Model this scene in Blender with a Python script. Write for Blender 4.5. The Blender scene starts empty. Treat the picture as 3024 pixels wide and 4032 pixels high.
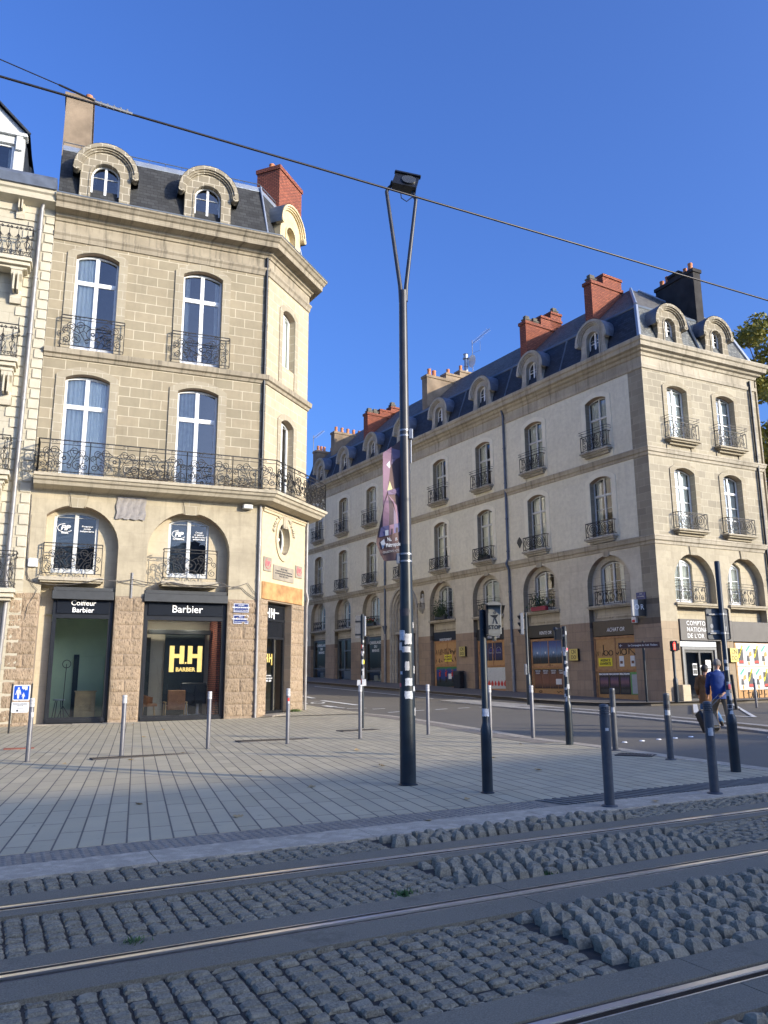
import bpy, math, random
from mathutils import Vector, Matrix, noise
from mathutils.geometry import tessellate_polygon
rnd = random.Random(7)
R = math.radians
scene = bpy.context.scene
COL = scene.collection

# ---------------------------------------------------------------- camera
cam_d = bpy.data.cameras.new('camera'); cam = bpy.data.objects.new('camera', cam_d); COL.objects.link(cam)
cam_d.sensor_fit = 'VERTICAL'; cam_d.sensor_height = 36.0; cam_d.lens = 3136.6 / 4032 * 36.0
cam_d.clip_start = 0.1; cam_d.clip_end = 2000
cam.location = (0, 0, 1.42)
_p, _r = R(11.892), R(-0.29)
_F = Vector((0, math.cos(_p), math.sin(_p))); _R0 = Vector((1, 0, 0)); _U0 = Vector((0, -math.sin(_p), math.cos(_p)))
_R = _R0 * math.cos(_r) + _U0 * math.sin(_r); _U = _U0 * math.cos(_r) - _R0 * math.sin(_r)
_m = Matrix((_R, _U, -_F)).transposed()
cam.rotation_euler = _m.to_euler()
scene.camera = cam

# ---------------------------------------------------------------- sky, sun, exposure
SUN_EL, SUN_AZ = 16.0, 118.0          # azimuth clockwise from +Y
scene.world = bpy.data.worlds.new('World'); scene.world.use_nodes = True
wt = scene.world.node_tree; wt.nodes.clear()
sky = wt.nodes.new('ShaderNodeTexSky'); sky.sky_type = 'NISHITA'; sky.sun_disc = False
sky.sun_elevation = R(SUN_EL); sky.sun_rotation = R(SUN_AZ)
sky.air_density = 1.0; sky.dust_density = 5.0; sky.ozone_density = 8.0; sky.altitude = 50
bg = wt.nodes.new('ShaderNodeBackground'); bg.inputs[1].default_value = 0.15
wo = wt.nodes.new('ShaderNodeOutputWorld')
hs = wt.nodes.new('ShaderNodeHueSaturation'); hs.inputs['Hue'].default_value = .510; hs.inputs['Saturation'].default_value = 1.02; hs.inputs['Value'].default_value = 1.0
wt.links.new(sky.outputs[0], hs.inputs['Color']); wt.links.new(hs.outputs[0], bg.inputs[0]); wt.links.new(bg.outputs[0], wo.inputs[0])
sun_d = bpy.data.lights.new('sun', 'SUN'); sun_d.energy = 2.4; sun_d.angle = R(0.5); sun_d.color = (1.0, 0.87, 0.66)
sun = bpy.data.objects.new('sun', sun_d); COL.objects.link(sun)
sd = Vector((math.sin(R(SUN_AZ)) * math.cos(R(SUN_EL)), math.cos(R(SUN_AZ)) * math.cos(R(SUN_EL)), math.sin(R(SUN_EL))))
sun.rotation_euler = sd.to_track_quat('Z', 'Y').to_euler(); sun.location = (30, -30, 30)
scene.view_settings.view_transform = 'Standard'; scene.view_settings.look = 'None'
scene.view_settings.exposure = 1.35; scene.view_settings.gamma = 1.0
scene.render.resolution_x = 768; scene.render.resolution_y = 1024

# ---------------------------------------------------------------- helpers
def zg(x, y):
    d = -.362 * (x + 4.5) + .932 * (y - 29.1)
    return .012 * x + .0066 * y - .04 + .0375 * max(0.0, d)

def tag(o, label=None, cat=None, group=None, kind=None):
    if label: o['label'] = label
    if cat: o['category'] = cat
    if group: o['group'] = group
    if kind: o['kind'] = kind
    return o

def thing(name, label, cat, loc, group=None, rz=0):
    o = bpy.data.objects.new(name, None); COL.objects.link(o)
    o.location = loc; o.rotation_euler = (0, 0, rz); o.empty_display_size = .2
    return tag(o, label, cat, group)

def wm(o):
    m = o.matrix_basis.copy()
    while o.parent is not None: o = o.parent; m = o.matrix_basis @ m
    return m

class MB:
    def __init__(s): s.v = []; s.f = []; s.uv = []; s.mi = []; s.cur = 0; s.sm = False
    def face(s, pts, uv=None):
        n = len(s.v); s.v.extend([tuple(p) for p in pts]); s.f.append(tuple(range(n, n + len(pts)))); s.uv.append(uv); s.mi.append(s.cur)
    def mesh(s, vs, fs):
        n = len(s.v); s.v.extend([tuple(p) for p in vs])
        for f in fs: s.f.append(tuple(i + n for i in f)); s.uv.append(None); s.mi.append(s.cur)
    def box(s, x0, x1, y0, y1, z0, z1):
        vs = [(x0,y0,z0),(x1,y0,z0),(x1,y1,z0),(x0,y1,z0),(x0,y0,z1),(x1,y0,z1),(x1,y1,z1),(x0,y1,z1)]
        s.mesh(vs, [(0,3,2,1),(4,5,6,7),(0,1,5,4),(1,2,6,5),(2,3,7,6),(3,0,4,7)])
    def bbox(s, x0, x1, y0, y1, z0, z1, b=.01):       # box with chamfered vertical+top edges
        a = [(x0+b,y0),(x1-b,y0),(x1,y0+b),(x1,y1-b),(x1-b,y1),(x0+b,y1),(x0,y1-b),(x0,y0+b)]
        t = [(x0+2*b,y0+b),(x1-2*b,y0+b),(x1-b,y0+2*b),(x1-b,y1-2*b),(x1-2*b,y1-b),(x0+2*b,y1-b),(x0+b,y1-2*b),(x0+b,y0+2*b)]
        vs = [(*p, z0) for p in a] + [(*p, z1-b) for p in a] + [(*p, z1) for p in t]
        fs = [tuple(range(7,-1,-1)), tuple(range(16,24))]
        for k in range(8):
            j = (k+1) % 8; fs += [(k,j,j+8,k+8),(k+8,j+8,j+16,k+16)]
        s.mesh(vs, fs)
    def fill(s, outer, holes=(), y=0.0, flip=False):   # polygon in the x-z plane facing -y
        loops = [[Vector((p[0], p[1], 0)) for p in outer]] + [[Vector((p[0], p[1], 0)) for p in h] for h in holes]
        pts = [p for l in loops for p in l]; n = len(s.v)
        s.v.extend([(p.x, y, p.y) for p in pts])
        for t in tessellate_polygon(loops):
            a, b, c = (pts[i] for i in t)
            ar = (b.x-a.x)*(c.y-a.y) - (b.y-a.y)*(c.x-a.x)
            if abs(ar) < 1e-9: continue
            t = tuple(t) if (ar > 0) != flip else tuple(reversed(t))
            s.f.append(tuple(i + n for i in t)); s.uv.append(None); s.mi.append(s.cur)
    def side(s, loop, y0, y1, closed=True, inward=True):
        n = len(loop)
        for i in range(n if closed else n-1):
            a, b = loop[i], loop[(i+1) % n]
            q = [(a[0],y0,a[1]),(b[0],y0,b[1]),(b[0],y1,b[1]),(a[0],y1,a[1])]
            if not inward: q.reverse()
            s.face(q)
    def prism(s, loop, y0, y1, back=False):            # solid outline from front y0 to back y1
        s.fill(loop, (), y0); s.side(loop, y0, y1, True, area2(loop) < 0)
        if back: s.fill(loop, (), y1, True)
    def ring(s, outer, inner, y0, y1):
        s.fill(outer, [inner], y0); s.side(outer, y0, y1, True, area2(outer) < 0); s.side(inner, y0, y1, True, area2(inner) > 0)
    def tube(s, pts, r, n=4, closed=False, r2=None, caps=True):
        pts = [Vector(p) for p in pts]; m = len(pts); base = len(s.v); N = None
        for i, p in enumerate(pts):
            t = (pts[(i+1) % m] - pts[i-1]) if closed else (pts[min(i+1, m-1)] - pts[max(i-1, 0)])
            if t.length < 1e-9: t = Vector((0,0,1))
            t.normalize()
            if N is None:
                N = Vector((0,1,0)) if abs(t.y) < .9 else Vector((1,0,0))
            N = (N - t * N.dot(t))
            if N.length < 1e-5: N = t.orthogonal()
            N.normalize(); B = t.cross(N)
            rr = r if r2 is None else r + (r2 - r) * i / (m-1)
            for k in range(n):
                a = 2*math.pi*k/n + math.pi/4
                s.v.append(tuple(p + N*(rr*math.cos(a)) + B*(rr*math.sin(a))))
        for i in range(m if closed else m-1):
            for k in range(n):
                a = base + i*n + k; b = base + i*n + (k+1) % n; c = base + ((i+1) % m)*n
                s.f.append((a, b, c + (k+1) % n, c + k)); s.uv.append(None); s.mi.append(s.cur)
        if caps and not closed:
            s.f.append(tuple(base + k for k in range(n-1,-1,-1))); s.uv.append(None); s.mi.append(s.cur)
            s.f.append(tuple(base + (m-1)*n + k for k in range(n))); s.uv.append(None); s.mi.append(s.cur)
    def lathe(s, prof, n=16, c=(0,0,0), cap=True):
        base = len(s.v)
        for r, z in prof:
            for k in range(n):
                a = 2*math.pi*k/n; s.v.append((c[0]+r*math.cos(a), c[1]+r*math.sin(a), c[2]+z))
        for i in range(len(prof)-1):
            for k in range(n):
                a = base+i*n+k; b = base+i*n+(k+1) % n
                s.f.append((a, b, b+n, a+n)); s.uv.append(None); s.mi.append(s.cur)
        if cap:
            s.f.append(tuple(base+(len(prof)-1)*n+k for k in range(n))); s.uv.append(None); s.mi.append(s.cur)
            s.f.append(tuple(base+k for k in range(n-1,-1,-1))); s.uv.append(None); s.mi.append(s.cur)
    def build(s, name, mat, parent=None, M=None, smooth=None, loc=None, local=False):
        """vertices are in the frame M (default world); local=True keeps them in M's frame as a template."""
        me = bpy.data.meshes.new(name)
        v = [Vector(p) for p in s.v]; f = s.f
        uvs = []
        for fi, fc in enumerate(f):                    # box-projected UVs in metres, from the frame's own axes
            if s.uv[fi]: uvs.extend(s.uv[fi]); continue
            a, b, c = v[fc[0]], v[fc[1]], v[fc[2]]
            nn = (b-a).cross(c-a)
            if len(fc) > 3 and nn.length < 1e-10: nn = (c-a).cross(v[fc[3]]-a)
            ax, ay, az = abs(nn.x), abs(nn.y), abs(nn.z)
            for i in fc:
                p = v[i]
                uvs.append((p.x, p.z) if ay >= ax and ay >= az else ((p.y, p.z) if ax >= az else (p.x, p.y)))
        if not local:
            if M is not None: v = [M @ p for p in v]
            if parent is not None:
                iv = wm(parent).inverted(); v = [iv @ p for p in v]
            elif loc is not None: v = [p - Vector(loc) for p in v]
        me.from_pydata(v, [], f)
        ul = me.uv_layers.new(name='UVMap')
        ul.data.foreach_set('uv', [c for u in uvs for c in u])
        mats = mat if isinstance(mat, (list, tuple)) else [mat]
        for m_ in mats: me.materials.append(m_)
        if len(mats) > 1: me.polygons.foreach_set('material_index', s.mi)
        if smooth is not None:
            me.polygons.foreach_set('use_smooth', [True]*len(me.polygons))
            if smooth < 180: me.set_sharp_from_angle(angle=R(smooth))
        me.update()
        if local == 'mesh': return me
        o = bpy.data.objects.new(name, me); COL.objects.link(o)
        if parent is not None: o.parent = parent
        elif loc is not None: o.location = loc
        return o

def inst(name, me, parent, M):
    """link a mesh as an object; M is world-space, or None to sit in its parent's frame"""
    o = bpy.data.objects.new(name, me); COL.objects.link(o); o.parent = parent
    if M is not None: o.matrix_basis = (wm(parent).inverted() @ M) if parent is not None else M
    return o

def area2(l): return sum(l[i][0]*l[(i+1) % len(l)][1] - l[(i+1) % len(l)][0]*l[i][1] for i in range(len(l)))

def FM(p, xd):                                        # facade frame: x right as seen from the street, y inward, z up
    xd = Vector((xd[0], xd[1], 0)).normalized(); yd = Vector((-xd.y, xd.x, 0))
    m = Matrix.Identity(4)
    for i in range(3): m[i][0] = xd[i]; m[i][1] = yd[i]; m[i][2] = (0,0,1)[i]
    m[0][3] = p[0]; m[1][3] = p[1]; m[2][3] = 0
    return m
def T(x, y=0, z=0): return Matrix.Translation((x, y, z))
def az(a): return Vector((math.sin(R(a)), math.cos(R(a)), 0))

def arch(xc, w, z0, zs, rise, n=10, x0=None, x1=None):
    """opening outline, counter-clockwise from bottom-left; segmental or full arch on top; may be cut at x0/x1"""
    a, b = xc - w/2, xc + w/2
    pts = [(b, z0)]
    if rise <= 0: pts += [(b, zs), (a, zs)]
    else:
        if rise <= w/2 + 1e-6:
            r = (w*w/4 + rise*rise) / (2*rise); th = math.asin(min(1, w/2/r)); zc = zs + rise - r
            for i in range(n+1):
                t = th - 2*th*i/n; pts.append((xc + r*math.sin(t), zc + r*math.cos(t)))
        else:
            for i in range(n+1):
                t = math.pi*i/n; pts.append((xc + w/2*math.cos(t), zs + rise*math.sin(t)))
    pts.append((a, z0))
    lo = -1e9 if x0 is None else x0; hi = 1e9 if x1 is None else x1
    out = []
    def cl(pts, f):                                   # clip against a vertical line
        res = []
        for i in range(len(pts)):
            p, q = pts[i], pts[(i+1) % len(pts)]
            fp, fq = f(p), f(q)
            if fp >= 0: res.append(p)
            if (fp < 0) != (fq < 0):
                t = fp/(fp-fq); res.append((p[0]+(q[0]-p[0])*t, p[1]+(q[1]-p[1])*t))
        return res
    if x0 is not None: pts = cl(pts, lambda p: p[0]-x0)
    if x1 is not None: pts = cl(pts, lambda p: x1-p[0])
    return pts

def offset_line(pl, d):                               # right-hand offset of an open polyline, mitred
    pl = [Vector((p[0], p[1])) for p in pl]; out = []
    for i, p in enumerate(pl):
        ns = []
        if i > 0: t = (p - pl[i-1]).normalized(); ns.append(Vector((t.y, -t.x)))
        if i < len(pl)-1: t = (pl[i+1] - p).normalized(); ns.append(Vector((t.y, -t.x)))
        if len(ns) == 1: out.append(p + ns[0]*d)
        else:
            b = (ns[0]+ns[1]); b = b / b.dot(ns[0]) if abs(b.dot(ns[0])) > 1e-6 else ns[0]
            out.append(p + b*d)
    return out

def sweep(mb, prof, pl, capends=True):                # profile (out, z) carried along a plan polyline with mitred corners
    rows = [offset_line(pl, o) for o, z in prof]
    s = [0.0]
    for i in range(1, len(pl)): s.append(s[-1] + (Vector(pl[i][:2]) - Vector(pl[i-1][:2])).length)
    t = [0.0]
    for i in range(1, len(prof)): t.append(t[-1] + math.hypot(prof[i][0]-prof[i-1][0], prof[i][1]-prof[i-1][1]))
    for i in range(len(prof)-1):
        for j in range(len(pl)-1):
            a, b, c, d = rows[i][j], rows[i][j+1], rows[i+1][j+1], rows[i+1][j]
            z0, z1 = prof[i][1], prof[i+1][1]
            mb.face([(a.x,a.y,z0),(b.x,b.y,z0),(c.x,c.y,z1),(d.x,d.y,z1)], [(s[j],t[i]),(s[j+1],t[i]),(s[j+1],t[i+1]),(s[j],t[i+1])])
    if capends:
        for j, rev in ((0, False), (-1, True)):
            ps = [(rows[i][j].x, rows[i][j].y, prof[i][1]) for i in range(len(prof))]
            if rev: ps.reverse()
            mb.face(ps)

_txt = {}
def text_obj(s, size, parent, M, mat, name='lettering', align='CENTER', shear=0, ext=.004, off=0.0, sx=1.0, space=1.0):
    """raised letters; M places the frame whose x is the reading direction, z up; letters face -y"""
    cu = bpy.data.curves.new(name, 'FONT'); cu.body = s; cu.size = size; cu.align_x = align; cu.align_y = 'CENTER'
    cu.extrude = ext; cu.shear = shear; cu.offset = off; cu.space_character = space; cu.resolution_u = 3
    o = bpy.data.objects.new(name, cu); COL.objects.link(o)
    dg = bpy.context.evaluated_depsgraph_get(); dg.update()
    me = bpy.data.meshes.new_from_object(o.evaluated_get(dg), depsgraph=dg)
    bpy.data.objects.remove(o); bpy.data.curves.remove(cu)
    me.transform(Matrix.Rotation(R(90), 4, 'X') @ Matrix.Diagonal((sx, 1, 1, 1)))
    me.materials.clear(); me.materials.append(mat)
    r = bpy.data.objects.new(name, me); COL.objects.link(r); r.parent = parent
    r.matrix_basis = (wm(parent).inverted() @ M) if parent is not None else M
    return r

# ---------------------------------------------------------------- materials
def newmat(name):
    m = bpy.data.materials.new(name); m.use_nodes = True
    nt = m.node_tree; b = nt.nodes['Principled BSDF']; return m, nt, b
def nd(nt, typ, **kw):
    n = nt.nodes.new(typ)
    for k, v in kw.items():
        if k.startswith('i_'):
            key = k[2:].replace('_', ' ')
            n.inputs[int(key) if key.isdigit() else key].default_value = v
        else: setattr(n, k, v)
    return n
def c4(c): return (c[0], c[1], c[2], 1)
def lk(nt, a, b): nt.links.new(a, b)
def mix(nt, fac, a, b, mode='MIX'):
    n = nt.nodes.new('ShaderNodeMix'); n.data_type = 'RGBA'; n.blend_type = mode
    for s_, v in ((n.inputs[0], fac), (n.inputs[6], a), (n.inputs[7], b)):
        if hasattr(v, 'is_linked') or hasattr(v, 'links'): lk(nt, v, s_)
        elif isinstance(v, (int, float)): s_.default_value = v
        else: s_.default_value = c4(v)
    return n.outputs[2]
def math_(nt, op, a, b=None, clamp=False):
    n = nt.nodes.new('ShaderNodeMath'); n.operation = op; n.use_clamp = clamp
    for i, v in ((0, a), (1, b)):
        if v is None: continue
        if hasattr(v, 'links'): lk(nt, v, n.inputs[i])
        else: n.inputs[i].default_value = v
    return n.outputs[0]
def ramp(nt, fac, stops):
    n = nt.nodes.new('ShaderNodeValToRGB'); e = n.color_ramp.elements
    while len(e) < len(stops): e.new(.5)
    for i, (p, c) in enumerate(stops):
        e[i].position = p; e[i].color = c4(c) if not isinstance(c, (int, float)) else (c, c, c, 1)
    lk(nt, fac, n.inputs[0]); return n.outputs[0]
def coords(nt, kind='UV', scale=(1,1,1), rot=(0,0,0), loc=(0,0,0)):
    tc = nt.nodes.new('ShaderNodeTexCoord'); mp = nt.nodes.new('ShaderNodeMapping')
    mp.inputs['Scale'].default_value = scale; mp.inputs['Rotation'].default_value = rot; mp.inputs['Location'].default_value = loc
    lk(nt, tc.outputs[kind], mp.inputs[0]); return mp.outputs[0]
def nz(nt, co, scale, detail=4, rough=.55):
    n = nd(nt, 'ShaderNodeTexNoise', i_Scale=scale, i_Detail=detail, i_Roughness=rough); lk(nt, co, n.inputs['Vector']); return n.outputs['Fac']
def bump(nt, b, h, strength=.3, dist=.01, prev=None):
    n = nd(nt, 'ShaderNodeBump', i_Strength=strength, i_Distance=dist); lk(nt, h, n.inputs['Height'])
    if prev is not None: lk(nt, prev, n.inputs['Normal'])
    lk(nt, n.outputs[0], b.inputs['Normal']); return n.outputs[0]

def plain(name, col, rough=.6, metal=0.0, var=.12, scale=6.0, bmp=.0, bscale=60, spec=.5, coord='Object', dirt=0.0):
    m, nt, b = newmat(name); co = coords(nt, coord)
    f = nz(nt, co, scale, 5)
    c = mix(nt, ramp(nt, f, [(.3, 0.0), (.7, 1.0)]), [x*(1-var) for x in col], [min(1, x*(1+var)) for x in col])
    if dirt:
        f2 = nz(nt, co, scale*.35, 6, .7); c = mix(nt, ramp(nt, f2, [(.5, 0.0), (.72, dirt)]), c, [x*.35 for x in col])
    lk(nt, c, b.inputs['Base Color']); b.inputs['Roughness'].default_value = rough; b.inputs['Metallic'].default_value = metal
    b.inputs['Specular IOR Level'].default_value = spec
    if bmp: bump(nt, b, nz(nt, co, bscale, 3), bmp, .01)
    return m

def ashlar_nodes(nt, co, c1, c2, mortar, bw, bh, ms, msm=.1, off=.5, bias=0.0):
    br = nd(nt, 'ShaderNodeTexBrick', offset=off, offset_frequency=2, squash=1.0)
    br.inputs['Scale'].default_value = 1.0; br.inputs['Brick Width'].default_value = bw; br.inputs['Row Height'].default_value = bh
    br.inputs['Mortar Size'].default_value = ms; br.inputs['Mortar Smooth'].default_value = msm; br.inputs['Bias'].default_value = bias
    br.inputs['Color1'].default_value = c4(c1); br.inputs['Color2'].default_value = c4(c2); br.inputs['Mortar'].default_value = c4(mortar)
    lk(nt, co, br.inputs['Vector']); return br.outputs['Color'], br.outputs['Fac']

def warp(nt, co, amt, scale):                          # irregular joints: nudge coordinates with noise
    n = nd(nt, 'ShaderNodeTexNoise', i_Scale=scale, i_Detail=2.0); lk(nt, co, n.inputs['Vector'])
    s = nd(nt, 'ShaderNodeVectorMath', operation='SUBTRACT'); lk(nt, n.outputs['Color'], s.inputs[0]); s.inputs[1].default_value = (.5,.5,.5)
    k = nd(nt, 'ShaderNodeVectorMath', operation='SCALE'); lk(nt, s.outputs[0], k.inputs[0]); k.inputs['Scale'].default_value = amt
    a = nd(nt, 'ShaderNodeVectorMath', operation='ADD'); lk(nt, co, a.inputs[0]); lk(nt, k.outputs[0], a.inputs[1]); return a.outputs[0]

def weather(nt, col, co, amt=.35, dark=(.12,.10,.07)):
    f = nz(nt, co, .55, 8, .65); g = nz(nt, co, 5.0, 6, .6)
    c = mix(nt, ramp(nt, f, [(.42, 0.0), (.75, amt)]), col, dark)
    return mix(nt, ramp(nt, g, [(.35, 0.0), (.65, .16)]), c, [x*1.5 for x in dark])

def streaks(nt, col, amt, dark=(.05,.045,.035), sx=3.0):
    co = coords(nt, 'UV', (sx, .25, 1)); f = nz(nt, co, 1.6, 6, .7)
    return mix(nt, ramp(nt, f, [(.5, 0.0), (.72, amt)]), col, dark)

def stone(name, c1, c2, mortar, bw=.62, bh=.31, ms=.012, wz=None, wamt=.3, bmp=.35, rockbump=0.0, wrp=.02, st=.12):
    m, nt, b = newmat(name); co = coords(nt, 'UV')
    col, fac = ashlar_nodes(nt, warp(nt, co, wrp, 3.0), c1, c2, mortar, bw, bh, ms)
    col = weather(nt, col, co, wamt); col = streaks(nt, col, st)
    lk(nt, col, b.inputs['Base Color']); b.inputs['Roughness'].default_value = .92; b.inputs['Specular IOR Level'].default_value = .2
    h = math_(nt, 'SUBTRACT', math_(nt, 'MULTIPLY', nz(nt, co, 22, 6, .6), .35), fac)
    p = bump(nt, b, h, bmp, .012)
    if rockbump:
        cs = coords(nt, 'UV', (26, 7, 1)); g_ = nz(nt, cs, 1.0, 3, .6); col = mix(nt, ramp(nt, g_, [(.36, .75), (.48, 0.0)]), col, [x*.36 for x in c2])
        lk(nt, col, b.inputs['Base Color']); p = bump(nt, b, g_, 1.0, .03, p); bump(nt, b, nz(nt, co, 9, 5, .65), rockbump, .05, p)
    return m

def zones(name, spec):
    """wall material whose stone changes with height above the pavement (UV v in metres); spec = [(z_upto, kind, args)]"""
    m, nt, b = newmat(name); co = coords(nt, 'UV'); sep = nd(nt, 'ShaderNodeSeparateXYZ'); lk(nt, co, sep.inputs[0])
    col = None; hh = None
    for z, a in spec:
        c, fac = ashlar_nodes(nt, warp(nt, co, a.get('warp', .02), 3.0), a['c1'], a['c2'], a['m'], a['bw'], a['bh'], a['ms'])
        c = weather(nt, c, co, a.get('w', .3)); c = streaks(nt, c, a.get('st', .12))
        h = math_(nt, 'SUBTRACT', math_(nt, 'MULTIPLY', nz(nt, co, a.get('rs', 22), 6, .62), a.get('rock', .35)), math_(nt, 'MULTIPLY', fac, a.get('mb', 1.0)))
        if col is None: col, hh = c, h
        else:
            t = math_(nt, 'GREATER_THAN', sep.outputs[1], z)
            col = mix(nt, t, col, c)
            mm = nt.nodes.new('ShaderNodeMix'); mm.data_type = 'FLOAT'; lk(nt, t, mm.inputs[0]); lk(nt, hh, mm.inputs[2]); lk(nt, h, mm.inputs[3]); hh = mm.outputs[0]
    return m, nt, b, col, hh, sep, co
def zfin(m, nt, b, col, hh, s=.4, d=.014):
    lk(nt, col, b.inputs['Base Color']); b.inputs['Roughness'].default_value = .92; b.inputs['Specular IOR Level'].default_value = .2
    bump(nt, b, hh, s, d); return m

def glass_mat(name, tint=(.9,.95,.93), refl=.12, rough=.0):
    m = bpy.data.materials.new(name); m.use_nodes = True; nt = m.node_tree; nt.nodes.clear()
    tr = nd(nt, 'ShaderNodeBsdfTransparent'); tr.inputs[0].default_value = c4(tint)
    gl = nd(nt, 'ShaderNodeBsdfGlossy', i_Roughness=rough); gl.inputs[0].default_value = (1,1,1,1)
    fr = nd(nt, 'ShaderNodeFresnel', i_IOR=1.5)
    f = math_(nt, 'ADD', math_(nt, 'MULTIPLY', fr.outputs[0], 1.6), refl, True)
    co = coords(nt, 'Object'); n = nz(nt, co, 1.3, 2)
    bp = nd(nt, 'ShaderNodeBump', i_Strength=.12, i_Distance=.02); lk(nt, n, bp.inputs['Height']); lk(nt, bp.outputs[0], gl.inputs['Normal'])
    mx = nt.nodes.new('ShaderNodeMixShader'); lk(nt, f, mx.inputs[0]); lk(nt, tr.outputs[0], mx.inputs[1]); lk(nt, gl.outputs[0], mx.inputs[2])
    o = nt.nodes.new('ShaderNodeOutputMaterial'); lk(nt, mx.outputs[0], o.inputs[0]); return m

MT = {}
MT['trimA'] = stone('weathered_moulding', (.37,.32,.235), (.36,.31,.23), (.50,.44,.33), 1.1, .8, .006, wamt=.65, bmp=.25, st=.8)
MT['balc'] = stone('balcony_stone', (.52,.46,.35), (.46,.41,.31), (.40,.35,.27), 1.2, .8, .006, wamt=.3, bmp=.25, st=.35)
MT['surround'] = stone('surround_stone', (.39,.34,.245), (.35,.305,.22), (.52,.47,.37), .5, .33, .009, wamt=.25, st=.08)
MT['facet'] = stone('pale_cut_stone', (.56,.48,.33), (.53,.45,.31), (.50,.43,.31), 1.4, .7, .004, wamt=.15, st=.05)
MT['dormA'] = stone('dormer_stone', (.30,.26,.19), (.25,.22,.165), (.52,.47,.37), .42, .3, .016, wamt=.35, st=.2)
MT['dormB'] = stone('grey_dormer_stone', (.50,.46,.38), (.42,.39,.33), (.55,.51,.43), .42, .3, .01, wamt=.6, st=.5)
MT['trimB'] = stone('band_stone', (.49,.435,.335), (.43,.385,.30), (.49,.445,.35), .9, .6, .006, wamt=.5, st=.6)
MT['blind'] = plain('cream_render', (.55,.45,.27), .9, var=.2, scale=1.5, bmp=.1)
MT['iron'] = plain('wrought_iron', (.012,.011,.011), .6, .0, var=.4, scale=30)
MT['white'] = plain('white_paint', (.78,.79,.78), .35, var=.04, scale=3)
MT['greyw'] = plain('grey_white_paint', (.56,.57,.55), .5, var=.08, scale=4)
MT['curtain'] = plain('curtain_cloth', (.85,.85,.80), .9, var=.05)
MT['curtaind'] = plain('dark_curtain', (.34,.36,.36), .9, var=.15)
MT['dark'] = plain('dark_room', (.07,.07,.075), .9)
MT['zinc'] = plain('zinc', (.34,.37,.41), .45, .55, var=.12, scale=2, dirt=.3)
MT['zincd'] = plain('dark_zinc', (.13,.15,.17), .5, .4, var=.2, scale=2)
MT['terra'] = plain('terracotta', (.50,.20,.09), .8, var=.2, scale=5)
MT['glass'] = glass_mat('window_glass', (.82,.86,.86), refl=.05)
MT['glassd'] = glass_mat('shop_glass', (.90,.94,.92), refl=.02)
MT['glassm'] = glass_mat('dormer_glass', (.45,.5,.55), refl=.05)
MT['anth'] = plain('anthracite_metal', (.018,.02,.024), .35, .2, var=.2, scale=5)
MT['lett'] = plain('white_letter', (.85,.85,.83), .6, var=.02)
MT['gold'] = plain('gold_letter', (.62,.46,.13), .5, var=.05)
MT['bluegrey'] = plain('blue_grey_pipe', (.11,.13,.17), .5, .3, var=.25, scale=3)
MT['pipe'] = plain('grey_pipe', (.28,.27,.26), .5, .4, var=.15, scale=3)

def slate(name, base, var=.25, bw=.22, bh=.115, rough=.55, lich=0.0):
    m, nt, b = newmat(name); co = coords(nt, 'UV')
    br = nd(nt, 'ShaderNodeTexBrick', offset=.5, offset_frequency=2)
    for k, v in (('Scale', 1.0), ('Brick Width', bw), ('Row Height', bh), ('Mortar Size', .009), ('Mortar Smooth', .1), ('Bias', 0.0)): br.inputs[k].default_value = v
    br.inputs['Color1'].default_value = c4([x*(1-var) for x in base]); br.inputs['Color2'].default_value = c4([x*(1+var*1.6) for x in base]); br.inputs['Mortar'].default_value = c4([x*.25 for x in base])
    lk(nt, warp(nt, co, .012, 6), br.inputs['Vector'])
    c = br.outputs['Color']
    f = nz(nt, co, .8, 6, .6); c = mix(nt, ramp(nt, f, [(.4, 0.0), (.7, .35)]), c, [x*1.9 for x in base])
    if lich:
        f = nz(nt, co, 7, 6, .7); c = mix(nt, ramp(nt, f, [(.52, 0.0), (.62, lich)]), c, (.30,.29,.24))
    lk(nt, c, b.inputs['Base Color']); b.inputs['Roughness'].default_value = rough
    # each slate tilts a little: sawtooth height per course
    sep = nd(nt, 'ShaderNodeSeparateXYZ'); lk(nt, co, sep.inputs[0])
    saw = math_(nt, 'FRACT', math_(nt, 'DIVIDE', sep.outputs[1], bh))
    h = math_(nt, 'SUBTRACT', math_(nt, 'MULTIPLY', saw, -.8), br.outputs['Fac'])
    bump(nt, b, h, .5, .008); return m
MT['slateA'] = slate('slate_dark', (.026,.027,.028), .38, .27, .15, .8)
MT['slateB'] = slate('slate_blue', (.018,.024,.036), .35, .24, .14, .75)
MT['slateC'] = slate('slate_lichen', (.10,.105,.10), .35, .2, .12, .7, lich=.55)
MT['slateU'] = slate('slate_upper', (.085,.08,.075), .3, .22, .12, .8, lich=.4)

def brick(name, c1, c2, mo, bw=.22, bh=.075, ms=.009):
    m, nt, b = newmat(name); co = coords(nt, 'UV')
    c, f = ashlar_nodes(nt, co, c1, c2, mo, bw, bh, ms)
    c = weather(nt, c, co, .35, (.08,.03,.02))
    lk(nt, c, b.inputs['Base Color']); b.inputs['Roughness'].default_value = .9
    bump(nt, b, math_(nt, 'MULTIPLY', f, -1.0), .5, .01); return m
MT['brick'] = brick('red_brick', (.46,.135,.07), (.30,.08,.045), (.07,.03,.02), ms=.016)
MT['chim'] = plain('rendered_chimney', (.25,.19,.13), .95, var=.3, scale=1.2, bmp=.3, bscale=20, dirt=.5)
MT['sooty'] = plain('sooty_render', (.035,.032,.03), .95, var=.4, scale=1.5, bmp=.4, bscale=14)
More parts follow.
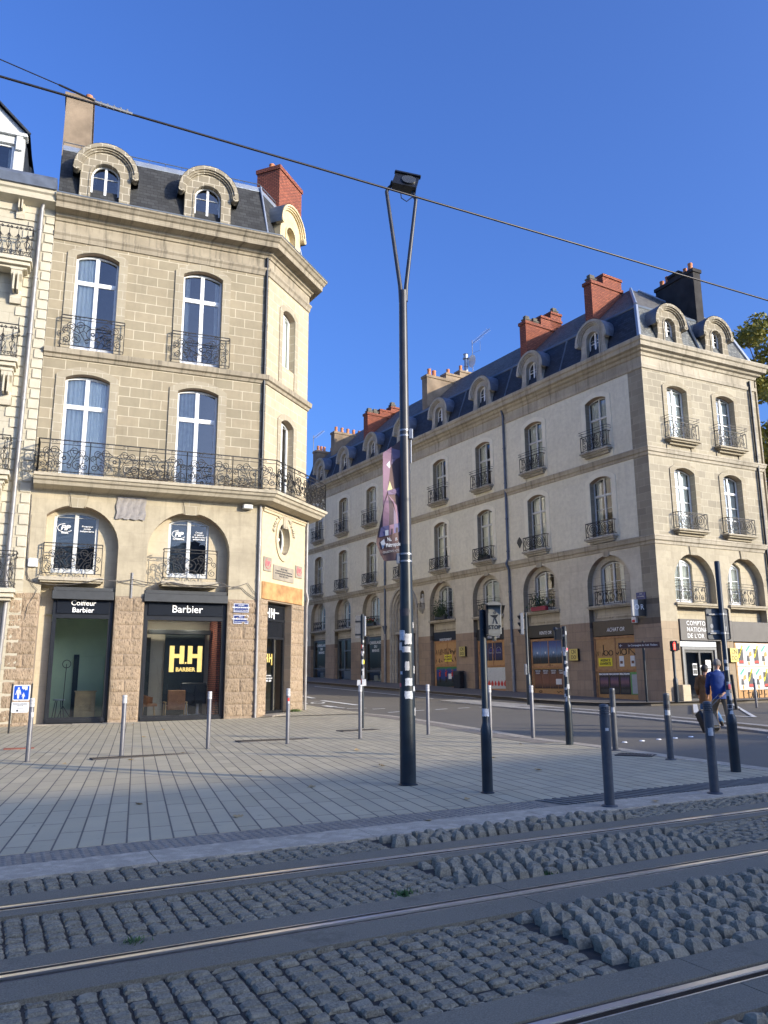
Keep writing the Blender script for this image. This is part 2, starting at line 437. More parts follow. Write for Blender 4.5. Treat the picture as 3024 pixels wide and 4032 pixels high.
# ---------------------------------------------------------------- shared building parts
_wc = {}
def window(root, M, w, z0, zs, rise, tz=None, rows=(), cols=1, ft=.055, mat='white', cur='curtain', glass='glass', depth=.06, curl=None, low=.0, room=True, blinds=False):
    """casement window centred on x=0 of M; frame > pane, curtain"""
    key = (w, z0, zs, rise, tz, tuple(rows), ft, mat, cur, glass, low, curl, blinds)
    if key not in _wc:
        f = MB(); out = arch(0, w, z0, zs, rise)
        ins = arch(0, w-2*ft, z0+ft+low, zs - (0 if rise > 0 else ft), max(0, rise-ft) if rise > 0 else 0)
        f.ring(out, ins, 0, depth)
        top = zs + rise - ft*.5
        f.bbox(-ft*.95, ft*.95, -.012, depth+.01, z0+ft*.5, top, .006)                    # meeting stiles
        iw = w/2-ft*.5
        if tz: f.bbox(-iw, iw, -.018, depth+.012, tz-ft*.75, tz+ft*.75, .008)
        for r_ in rows: f.box(-iw, iw, .005, depth-.012, r_-.014, r_+.014)
        for sx in (-1, 1):                                                              # casement inner rails
            a, b = (ft*.95, iw) if sx > 0 else (-iw, -ft*.95)
            e = a if sx > 0 else b; g = b if sx > 0 else a
            lo, hi = z0+ft+low, (tz-ft*.75 if tz else zs)
            f.box(min(g, g-sx*ft*.8), max(g, g-sx*ft*.8), -.004, depth-.006, lo, hi)
            f.box(a, b, -.003, depth-.005, lo, lo+ft*1.3)
            f.box(a, b, -.002, depth-.004, (hi-ft*.6) if tz else hi-.01, hi)
            if tz and not rise: f.box(a, b, -.002, depth-.004, zs-ft*1.4, zs-ft)
        p = MB(); p.fill(arch(0, w-ft, z0+ft*.5, zs, max(0, rise-ft*.5)), (), depth*.6)
        c = None
        if cur:
            c = MB(); n = 40
            spans = {'full': [(-w/2+ft, w/2-ft)], 'open': [(-w/2+ft, -w*.2), (w*.2, w/2-ft)], 'left': [(-w/2+ft, -.06)], 'right': [(.06, w/2-ft)], 'thin': [(-w/2+ft, -w*.30), (w*.34, w/2-ft)]}[curl or 'full']
            for a, b in spans:
                m = max(6, int(n*(b-a)/w))
                for i in range(m):
                    xa, xb = a+(b-a)*i/m, a+(b-a)*(i+1)/m
                    ya, yb = .12+.025*math.sin(xa*52+xa*xa*9),   .12+.025*math.sin(xb*52+xb*xb*9)
                    c.face([(xa,ya,z0+.05),(xb,yb,z0+.05),(xb,yb,zs+rise*.5),(xa,ya,zs+rise*.5)])
        if blinds:
            c = MB(); k = z0+.12
            while k < zs+rise*.6:
                c.face([(-w/2+ft,.13,k),(-.07,.13,k),(-.07,.155,k+.022),(-w/2+ft,.155,k+.022)]); k += .045
        _wc[key] = (f.build('window', MT[mat], local='mesh'), p.build('pane', MT[glass], local='mesh'),
                    c.build('blind' if blinds else 'curtain', MT[cur] if not blinds else MT['greyw'], local='mesh') if c else None)
    fm, pm, cm = _wc[key]
    o = inst('window', fm, root, M); inst('pane', pm, o, None)
    if cm: inst('blind' if blinds else 'curtain', cm, o, None)
    return o

def spiral(cx, cz, r, a0, turns, d=1, n=14, shrink=.25, y=0):
    pts = []
    for i in range(n+1):
        t = i/n; rr = r*(1-(1-shrink)*t); a = a0 + d*2*math.pi*turns*t
        pts.append((cx + rr*math.cos(a), y, cz + rr*math.sin(a)))
    return pts
def mirx(pts, c): return [(2*c-p[0], p[1], p[2]) for p in pts]

def scroll_panel(mb, x0, x1, z0, z1, style=0, r=.0155):
    """wrought scrollwork filling a rectangle, symmetrical about its middle"""
    cx = (x0+x1)/2; w = x1-x0; h = z1-z0; hw = w/2; mid = (z0+z1)/2
    def both(p): mb.tube(p, r, 4, caps=False); mb.tube(mirx(p, cx), r, 4, caps=False)
    if style == 0:                                     # ring in the middle, long S scrolls to the sides
        mb.tube([(cx+h*.21*math.cos(a*math.pi/8), 0, mid+h*.21*math.sin(a*math.pi/8)) for a in range(16)], r, 4, True)
        mb.tube([(cx+h*.06*math.cos(a*math.pi/4), 0, mid+h*.06*math.sin(a*math.pi/4)) for a in range(8)], r*1.6, 4, True)
        n = 18; s = []
        for i in range(n+1):
            t = i/n; s.append((cx + h*.05 + (hw*.72-h*.05)*t, 0, z0+h*.1 + h*.75*(.5-.5*math.cos(math.pi*t))))
        s = spiral(cx+h*.17, z0+h*.2, h*.13, math.pi*1.2, 1.1, -1)[::-1][:12] + s[5:] + spiral(cx+hw*.72, z1-h*.28, h*.14, math.pi*.5, 1.3, -1)
        both(s)
        both(spiral(cx+hw*.42, z1-h*.22, h*.17, math.pi*1.3, 1.4, -1, shrink=.2))
        both(spiral(cx+hw*.55, z0+h*.25, h*.2, math.pi*.4, 1.4, 1, shrink=.2))
        both(spiral(cx+hw*.84, z0+h*.22, h*.15, math.pi*.5, 1.5, 1, shrink=.2))
        both(spiral(cx+hw*.88, mid+h*.06, h*.12, math.pi*1.5, 1.4, 1, shrink=.2))
        both([(cx+h*.2,0,mid),(cx+hw*.3,0,mid+h*.1),(cx+hw*.45,0,mid-h*.02),(cx+hw*.7,0,mid+h*.12)])
        both(spiral(cx+h*.32, mid-h*.02, h*.34, math.pi*.75, .55, -1, shrink=.95))
    elif style == 1:                                   # two great round spirals
        for k in (0, 1):
            f = (lambda p: p) if not k else (lambda p: mirx(p, cx))
            mb.tube(f(spiral(cx-hw*.5, mid, min(hw*.44, h*.42), -math.pi*.5, 2.4, 1, 34, .12)), r*1.2, 4, caps=False)
            mb.tube(f([(cx-hw*.5+hw*.47*math.cos(a*math.pi/9), 0, mid+h*.46*math.sin(a*math.pi/9)) for a in range(18)]), r, 4, True)
        mb.tube([(cx, 0, z0), (cx, 0, z1)], r, 4)
        both(spiral(cx-hw*.09, z1-h*.12, h*.07, 0, 1.2)); both(spiral(cx-hw*.09, z0+h*.12, h*.07, 0, 1.2))
    elif style == 2:                                   # tall interlaced C scrolls
        for q in (.28, .76):
            both(spiral(cx+hw*q, z0+h*.27, h*.2, math.pi*.5, 1.6, 1, 18, .15)); both(spiral(cx+hw*q-hw*.1, z1-h*.27, h*.2, -math.pi*.5, 1.6, 1, 18, .15))
            both([(cx+hw*(q-.22), 0, z0), (cx+hw*(q-.27), 0, mid), (cx+hw*(q-.12), 0, z1)])
            both([(cx+hw*q, 0, z0+h*.47), (cx+hw*(q+.1), 0, mid+h*.06), (cx+hw*(q-.1), 0, z1-h*.47)])
        mb.tube([(cx+hw*.1*math.cos(a*math.pi/6), 0, mid+h*.2*math.sin(a*math.pi/6)) for a in range(12)], r, 4, True)
    elif style == 3:                                   # bellied bars with scrolls at the foot
        for q in (-.9, -.45, 0, .45, .9):
            x = cx+hw*q; s = 1 if q >= 0 else -1
            mb.tube([(x, 0, z1), (x-s*hw*.1, 0, z1-h*.25), (x+s*hw*.04, 0, mid), (x-s*hw*.04, 0, z0+h*.3), (x, 0, z0)], r, 4)
        for q in (.2, .66): both(spiral(cx+hw*q, z0+h*.25, h*.18, math.pi*.5, 1.6, 1, 16, .15)); both(spiral(cx+hw*q, z1-h*.2, h*.12, -math.pi*.5, 1.4, -1, 14, .2))
    else:                                              # upright palmettes between two scroll friezes (neighbour's house)
        n = max(2, round(w/.30))
        for i in range(n):
            x = x0 + w*(i+.5)/n; d = w/n*.24
            mb.tube([(x, 0, z0), (x, 0, z1-.13)], r, 4)
            for s in (-1, 1):
                mb.tube(spiral(x+s*d*1.0, z1-.08, .055, math.pi/2, 1.2, s, 10), r*.9, 4, caps=False)
                mb.tube(spiral(x+s*d*1.0, z0+.10, .06, -math.pi/2, 1.2, s, 10), r*.9, 4, caps=False)
                mb.tube([(x, 0, mid-.02), (x+s*d*.8, 0, mid+.14), (x+s*d*1.5, 0, mid+.10)], r, 4)
                mb.tube([(x, 0, z0+.18), (x+s*d*1.3, 0, mid-.1), (x+s*d*.3, 0, mid-.02)], r, 4)
            mb.tube([(x-.035, 0, mid+.16), (x, 0, mid+.24), (x+.035, 0, mid+.16), (x, 0, mid+.10)], r*1.6, 4, True)

_rc = {}
def railing(root, M, w, h, d, style, extra=None, y0=0.0, double=True, name='railing'):
    """window guard: front at y=-d, returns to the wall; base at z=0 of M"""
    key = (w, h, d, style, extra, double)
    if key not in _rc:
        mb = MB(); sub = MB(); a, b = -w/2, w/2
        top2 = h-.11 if double else h
        lo = .06
        scroll_panel(sub, a+.03, b-.03, lo, top2, style)
        mb.v = [(x, y-d, z) for x, y, z in sub.v]; mb.f = list(sub.f); mb.uv = list(sub.uv); mb.mi = list(sub.mi)
        loop = [(a, 0, 0), (a, -d, 0), (b, -d, 0), (b, 0, 0)]
        for z, r_ in ((h, .022), (lo, .016)) + (((top2, .014),) if double else ()):
            mb.tube([(x, y, z) for x, y, _ in loop], r_, 4)
        for x in (a, b):
            mb.tube([(x, -d, 0), (x, -d, h)], .019, 4)
            for t in ((.5,) if d > .2 else ()): mb.tube([(x, -d*t, lo), (x, -d*t, top2)], .013, 4)
        if double:
            for q in (-.25, .25):
                mb.tube(spiral(w*q-.05*(1 if q > 0 else -1), h-.055, .045, 0, 1.2, 1, 10, y=-d), .011, 4, caps=False)
                mb.tube(spiral(w*q+.06*(1 if q > 0 else -1), h-.055, .045, math.pi, 1.2, 1, 10, y=-d), .011, 4, caps=False)
        if extra:                                      # later safety rail bowed outwards above the ironwork
            for z in (extra, extra-.12 if extra > h+.2 else extra):
                mb.tube([(a-.06, .0, z), (a-.06, -d-.05, z), (b+.06, -d-.05, z), (b+.06, .0, z)], .012, 4)
            for x in (a+.1, 0, b-.1): mb.tube([(x, -d-.02, h), (x, -d-.05, extra)], .007, 4)
        _rc[key] = mb.build(name, MT['iron'], local='mesh')
    return inst(name, _rc[key], root, M)

def surround(mb, xc, w, z0, zs, rise, band=.32, y=-.045, zb=None, prot=.16):
    zb = z0 if zb is None else zb
    out = arch(xc, w+2*band, zb, zs+.10, rise+band*.55)
    ins = arch(xc, w, z0, zs, rise)
    lo = ins[0][1]
    loop = [out[0]] + out[1:] + []
    # one U-shaped band, open at the sill
    outer = out; inner = ins
    poly = [outer[0]] + outer[1:-1] + [outer[-1]] + [(inner[-1][0], zb)] + inner[-2:0:-1] + [(inner[0][0], zb)]
    mb.fill(poly, (), y); mb.side(poly, y, .01, True, area2(poly) < 0)

def dormer(root, M, w, z0, zs, rh, win, wz0, wzs, mats, depth=1.3, hood=.2, flare=0.0, blind=False, rows=(), tilt=0, cheek='slateA'):
    """round-headed stone dormer: body slab, hood moulding with scroll ends, casement; back buried in the roof"""
    st, zi = mats
    key = ('dorm', w, z0, zs, rh, win, wz0, wzs, st, blind, flare)
    if key not in _wc:
        b = MB(); n = 16
        ro = w/2
        body = [(w/2+flare, z0), (w/2+flare*.8, z0+.12), (w/2+flare*.25, z0+.35), (w/2, z0+.6)]
        arc = [(ro*math.cos(math.pi*i/n), zs+ro*math.sin(math.pi*i/n)) for i in range(n+1)]
        outer = body + arc + [(-x, z) for x, z in reversed(body)]
        hole = arch(0, win, wz0, wzs, win/2)
        b.fill(outer, [hole], 0); b.side(outer, 0, .38, True, False); b.side(hole, 0, .24, True, True)
        rim_o = arch(0, win+.16, wz0-.02, wzs, win/2+.08); rim_i = arch(0, win, wz0-.02, wzs, win/2)
        b.ring(rim_o, rim_i, -.035, .01)
        if blind: b.fill(hole, (), .24)
        h = MB()                                       # hood moulding in three steps
        r1 = ro-.02
        for (ra, rb, ya) in ((r1, r1+.08, -.07), (r1+.06, r1+.16, -.13), (r1+.13, rh, -.19)):
            o_ = [(rb*math.cos(a), zs+.02+rb*math.sin(a)) for a in [math.pi*(i/ n)*1.06-.03*math.pi for i in range(n+1)]]
            i_ = [(ra*math.cos(a), zs+.02+ra*math.sin(a)) for a in [math.pi*(i/n)*1.06-.03*math.pi for i in range(n+1)]]
            poly = o_ + i_[::-1]
            h.fill(poly, (), ya); h.side(poly, ya, .12, True, area2(poly) < 0)
        for s in (-1, 1):
            cx, cz = s*(rh-.11), zs-.02
            rr = .12
            pts = [(cx+rr*math.cos(a*math.pi/7), cz+rr*math.sin(a*math.pi/7)) for a in range(14)]
            h.fill(pts, (), -.205); h.side(pts, -.205, .12, True, False)
            pts = [(cx+rr*.4*math.cos(a*math.pi/5), cz+rr*.4*math.sin(a*math.pi/5)) for a in range(10)]
            h.fill(pts, (), -.225); h.side(pts, -.225, -.2, True, False)
        c = MB()                                       # zinc barrel behind the hood
        arc2 = [((rh+.015)*math.cos(math.pi*i/n), zs+.03+(rh+.015)*math.sin(math.pi*i/n)) for i in range(n+1)]
        arc2 = [(arc2[0][0], zs-.12)] + arc2 + [(arc2[-1][0], zs-.12)]
        c.side(arc2, -.17 if hood < .3 else -.2, depth, False, False)
        chk = MB()
        for s in (-1, 1):
            q = [(s*(w/2-.02), .3, z0), (s*(w/2-.02), depth, z0), (s*(w/2-.02), depth, zs+.1), (s*(w/2-.02), .3, zs+.1)]
            chk.face(q if s > 0 else q[::-1])
        _wc[key] = (b.build('dormer', MT[st], local='mesh'), h.build('hood_moulding', MT[st], local='mesh'), c.build('dormer_roof', MT[zi], local='mesh'), chk.build('cheek', MT[cheek], local='mesh'))
    bm_, hm, cm, km = _wc[key]
    o = inst('dormer', bm_, root, M); inst('hood_moulding', hm, o, None); inst('dormer_roof', cm, o, None); inst('cheek', km, o, None)
    if not blind:
        window(root, M @ T(0, .2, 0), win, wz0, wzs, win/2, None, rows, ft=.05, glass='glassm', cur='curtaind', curl='thin')
    return o

def pot(mb, x, y, z, r=.13, h=.45):
    mb.lathe([(r*1.0, 0), (r*1.15, .04), (r*1.0, .08), (r*.85, h*.8), (r*.98, h*.86), (r*.95, h), (r*.7, h)], 12, (x, y, z))

def chimney(root, M, x0, x1, y0, y1, z0, z1, mat, steps=(), pots=(), cap=.06, caps=(), capmat=None):
    """slab stack; steps = [(y_from, y_to, z)] raised parts along its depth; pots = [(x, y, z, r, h)]"""
    mb = MB(); mb.box(x0, x1, y0, y1, z0, z1-.18); mb.box(x0-cap, x1+cap, y0-cap, y1+cap, z1-.18, z1)
    for a, b, z in steps:
        mb.box(x0+.002, x1-.002, a, b, z1-.001, z-.14); mb.box(x0-cap, x1+cap, a-cap*.5, b+cap*.5, z-.14, z)
    o = mb.build('chimney', MT[mat], root, M)
    if pots:
        for p in pots:
            pm = MB(); pot(pm, *p); pm.build('chimney_pot', MT['terra'], o, M, smooth=40)
    if caps:
        for (a, b, c, d, z, h) in caps:
            q = MB(); q.box(a, b, c, d, z+.05, z+.05+h*.25)
            for ya in (c+.02, d-.10): 
                for xa in (a+.02, b-.1): q.box(xa, xa+.08, ya, ya+.08, z-.02, z+.05)
            q.box(a-.03, b+.03, c-.03, d+.03, z+.05+h*.25, z+.05+h*.4); q.box(a+.05, b-.05, c+.05, d-.05, z+.05+h*.4, z+h)
            q.build('chimney_cap', MT['capstone'], o, M)
    return o
MT['capstone'] = plain('cap_stone', (.12,.11,.09), .95, var=.3, scale=4)

def pipe_run(root, pts, r, mat, name='downpipe', parent=None, collars=()):
    mb = MB(); mb.tube(pts, r, 10)
    for z in collars:
        for i in range(len(pts)-1):
            a, b = Vector(pts[i]), Vector(pts[i+1])
            lo, hi = min(a.z, b.z), max(a.z, b.z)
            if lo <= z <= hi and hi-lo > .01:
                p = a + (b-a)*((z-a.z)/(b.z-a.z)); mb.tube([p-Vector((0,0,.035)), p+Vector((0,0,.035))], r*1.25, 10)
    return mb.build(name, MT[mat], root, smooth=60)
# ================================================================ setting: ground
PA = Vector((-11.24, 26.5, 0)); PC = Vector((-4.53, 29.11, 0)); PF = Vector((-3.249, 32.28, 0)); PB = Vector((11.89, 34.51, 0))
DA, DF, DG = az(68.8), az(22), az(-31.75)
DB, DC = az(-31.75), az(63.6)
MA, MF, MG = FM(PA, DA), FM(PC, DF), FM(PF, DG)
MBB = FM(PB, -DB)            # long facade: x = -u
MC = FM(PB, DC)              # short facade: x = u
TD = az(63.8); TN = Vector((TD.y, -TD.x, 0)); TO = Vector((-.01, 6.74, 0))      # tram track frame: s along, v towards camera
def tr(s, v, dz=0.0):
    p = TO + TD*s + TN*v; return (p.x, p.y, zg(p.x, p.y) + dz)

# ================================================================ building 1 (left corner block)
gran = dict(c1=(.36,.27,.19), c2=(.27,.215,.16), m=(.30,.26,.20), bw=.95, bh=.46, ms=.012, w=.45, rock=1.6, rs=11, mb=1.6, warp=.03, st=.2)
smooth_ = dict(c1=(.50,.435,.31), c2=(.46,.40,.285), m=(.40,.35,.26), bw=1.0, bh=.5, ms=.004, w=.45, rock=.15, mb=.4, st=.25)
ashA = dict(c1=(.355,.30,.205), c2=(.295,.255,.175), m=(.55,.485,.36), bw=.74, bh=.37, ms=.014, w=.3, rock=.3, st=.12)
m, nt, b, col, hh, sep, co = zones('ashlar_wall_left', [(0, gran), (4.28, smooth_), (7.9, ashA)])
MT['wallA'] = zfin(m, nt, b, col, hh)
pale = dict(c1=(.60,.50,.33), c2=(.57,.47,.31), m=(.50,.42,.28), bw=1.2, bh=.6, ms=.003, w=.12, rock=.12, mb=.3, st=.05)
ashF = dict(c1=(.50,.42,.29), c2=(.44,.37,.26), m=(.60,.53,.40), bw=.74, bh=.37, ms=.012, w=.2, rock=.3, st=.08)
m, nt, b, col, hh, sep, co = zones('ashlar_wall_facet', [(0, gran), (4.35, pale), (7.9, ashF)])
MT['wallF'] = zfin(m, nt, b, col, hh)
MT['granite'] = stone('rough_granite', (.43,.325,.22), (.36,.27,.18), (.38,.30,.21), .95, .46, .004, wamt=.4, bmp=.5, rockbump=.9)
def rough_block(m_, x0, x1, z0, z1, d, seed, y0=0.0):
    nx, nz_ = 14, 8; base = len(m_.v); vs = []
    for j in range(nz_+1):
        for i in range(nx+1):
            u, w = i/nx, j/nz_; ed = min(u*(x1-x0), (1-u)*(x1-x0), w*(z1-z0), (1-w)*(z1-z0)); x = x0+.008+(x1-x0-.016)*u; z = z0+.008+(z1-z0-.016)*w
            k = min(1, ed/.05)**.6; vs.append((x, y0-.004-d*k*(.55+.45*noise.noise(Vector((x*7, z*7, seed)))) - k*.016*noise.noise(Vector((x*26, z*26, seed+3))), z))
    m_.mesh(vs, [(j*(nx+1)+i, j*(nx+1)+i+1, (j+1)*(nx+1)+i+1, (j+1)*(nx+1)+i) for j in range(nz_) for i in range(nx)])
def rough_pier(x0, x1, z1, M, split=True, y0=0.0):
    m_ = MB(); z = -.3; k = 0
    while z < z1-.05:
        h = min(rnd.uniform(.40,.50), z1-z)
        if split and k % 2: s_ = x0+(x1-x0)*rnd.uniform(.35,.65); rough_block(m_, x0, s_, z, z+h, .05, k*3.1+x0, y0); rough_block(m_, s_, x1, z, z+h, .05, k*5.1+x1, y0)
        else: rough_block(m_, x0, x1, z, z+h, .055, k*7.7+x0, y0)
        z += h; k += 1
    return m_.build('granite_pier', MT['granite'], b1, M, smooth=180)
MT['infill'] = stone('infill_stone', (.54,.47,.33), (.50,.43,.31), (.42,.37,.27), .8, .42, .004, wamt=.2, bmp=.2, st=.08)
MT['plinth'] = plain('plinth_stone', (.30,.26,.20), .95, var=.3, scale=5, bmp=.6, bscale=12, dirt=.6)

b1 = thing('corner_building', 'left corner building of beige cut stone with slate mansard, scrollwork balcony and two barber shopfronts', 'building', PA)
XL = -.74
holesA = [arch(.82, 1.48, 13.03, 16.63, .22), arch(4.65, 1.48, 13.03, 16.63, .22),
          arch(.78, 1.48, 8.22, 11.92, .18), arch(4.65, 1.48, 8.22, 11.92, .18),
          arch(.76, 2.82, .03, 5.95, 1.4, 18, x0=-.2), arch(4.58, 2.88, .03, 5.95, 1.4, 18)]
wA = MB(); wA.fill([(XL, -.6), (7.2, -.6), (7.2, 18.1), (XL, 18.1)], holesA, 0)
for h in holesA[:4]: wA.side(h, 0, .28, True, True)
for h in holesA[4:]: wA.side(h, 0, .45, True, True)
wA.build('wall', MT['wallA'], b1, MA)
h1 = arch(.76, 1.45, 5.03, 7.0, .2); h2 = arch(4.6, 1.45, 5.03, 7.02, .2)
for k_, (o_, h_, sh_) in enumerate(((arch(.76, 2.86, 0, 5.95, 1.43, 18, x0=-.24), h1, [(.2,.02),(2.13,.02),(2.13,4.5),(.2,4.5)]), (arch(4.58, 2.92, 0, 5.95, 1.43, 18), h2, [(3.16,.02),(6.0,.02),(6.0,4.5),(3.16,4.5)]))):
    inf = MB(); inf.fill(o_, [h_, sh_], .45); inf.side(h_, .45, .7, True, True); inf.build('arch_infill', MT['infill'], b1, MA)
#, 0, 5.95, 1.43, 18, x0=-.24)], [h1, [(.2,.02),(2.13,.02),(2.13,4.5),(.2,4.5)]], .45)
#inf.fill(arch(4.58, 2.92, 0, 5.95, 1.43, 18), [h2, [(3.16,.02),(6.0,.02),(6.0,4.5),(3.16,4.5)]], .45)
wF = MB()
oc = [(1.6+.46*math.cos(t*math.pi/14), 6.78+.62*math.sin(t*math.pi/14)) for t in range(28)]
holesF = [arch(1.67, 1.02, 13.85, 16.15, .2), arch(1.7, 1.02, 8.22, 11.45, .2), oc, [(2.38,.1),(2.38,4.3),(.55,4.3),(.55,.1)]]
wF.fill([(0,-.6),(3.42,-.6),(3.42,18.1),(0,18.1)], holesF, 0)
for h in holesF: wF.side(h, 0, .35, True, True)
wF.build('wall', MT['wallF'], b1, MF)
wG = MB(); hg = [arch(x, 1.1, z, z+2.9, .2) for x in (3.5, 7.5, 11.5, 16, 20, 24, 28, 32) for z in (8.3, 13.2)]
wG.fill([(0,-.6),(36,-.6),(36,18.1),(0,18.1)], hg, 0); wG.box(0, 36, 1.2, 1.3, 0, 18)
for h in hg: wG.side(h, 0, .3, True, True)
MT['street_wall'] = plain('bounce_white', (.80,.74,.62), .9, var=.05); wG.build('wall', MT['street_wall'], b1, MG)  # unseen street side, lengthened and whitened to bounce sun onto the long facade
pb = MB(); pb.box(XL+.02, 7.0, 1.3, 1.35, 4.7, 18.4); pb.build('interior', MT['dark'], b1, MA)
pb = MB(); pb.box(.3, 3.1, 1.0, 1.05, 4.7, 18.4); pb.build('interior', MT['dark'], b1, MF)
pb = MB(); pb.box(XL, XL+.1, .3, 12, -.5, 18.4); pb.box(XL, 7.3, 13.9, 14, -.5, 18.4); pb.build('party_wall', MT['infill'], b1, MA)
poly1 = [(PA + DA*XL)[:2], PC[:2], PF[:2], (PF + DG*36)[:2]]
# mouldings
cor = MB(); sweep(cor, [(0,17.13),(.05,17.15),(.07,17.3),(.12,17.38),(.12,17.45),(.02,17.5),(.02,17.86),(.07,17.88),(.09,17.98),(.17,18.02),(.19,18.1),(.27,18.13),(.52,18.16),(.54,18.36),(.60,18.40),(.66,18.50),(.72,18.54),(.72,18.62),(.1,18.7)], poly1)
cor.build('cornice', MT['trimA'], b1, smooth=None)
st1 = MB(); sweep(st1, [(0,12.6),(.06,12.62),(.09,12.72),(.17,12.76),(.19,12.9),(.19,12.94),(0,12.98)], poly1); st1.build('string_course', MT['trimA'], b1)
zf = MB(); sweep(zf, [(.735,18.6),(.735,18.645),(.08,18.72)], poly1); zf.build('flashing', MT['zincd'], b1)
for xc, z0, zs, r_, zb in ((.82, 13.03, 16.63, .22, 13.0), (4.65, 13.03, 16.63, .22, 13.0), (.78, 8.22, 11.92, .18, 8.25), (4.65, 8.22, 11.92, .18, 8.25)):
    su = MB(); surround(su, xc, 1.48, z0, zs, r_, .31, -.05, zb); su.build('window_surround', MT['surround'], b1, MA)
su = MB(); surround(su, 1.67, 1.02, 13.85, 16.15, .2, .26, -.035, 13.0); su.build('window_surround', MT['surround'], b1, MF); su = MB(); surround(su, 1.7, 1.02, 8.22, 11.45, .2, .26, -.035, 8.22); su.build('window_surround', MT['surround'], b1, MF); su = MB()
o_ = [(1.6+.62*math.cos(t*math.pi/14), 6.78+.86*math.sin(t*math.pi/14)) for t in range(28)]
su.ring(o_, oc, -.05, .02); su.build('oval_surround', MT['facet'], b1, MF)
# balcony
bs = MB(); OV = .82
sweep(bs, [(0,7.80),(.06,7.84),(.30,7.86),(.55,7.90),(.62,8.0),(.70,8.04),(.74,8.12),(.80,8.14),(OV,8.24),(0,8.26)], [(PA + DA*(-.68))[:2], PC[:2], PF[:2], (PF + DG*2.4)[:2]])
bs.build('balcony_slab', MT['balc'], b1)
br_line = offset_line([(PA + DA*(-.60))[:2], PC[:2], PF[:2], (PF + DG*2.35)[:2]], OV-.09)
br_line = [offset_line([(PA + DA*(-.60))[:2], PC[:2]], 0)[0]] + br_line
def panel_run(mb, a, b, z0, h, styles, r=.0155, pat='s', npan=None):
    d = (b-a).length; n = npan or max(1, round(d/1.75)); t = (b-a)/d
    for z, rr in ((h, .024), (h-.14, .014), (.07, .017)):
        mb.tube([(a.x, a.y, z0+z), (b.x, b.y, z0+z)], rr, 4)
    for i in range(n):
        x0, x1 = d*i/n, d*(i+1)/n
        sub = MB(); scroll_panel(sub, x0+.04, x1-.04, .08, h-.15, styles[i % len(styles)], r)
        m_ = (x0+x1)/2
        for q in (-.2, .2):
            sub.tube(spiral(m_+q*(x1-x0)-.05*(1 if q>0 else -1), h-.07, .05, 0, 1.2, 1, 10), .007, 4, caps=False)
            sub.tube(spiral(m_+q*(x1-x0)+.07*(1 if q>0 else -1), h-.07, .05, math.pi, 1.2, -1, 10), .007, 4, caps=False)
        n0 = len(mb.v)
        for x, y, z in sub.v: mb.v.append((a.x+t.x*x - t.y*y, a.y+t.y*x + t.x*y, z0+z))
        for f in sub.f: mb.f.append(tuple(k+n0 for k in f)); mb.uv.append(None); mb.mi.append(0)
        for xx in ([x0] if i else [x0]) + ([x1] if i == n-1 else []):
            p = a + t*xx; mb.tube([(p.x, p.y, z0), (p.x, p.y, z0+h)], .021, 4)
rl = MB()
for i in range(len(br_line)-1):
    panel_run(rl, br_line[i], br_line[i+1], 8.25, 1.16, (0, 0), npan={0: 1, 1: 5, 2: 3, 3: 2}[i])
rl.build('balcony_railing', MT['iron'], b1)
dv = MB()                                              # dried vines tangled behind the balcony rail
for k in range(90):
    x = rnd.uniform(2.2, 3.8) if k < 60 else rnd.uniform(5.6, 7.1); z = 8.28+rnd.random()**2*.38; y = -.15-rnd.random()*.5
    pts = [(x, y, z)]
    for j in range(5): x += rnd.uniform(-.22, .26); z = max(8.28, z+rnd.uniform(-.10, .10)); y += rnd.uniform(-.05, .05); pts.append((x, y, z))
    dv.tube(pts, .009, 3, caps=False)
tag(dv.build('dried_vine', plain('dry_twigs', (.075,.055,.04), .9), None, MA, loc=(-8.9, 27.0, 8.3)), 'tangle of dry brown vine on the long balcony of the left corner building', 'plant')

# windows of building 1
window(b1, MA @ T(.82, .22), 1.48, 13.03, 16.60, .20, 15.72, ft=.075, curl='left')
window(b1, MA @ T(4.65, .22), 1.48, 13.03, 16.60, .20, 15.72, ft=.075, curl='thin', cur='curtaind')
window(b1, MA @ T(.78, .22), 1.48, 8.25, 11.90, .16, 10.95, ft=.075, curl='full')
window(b1, MA @ T(4.65, .22), 1.48, 8.25, 11.90, .16, 10.93, ft=.075, curl='left', cur='curtaind')
wl = []
for x, top, lines in ((.76, 'SOCIAL', 'Protection\nsociale\nindépendante'), (4.6, 'PATRIMOINE', 'Conseil\nen gestion\nde patrimoine\nindépendant')):
    w_ = window(b1, MA @ T(x, .52), 1.45, 5.05, 7.0, .2, None, ft=.07, mat='greyw', glass='glassd', blinds=True)
    text_obj('FiP', .24, w_, MA @ T(x-.36, .48, 6.62), MT['lett'], shear=.2, off=.008)
    text_obj(top, .07, w_, MA @ T(x-.36, .48, 6.44), MT['lett'], off=.002)
    sw = MB(); sw.tube([(x-.36+.24*math.cos(a*.2), .48, 6.62+.15*math.sin(a*.2)) for a in range(8, 30)], .012, 4); sw.build('swoosh', MT['lett'], w_, MA)
    text_obj(lines, .085, w_, MA @ T(x+.36, .48, 6.62 if x < 2 else 6.60), MT['lett'], off=.001)
window(b1, MF @ T(1.67, .25), 1.02, 13.9, 16.13, .18, None, ft=.07, curl='full')
window(b1, MF @ T(1.7, .25), 1.02, 8.25, 11.43, .18, None, ft=.07, curl='left')
om = MB(); om.ring(oc, [(1.6+(p[0]-1.6)*.86, 6.78+(p[1]-6.78)*.88) for p in oc], .25, .31); o_w = om.build('window', MT['white'], b1, MF)
op = MB(); op.fill(oc, (), .29); op.build('pane', MT['glassd'], o_w, MF)
text_obj('FiP', .32, o_w, MF @ T(1.55, .27, 6.75), MT['lett'], shear=.2, off=.01)
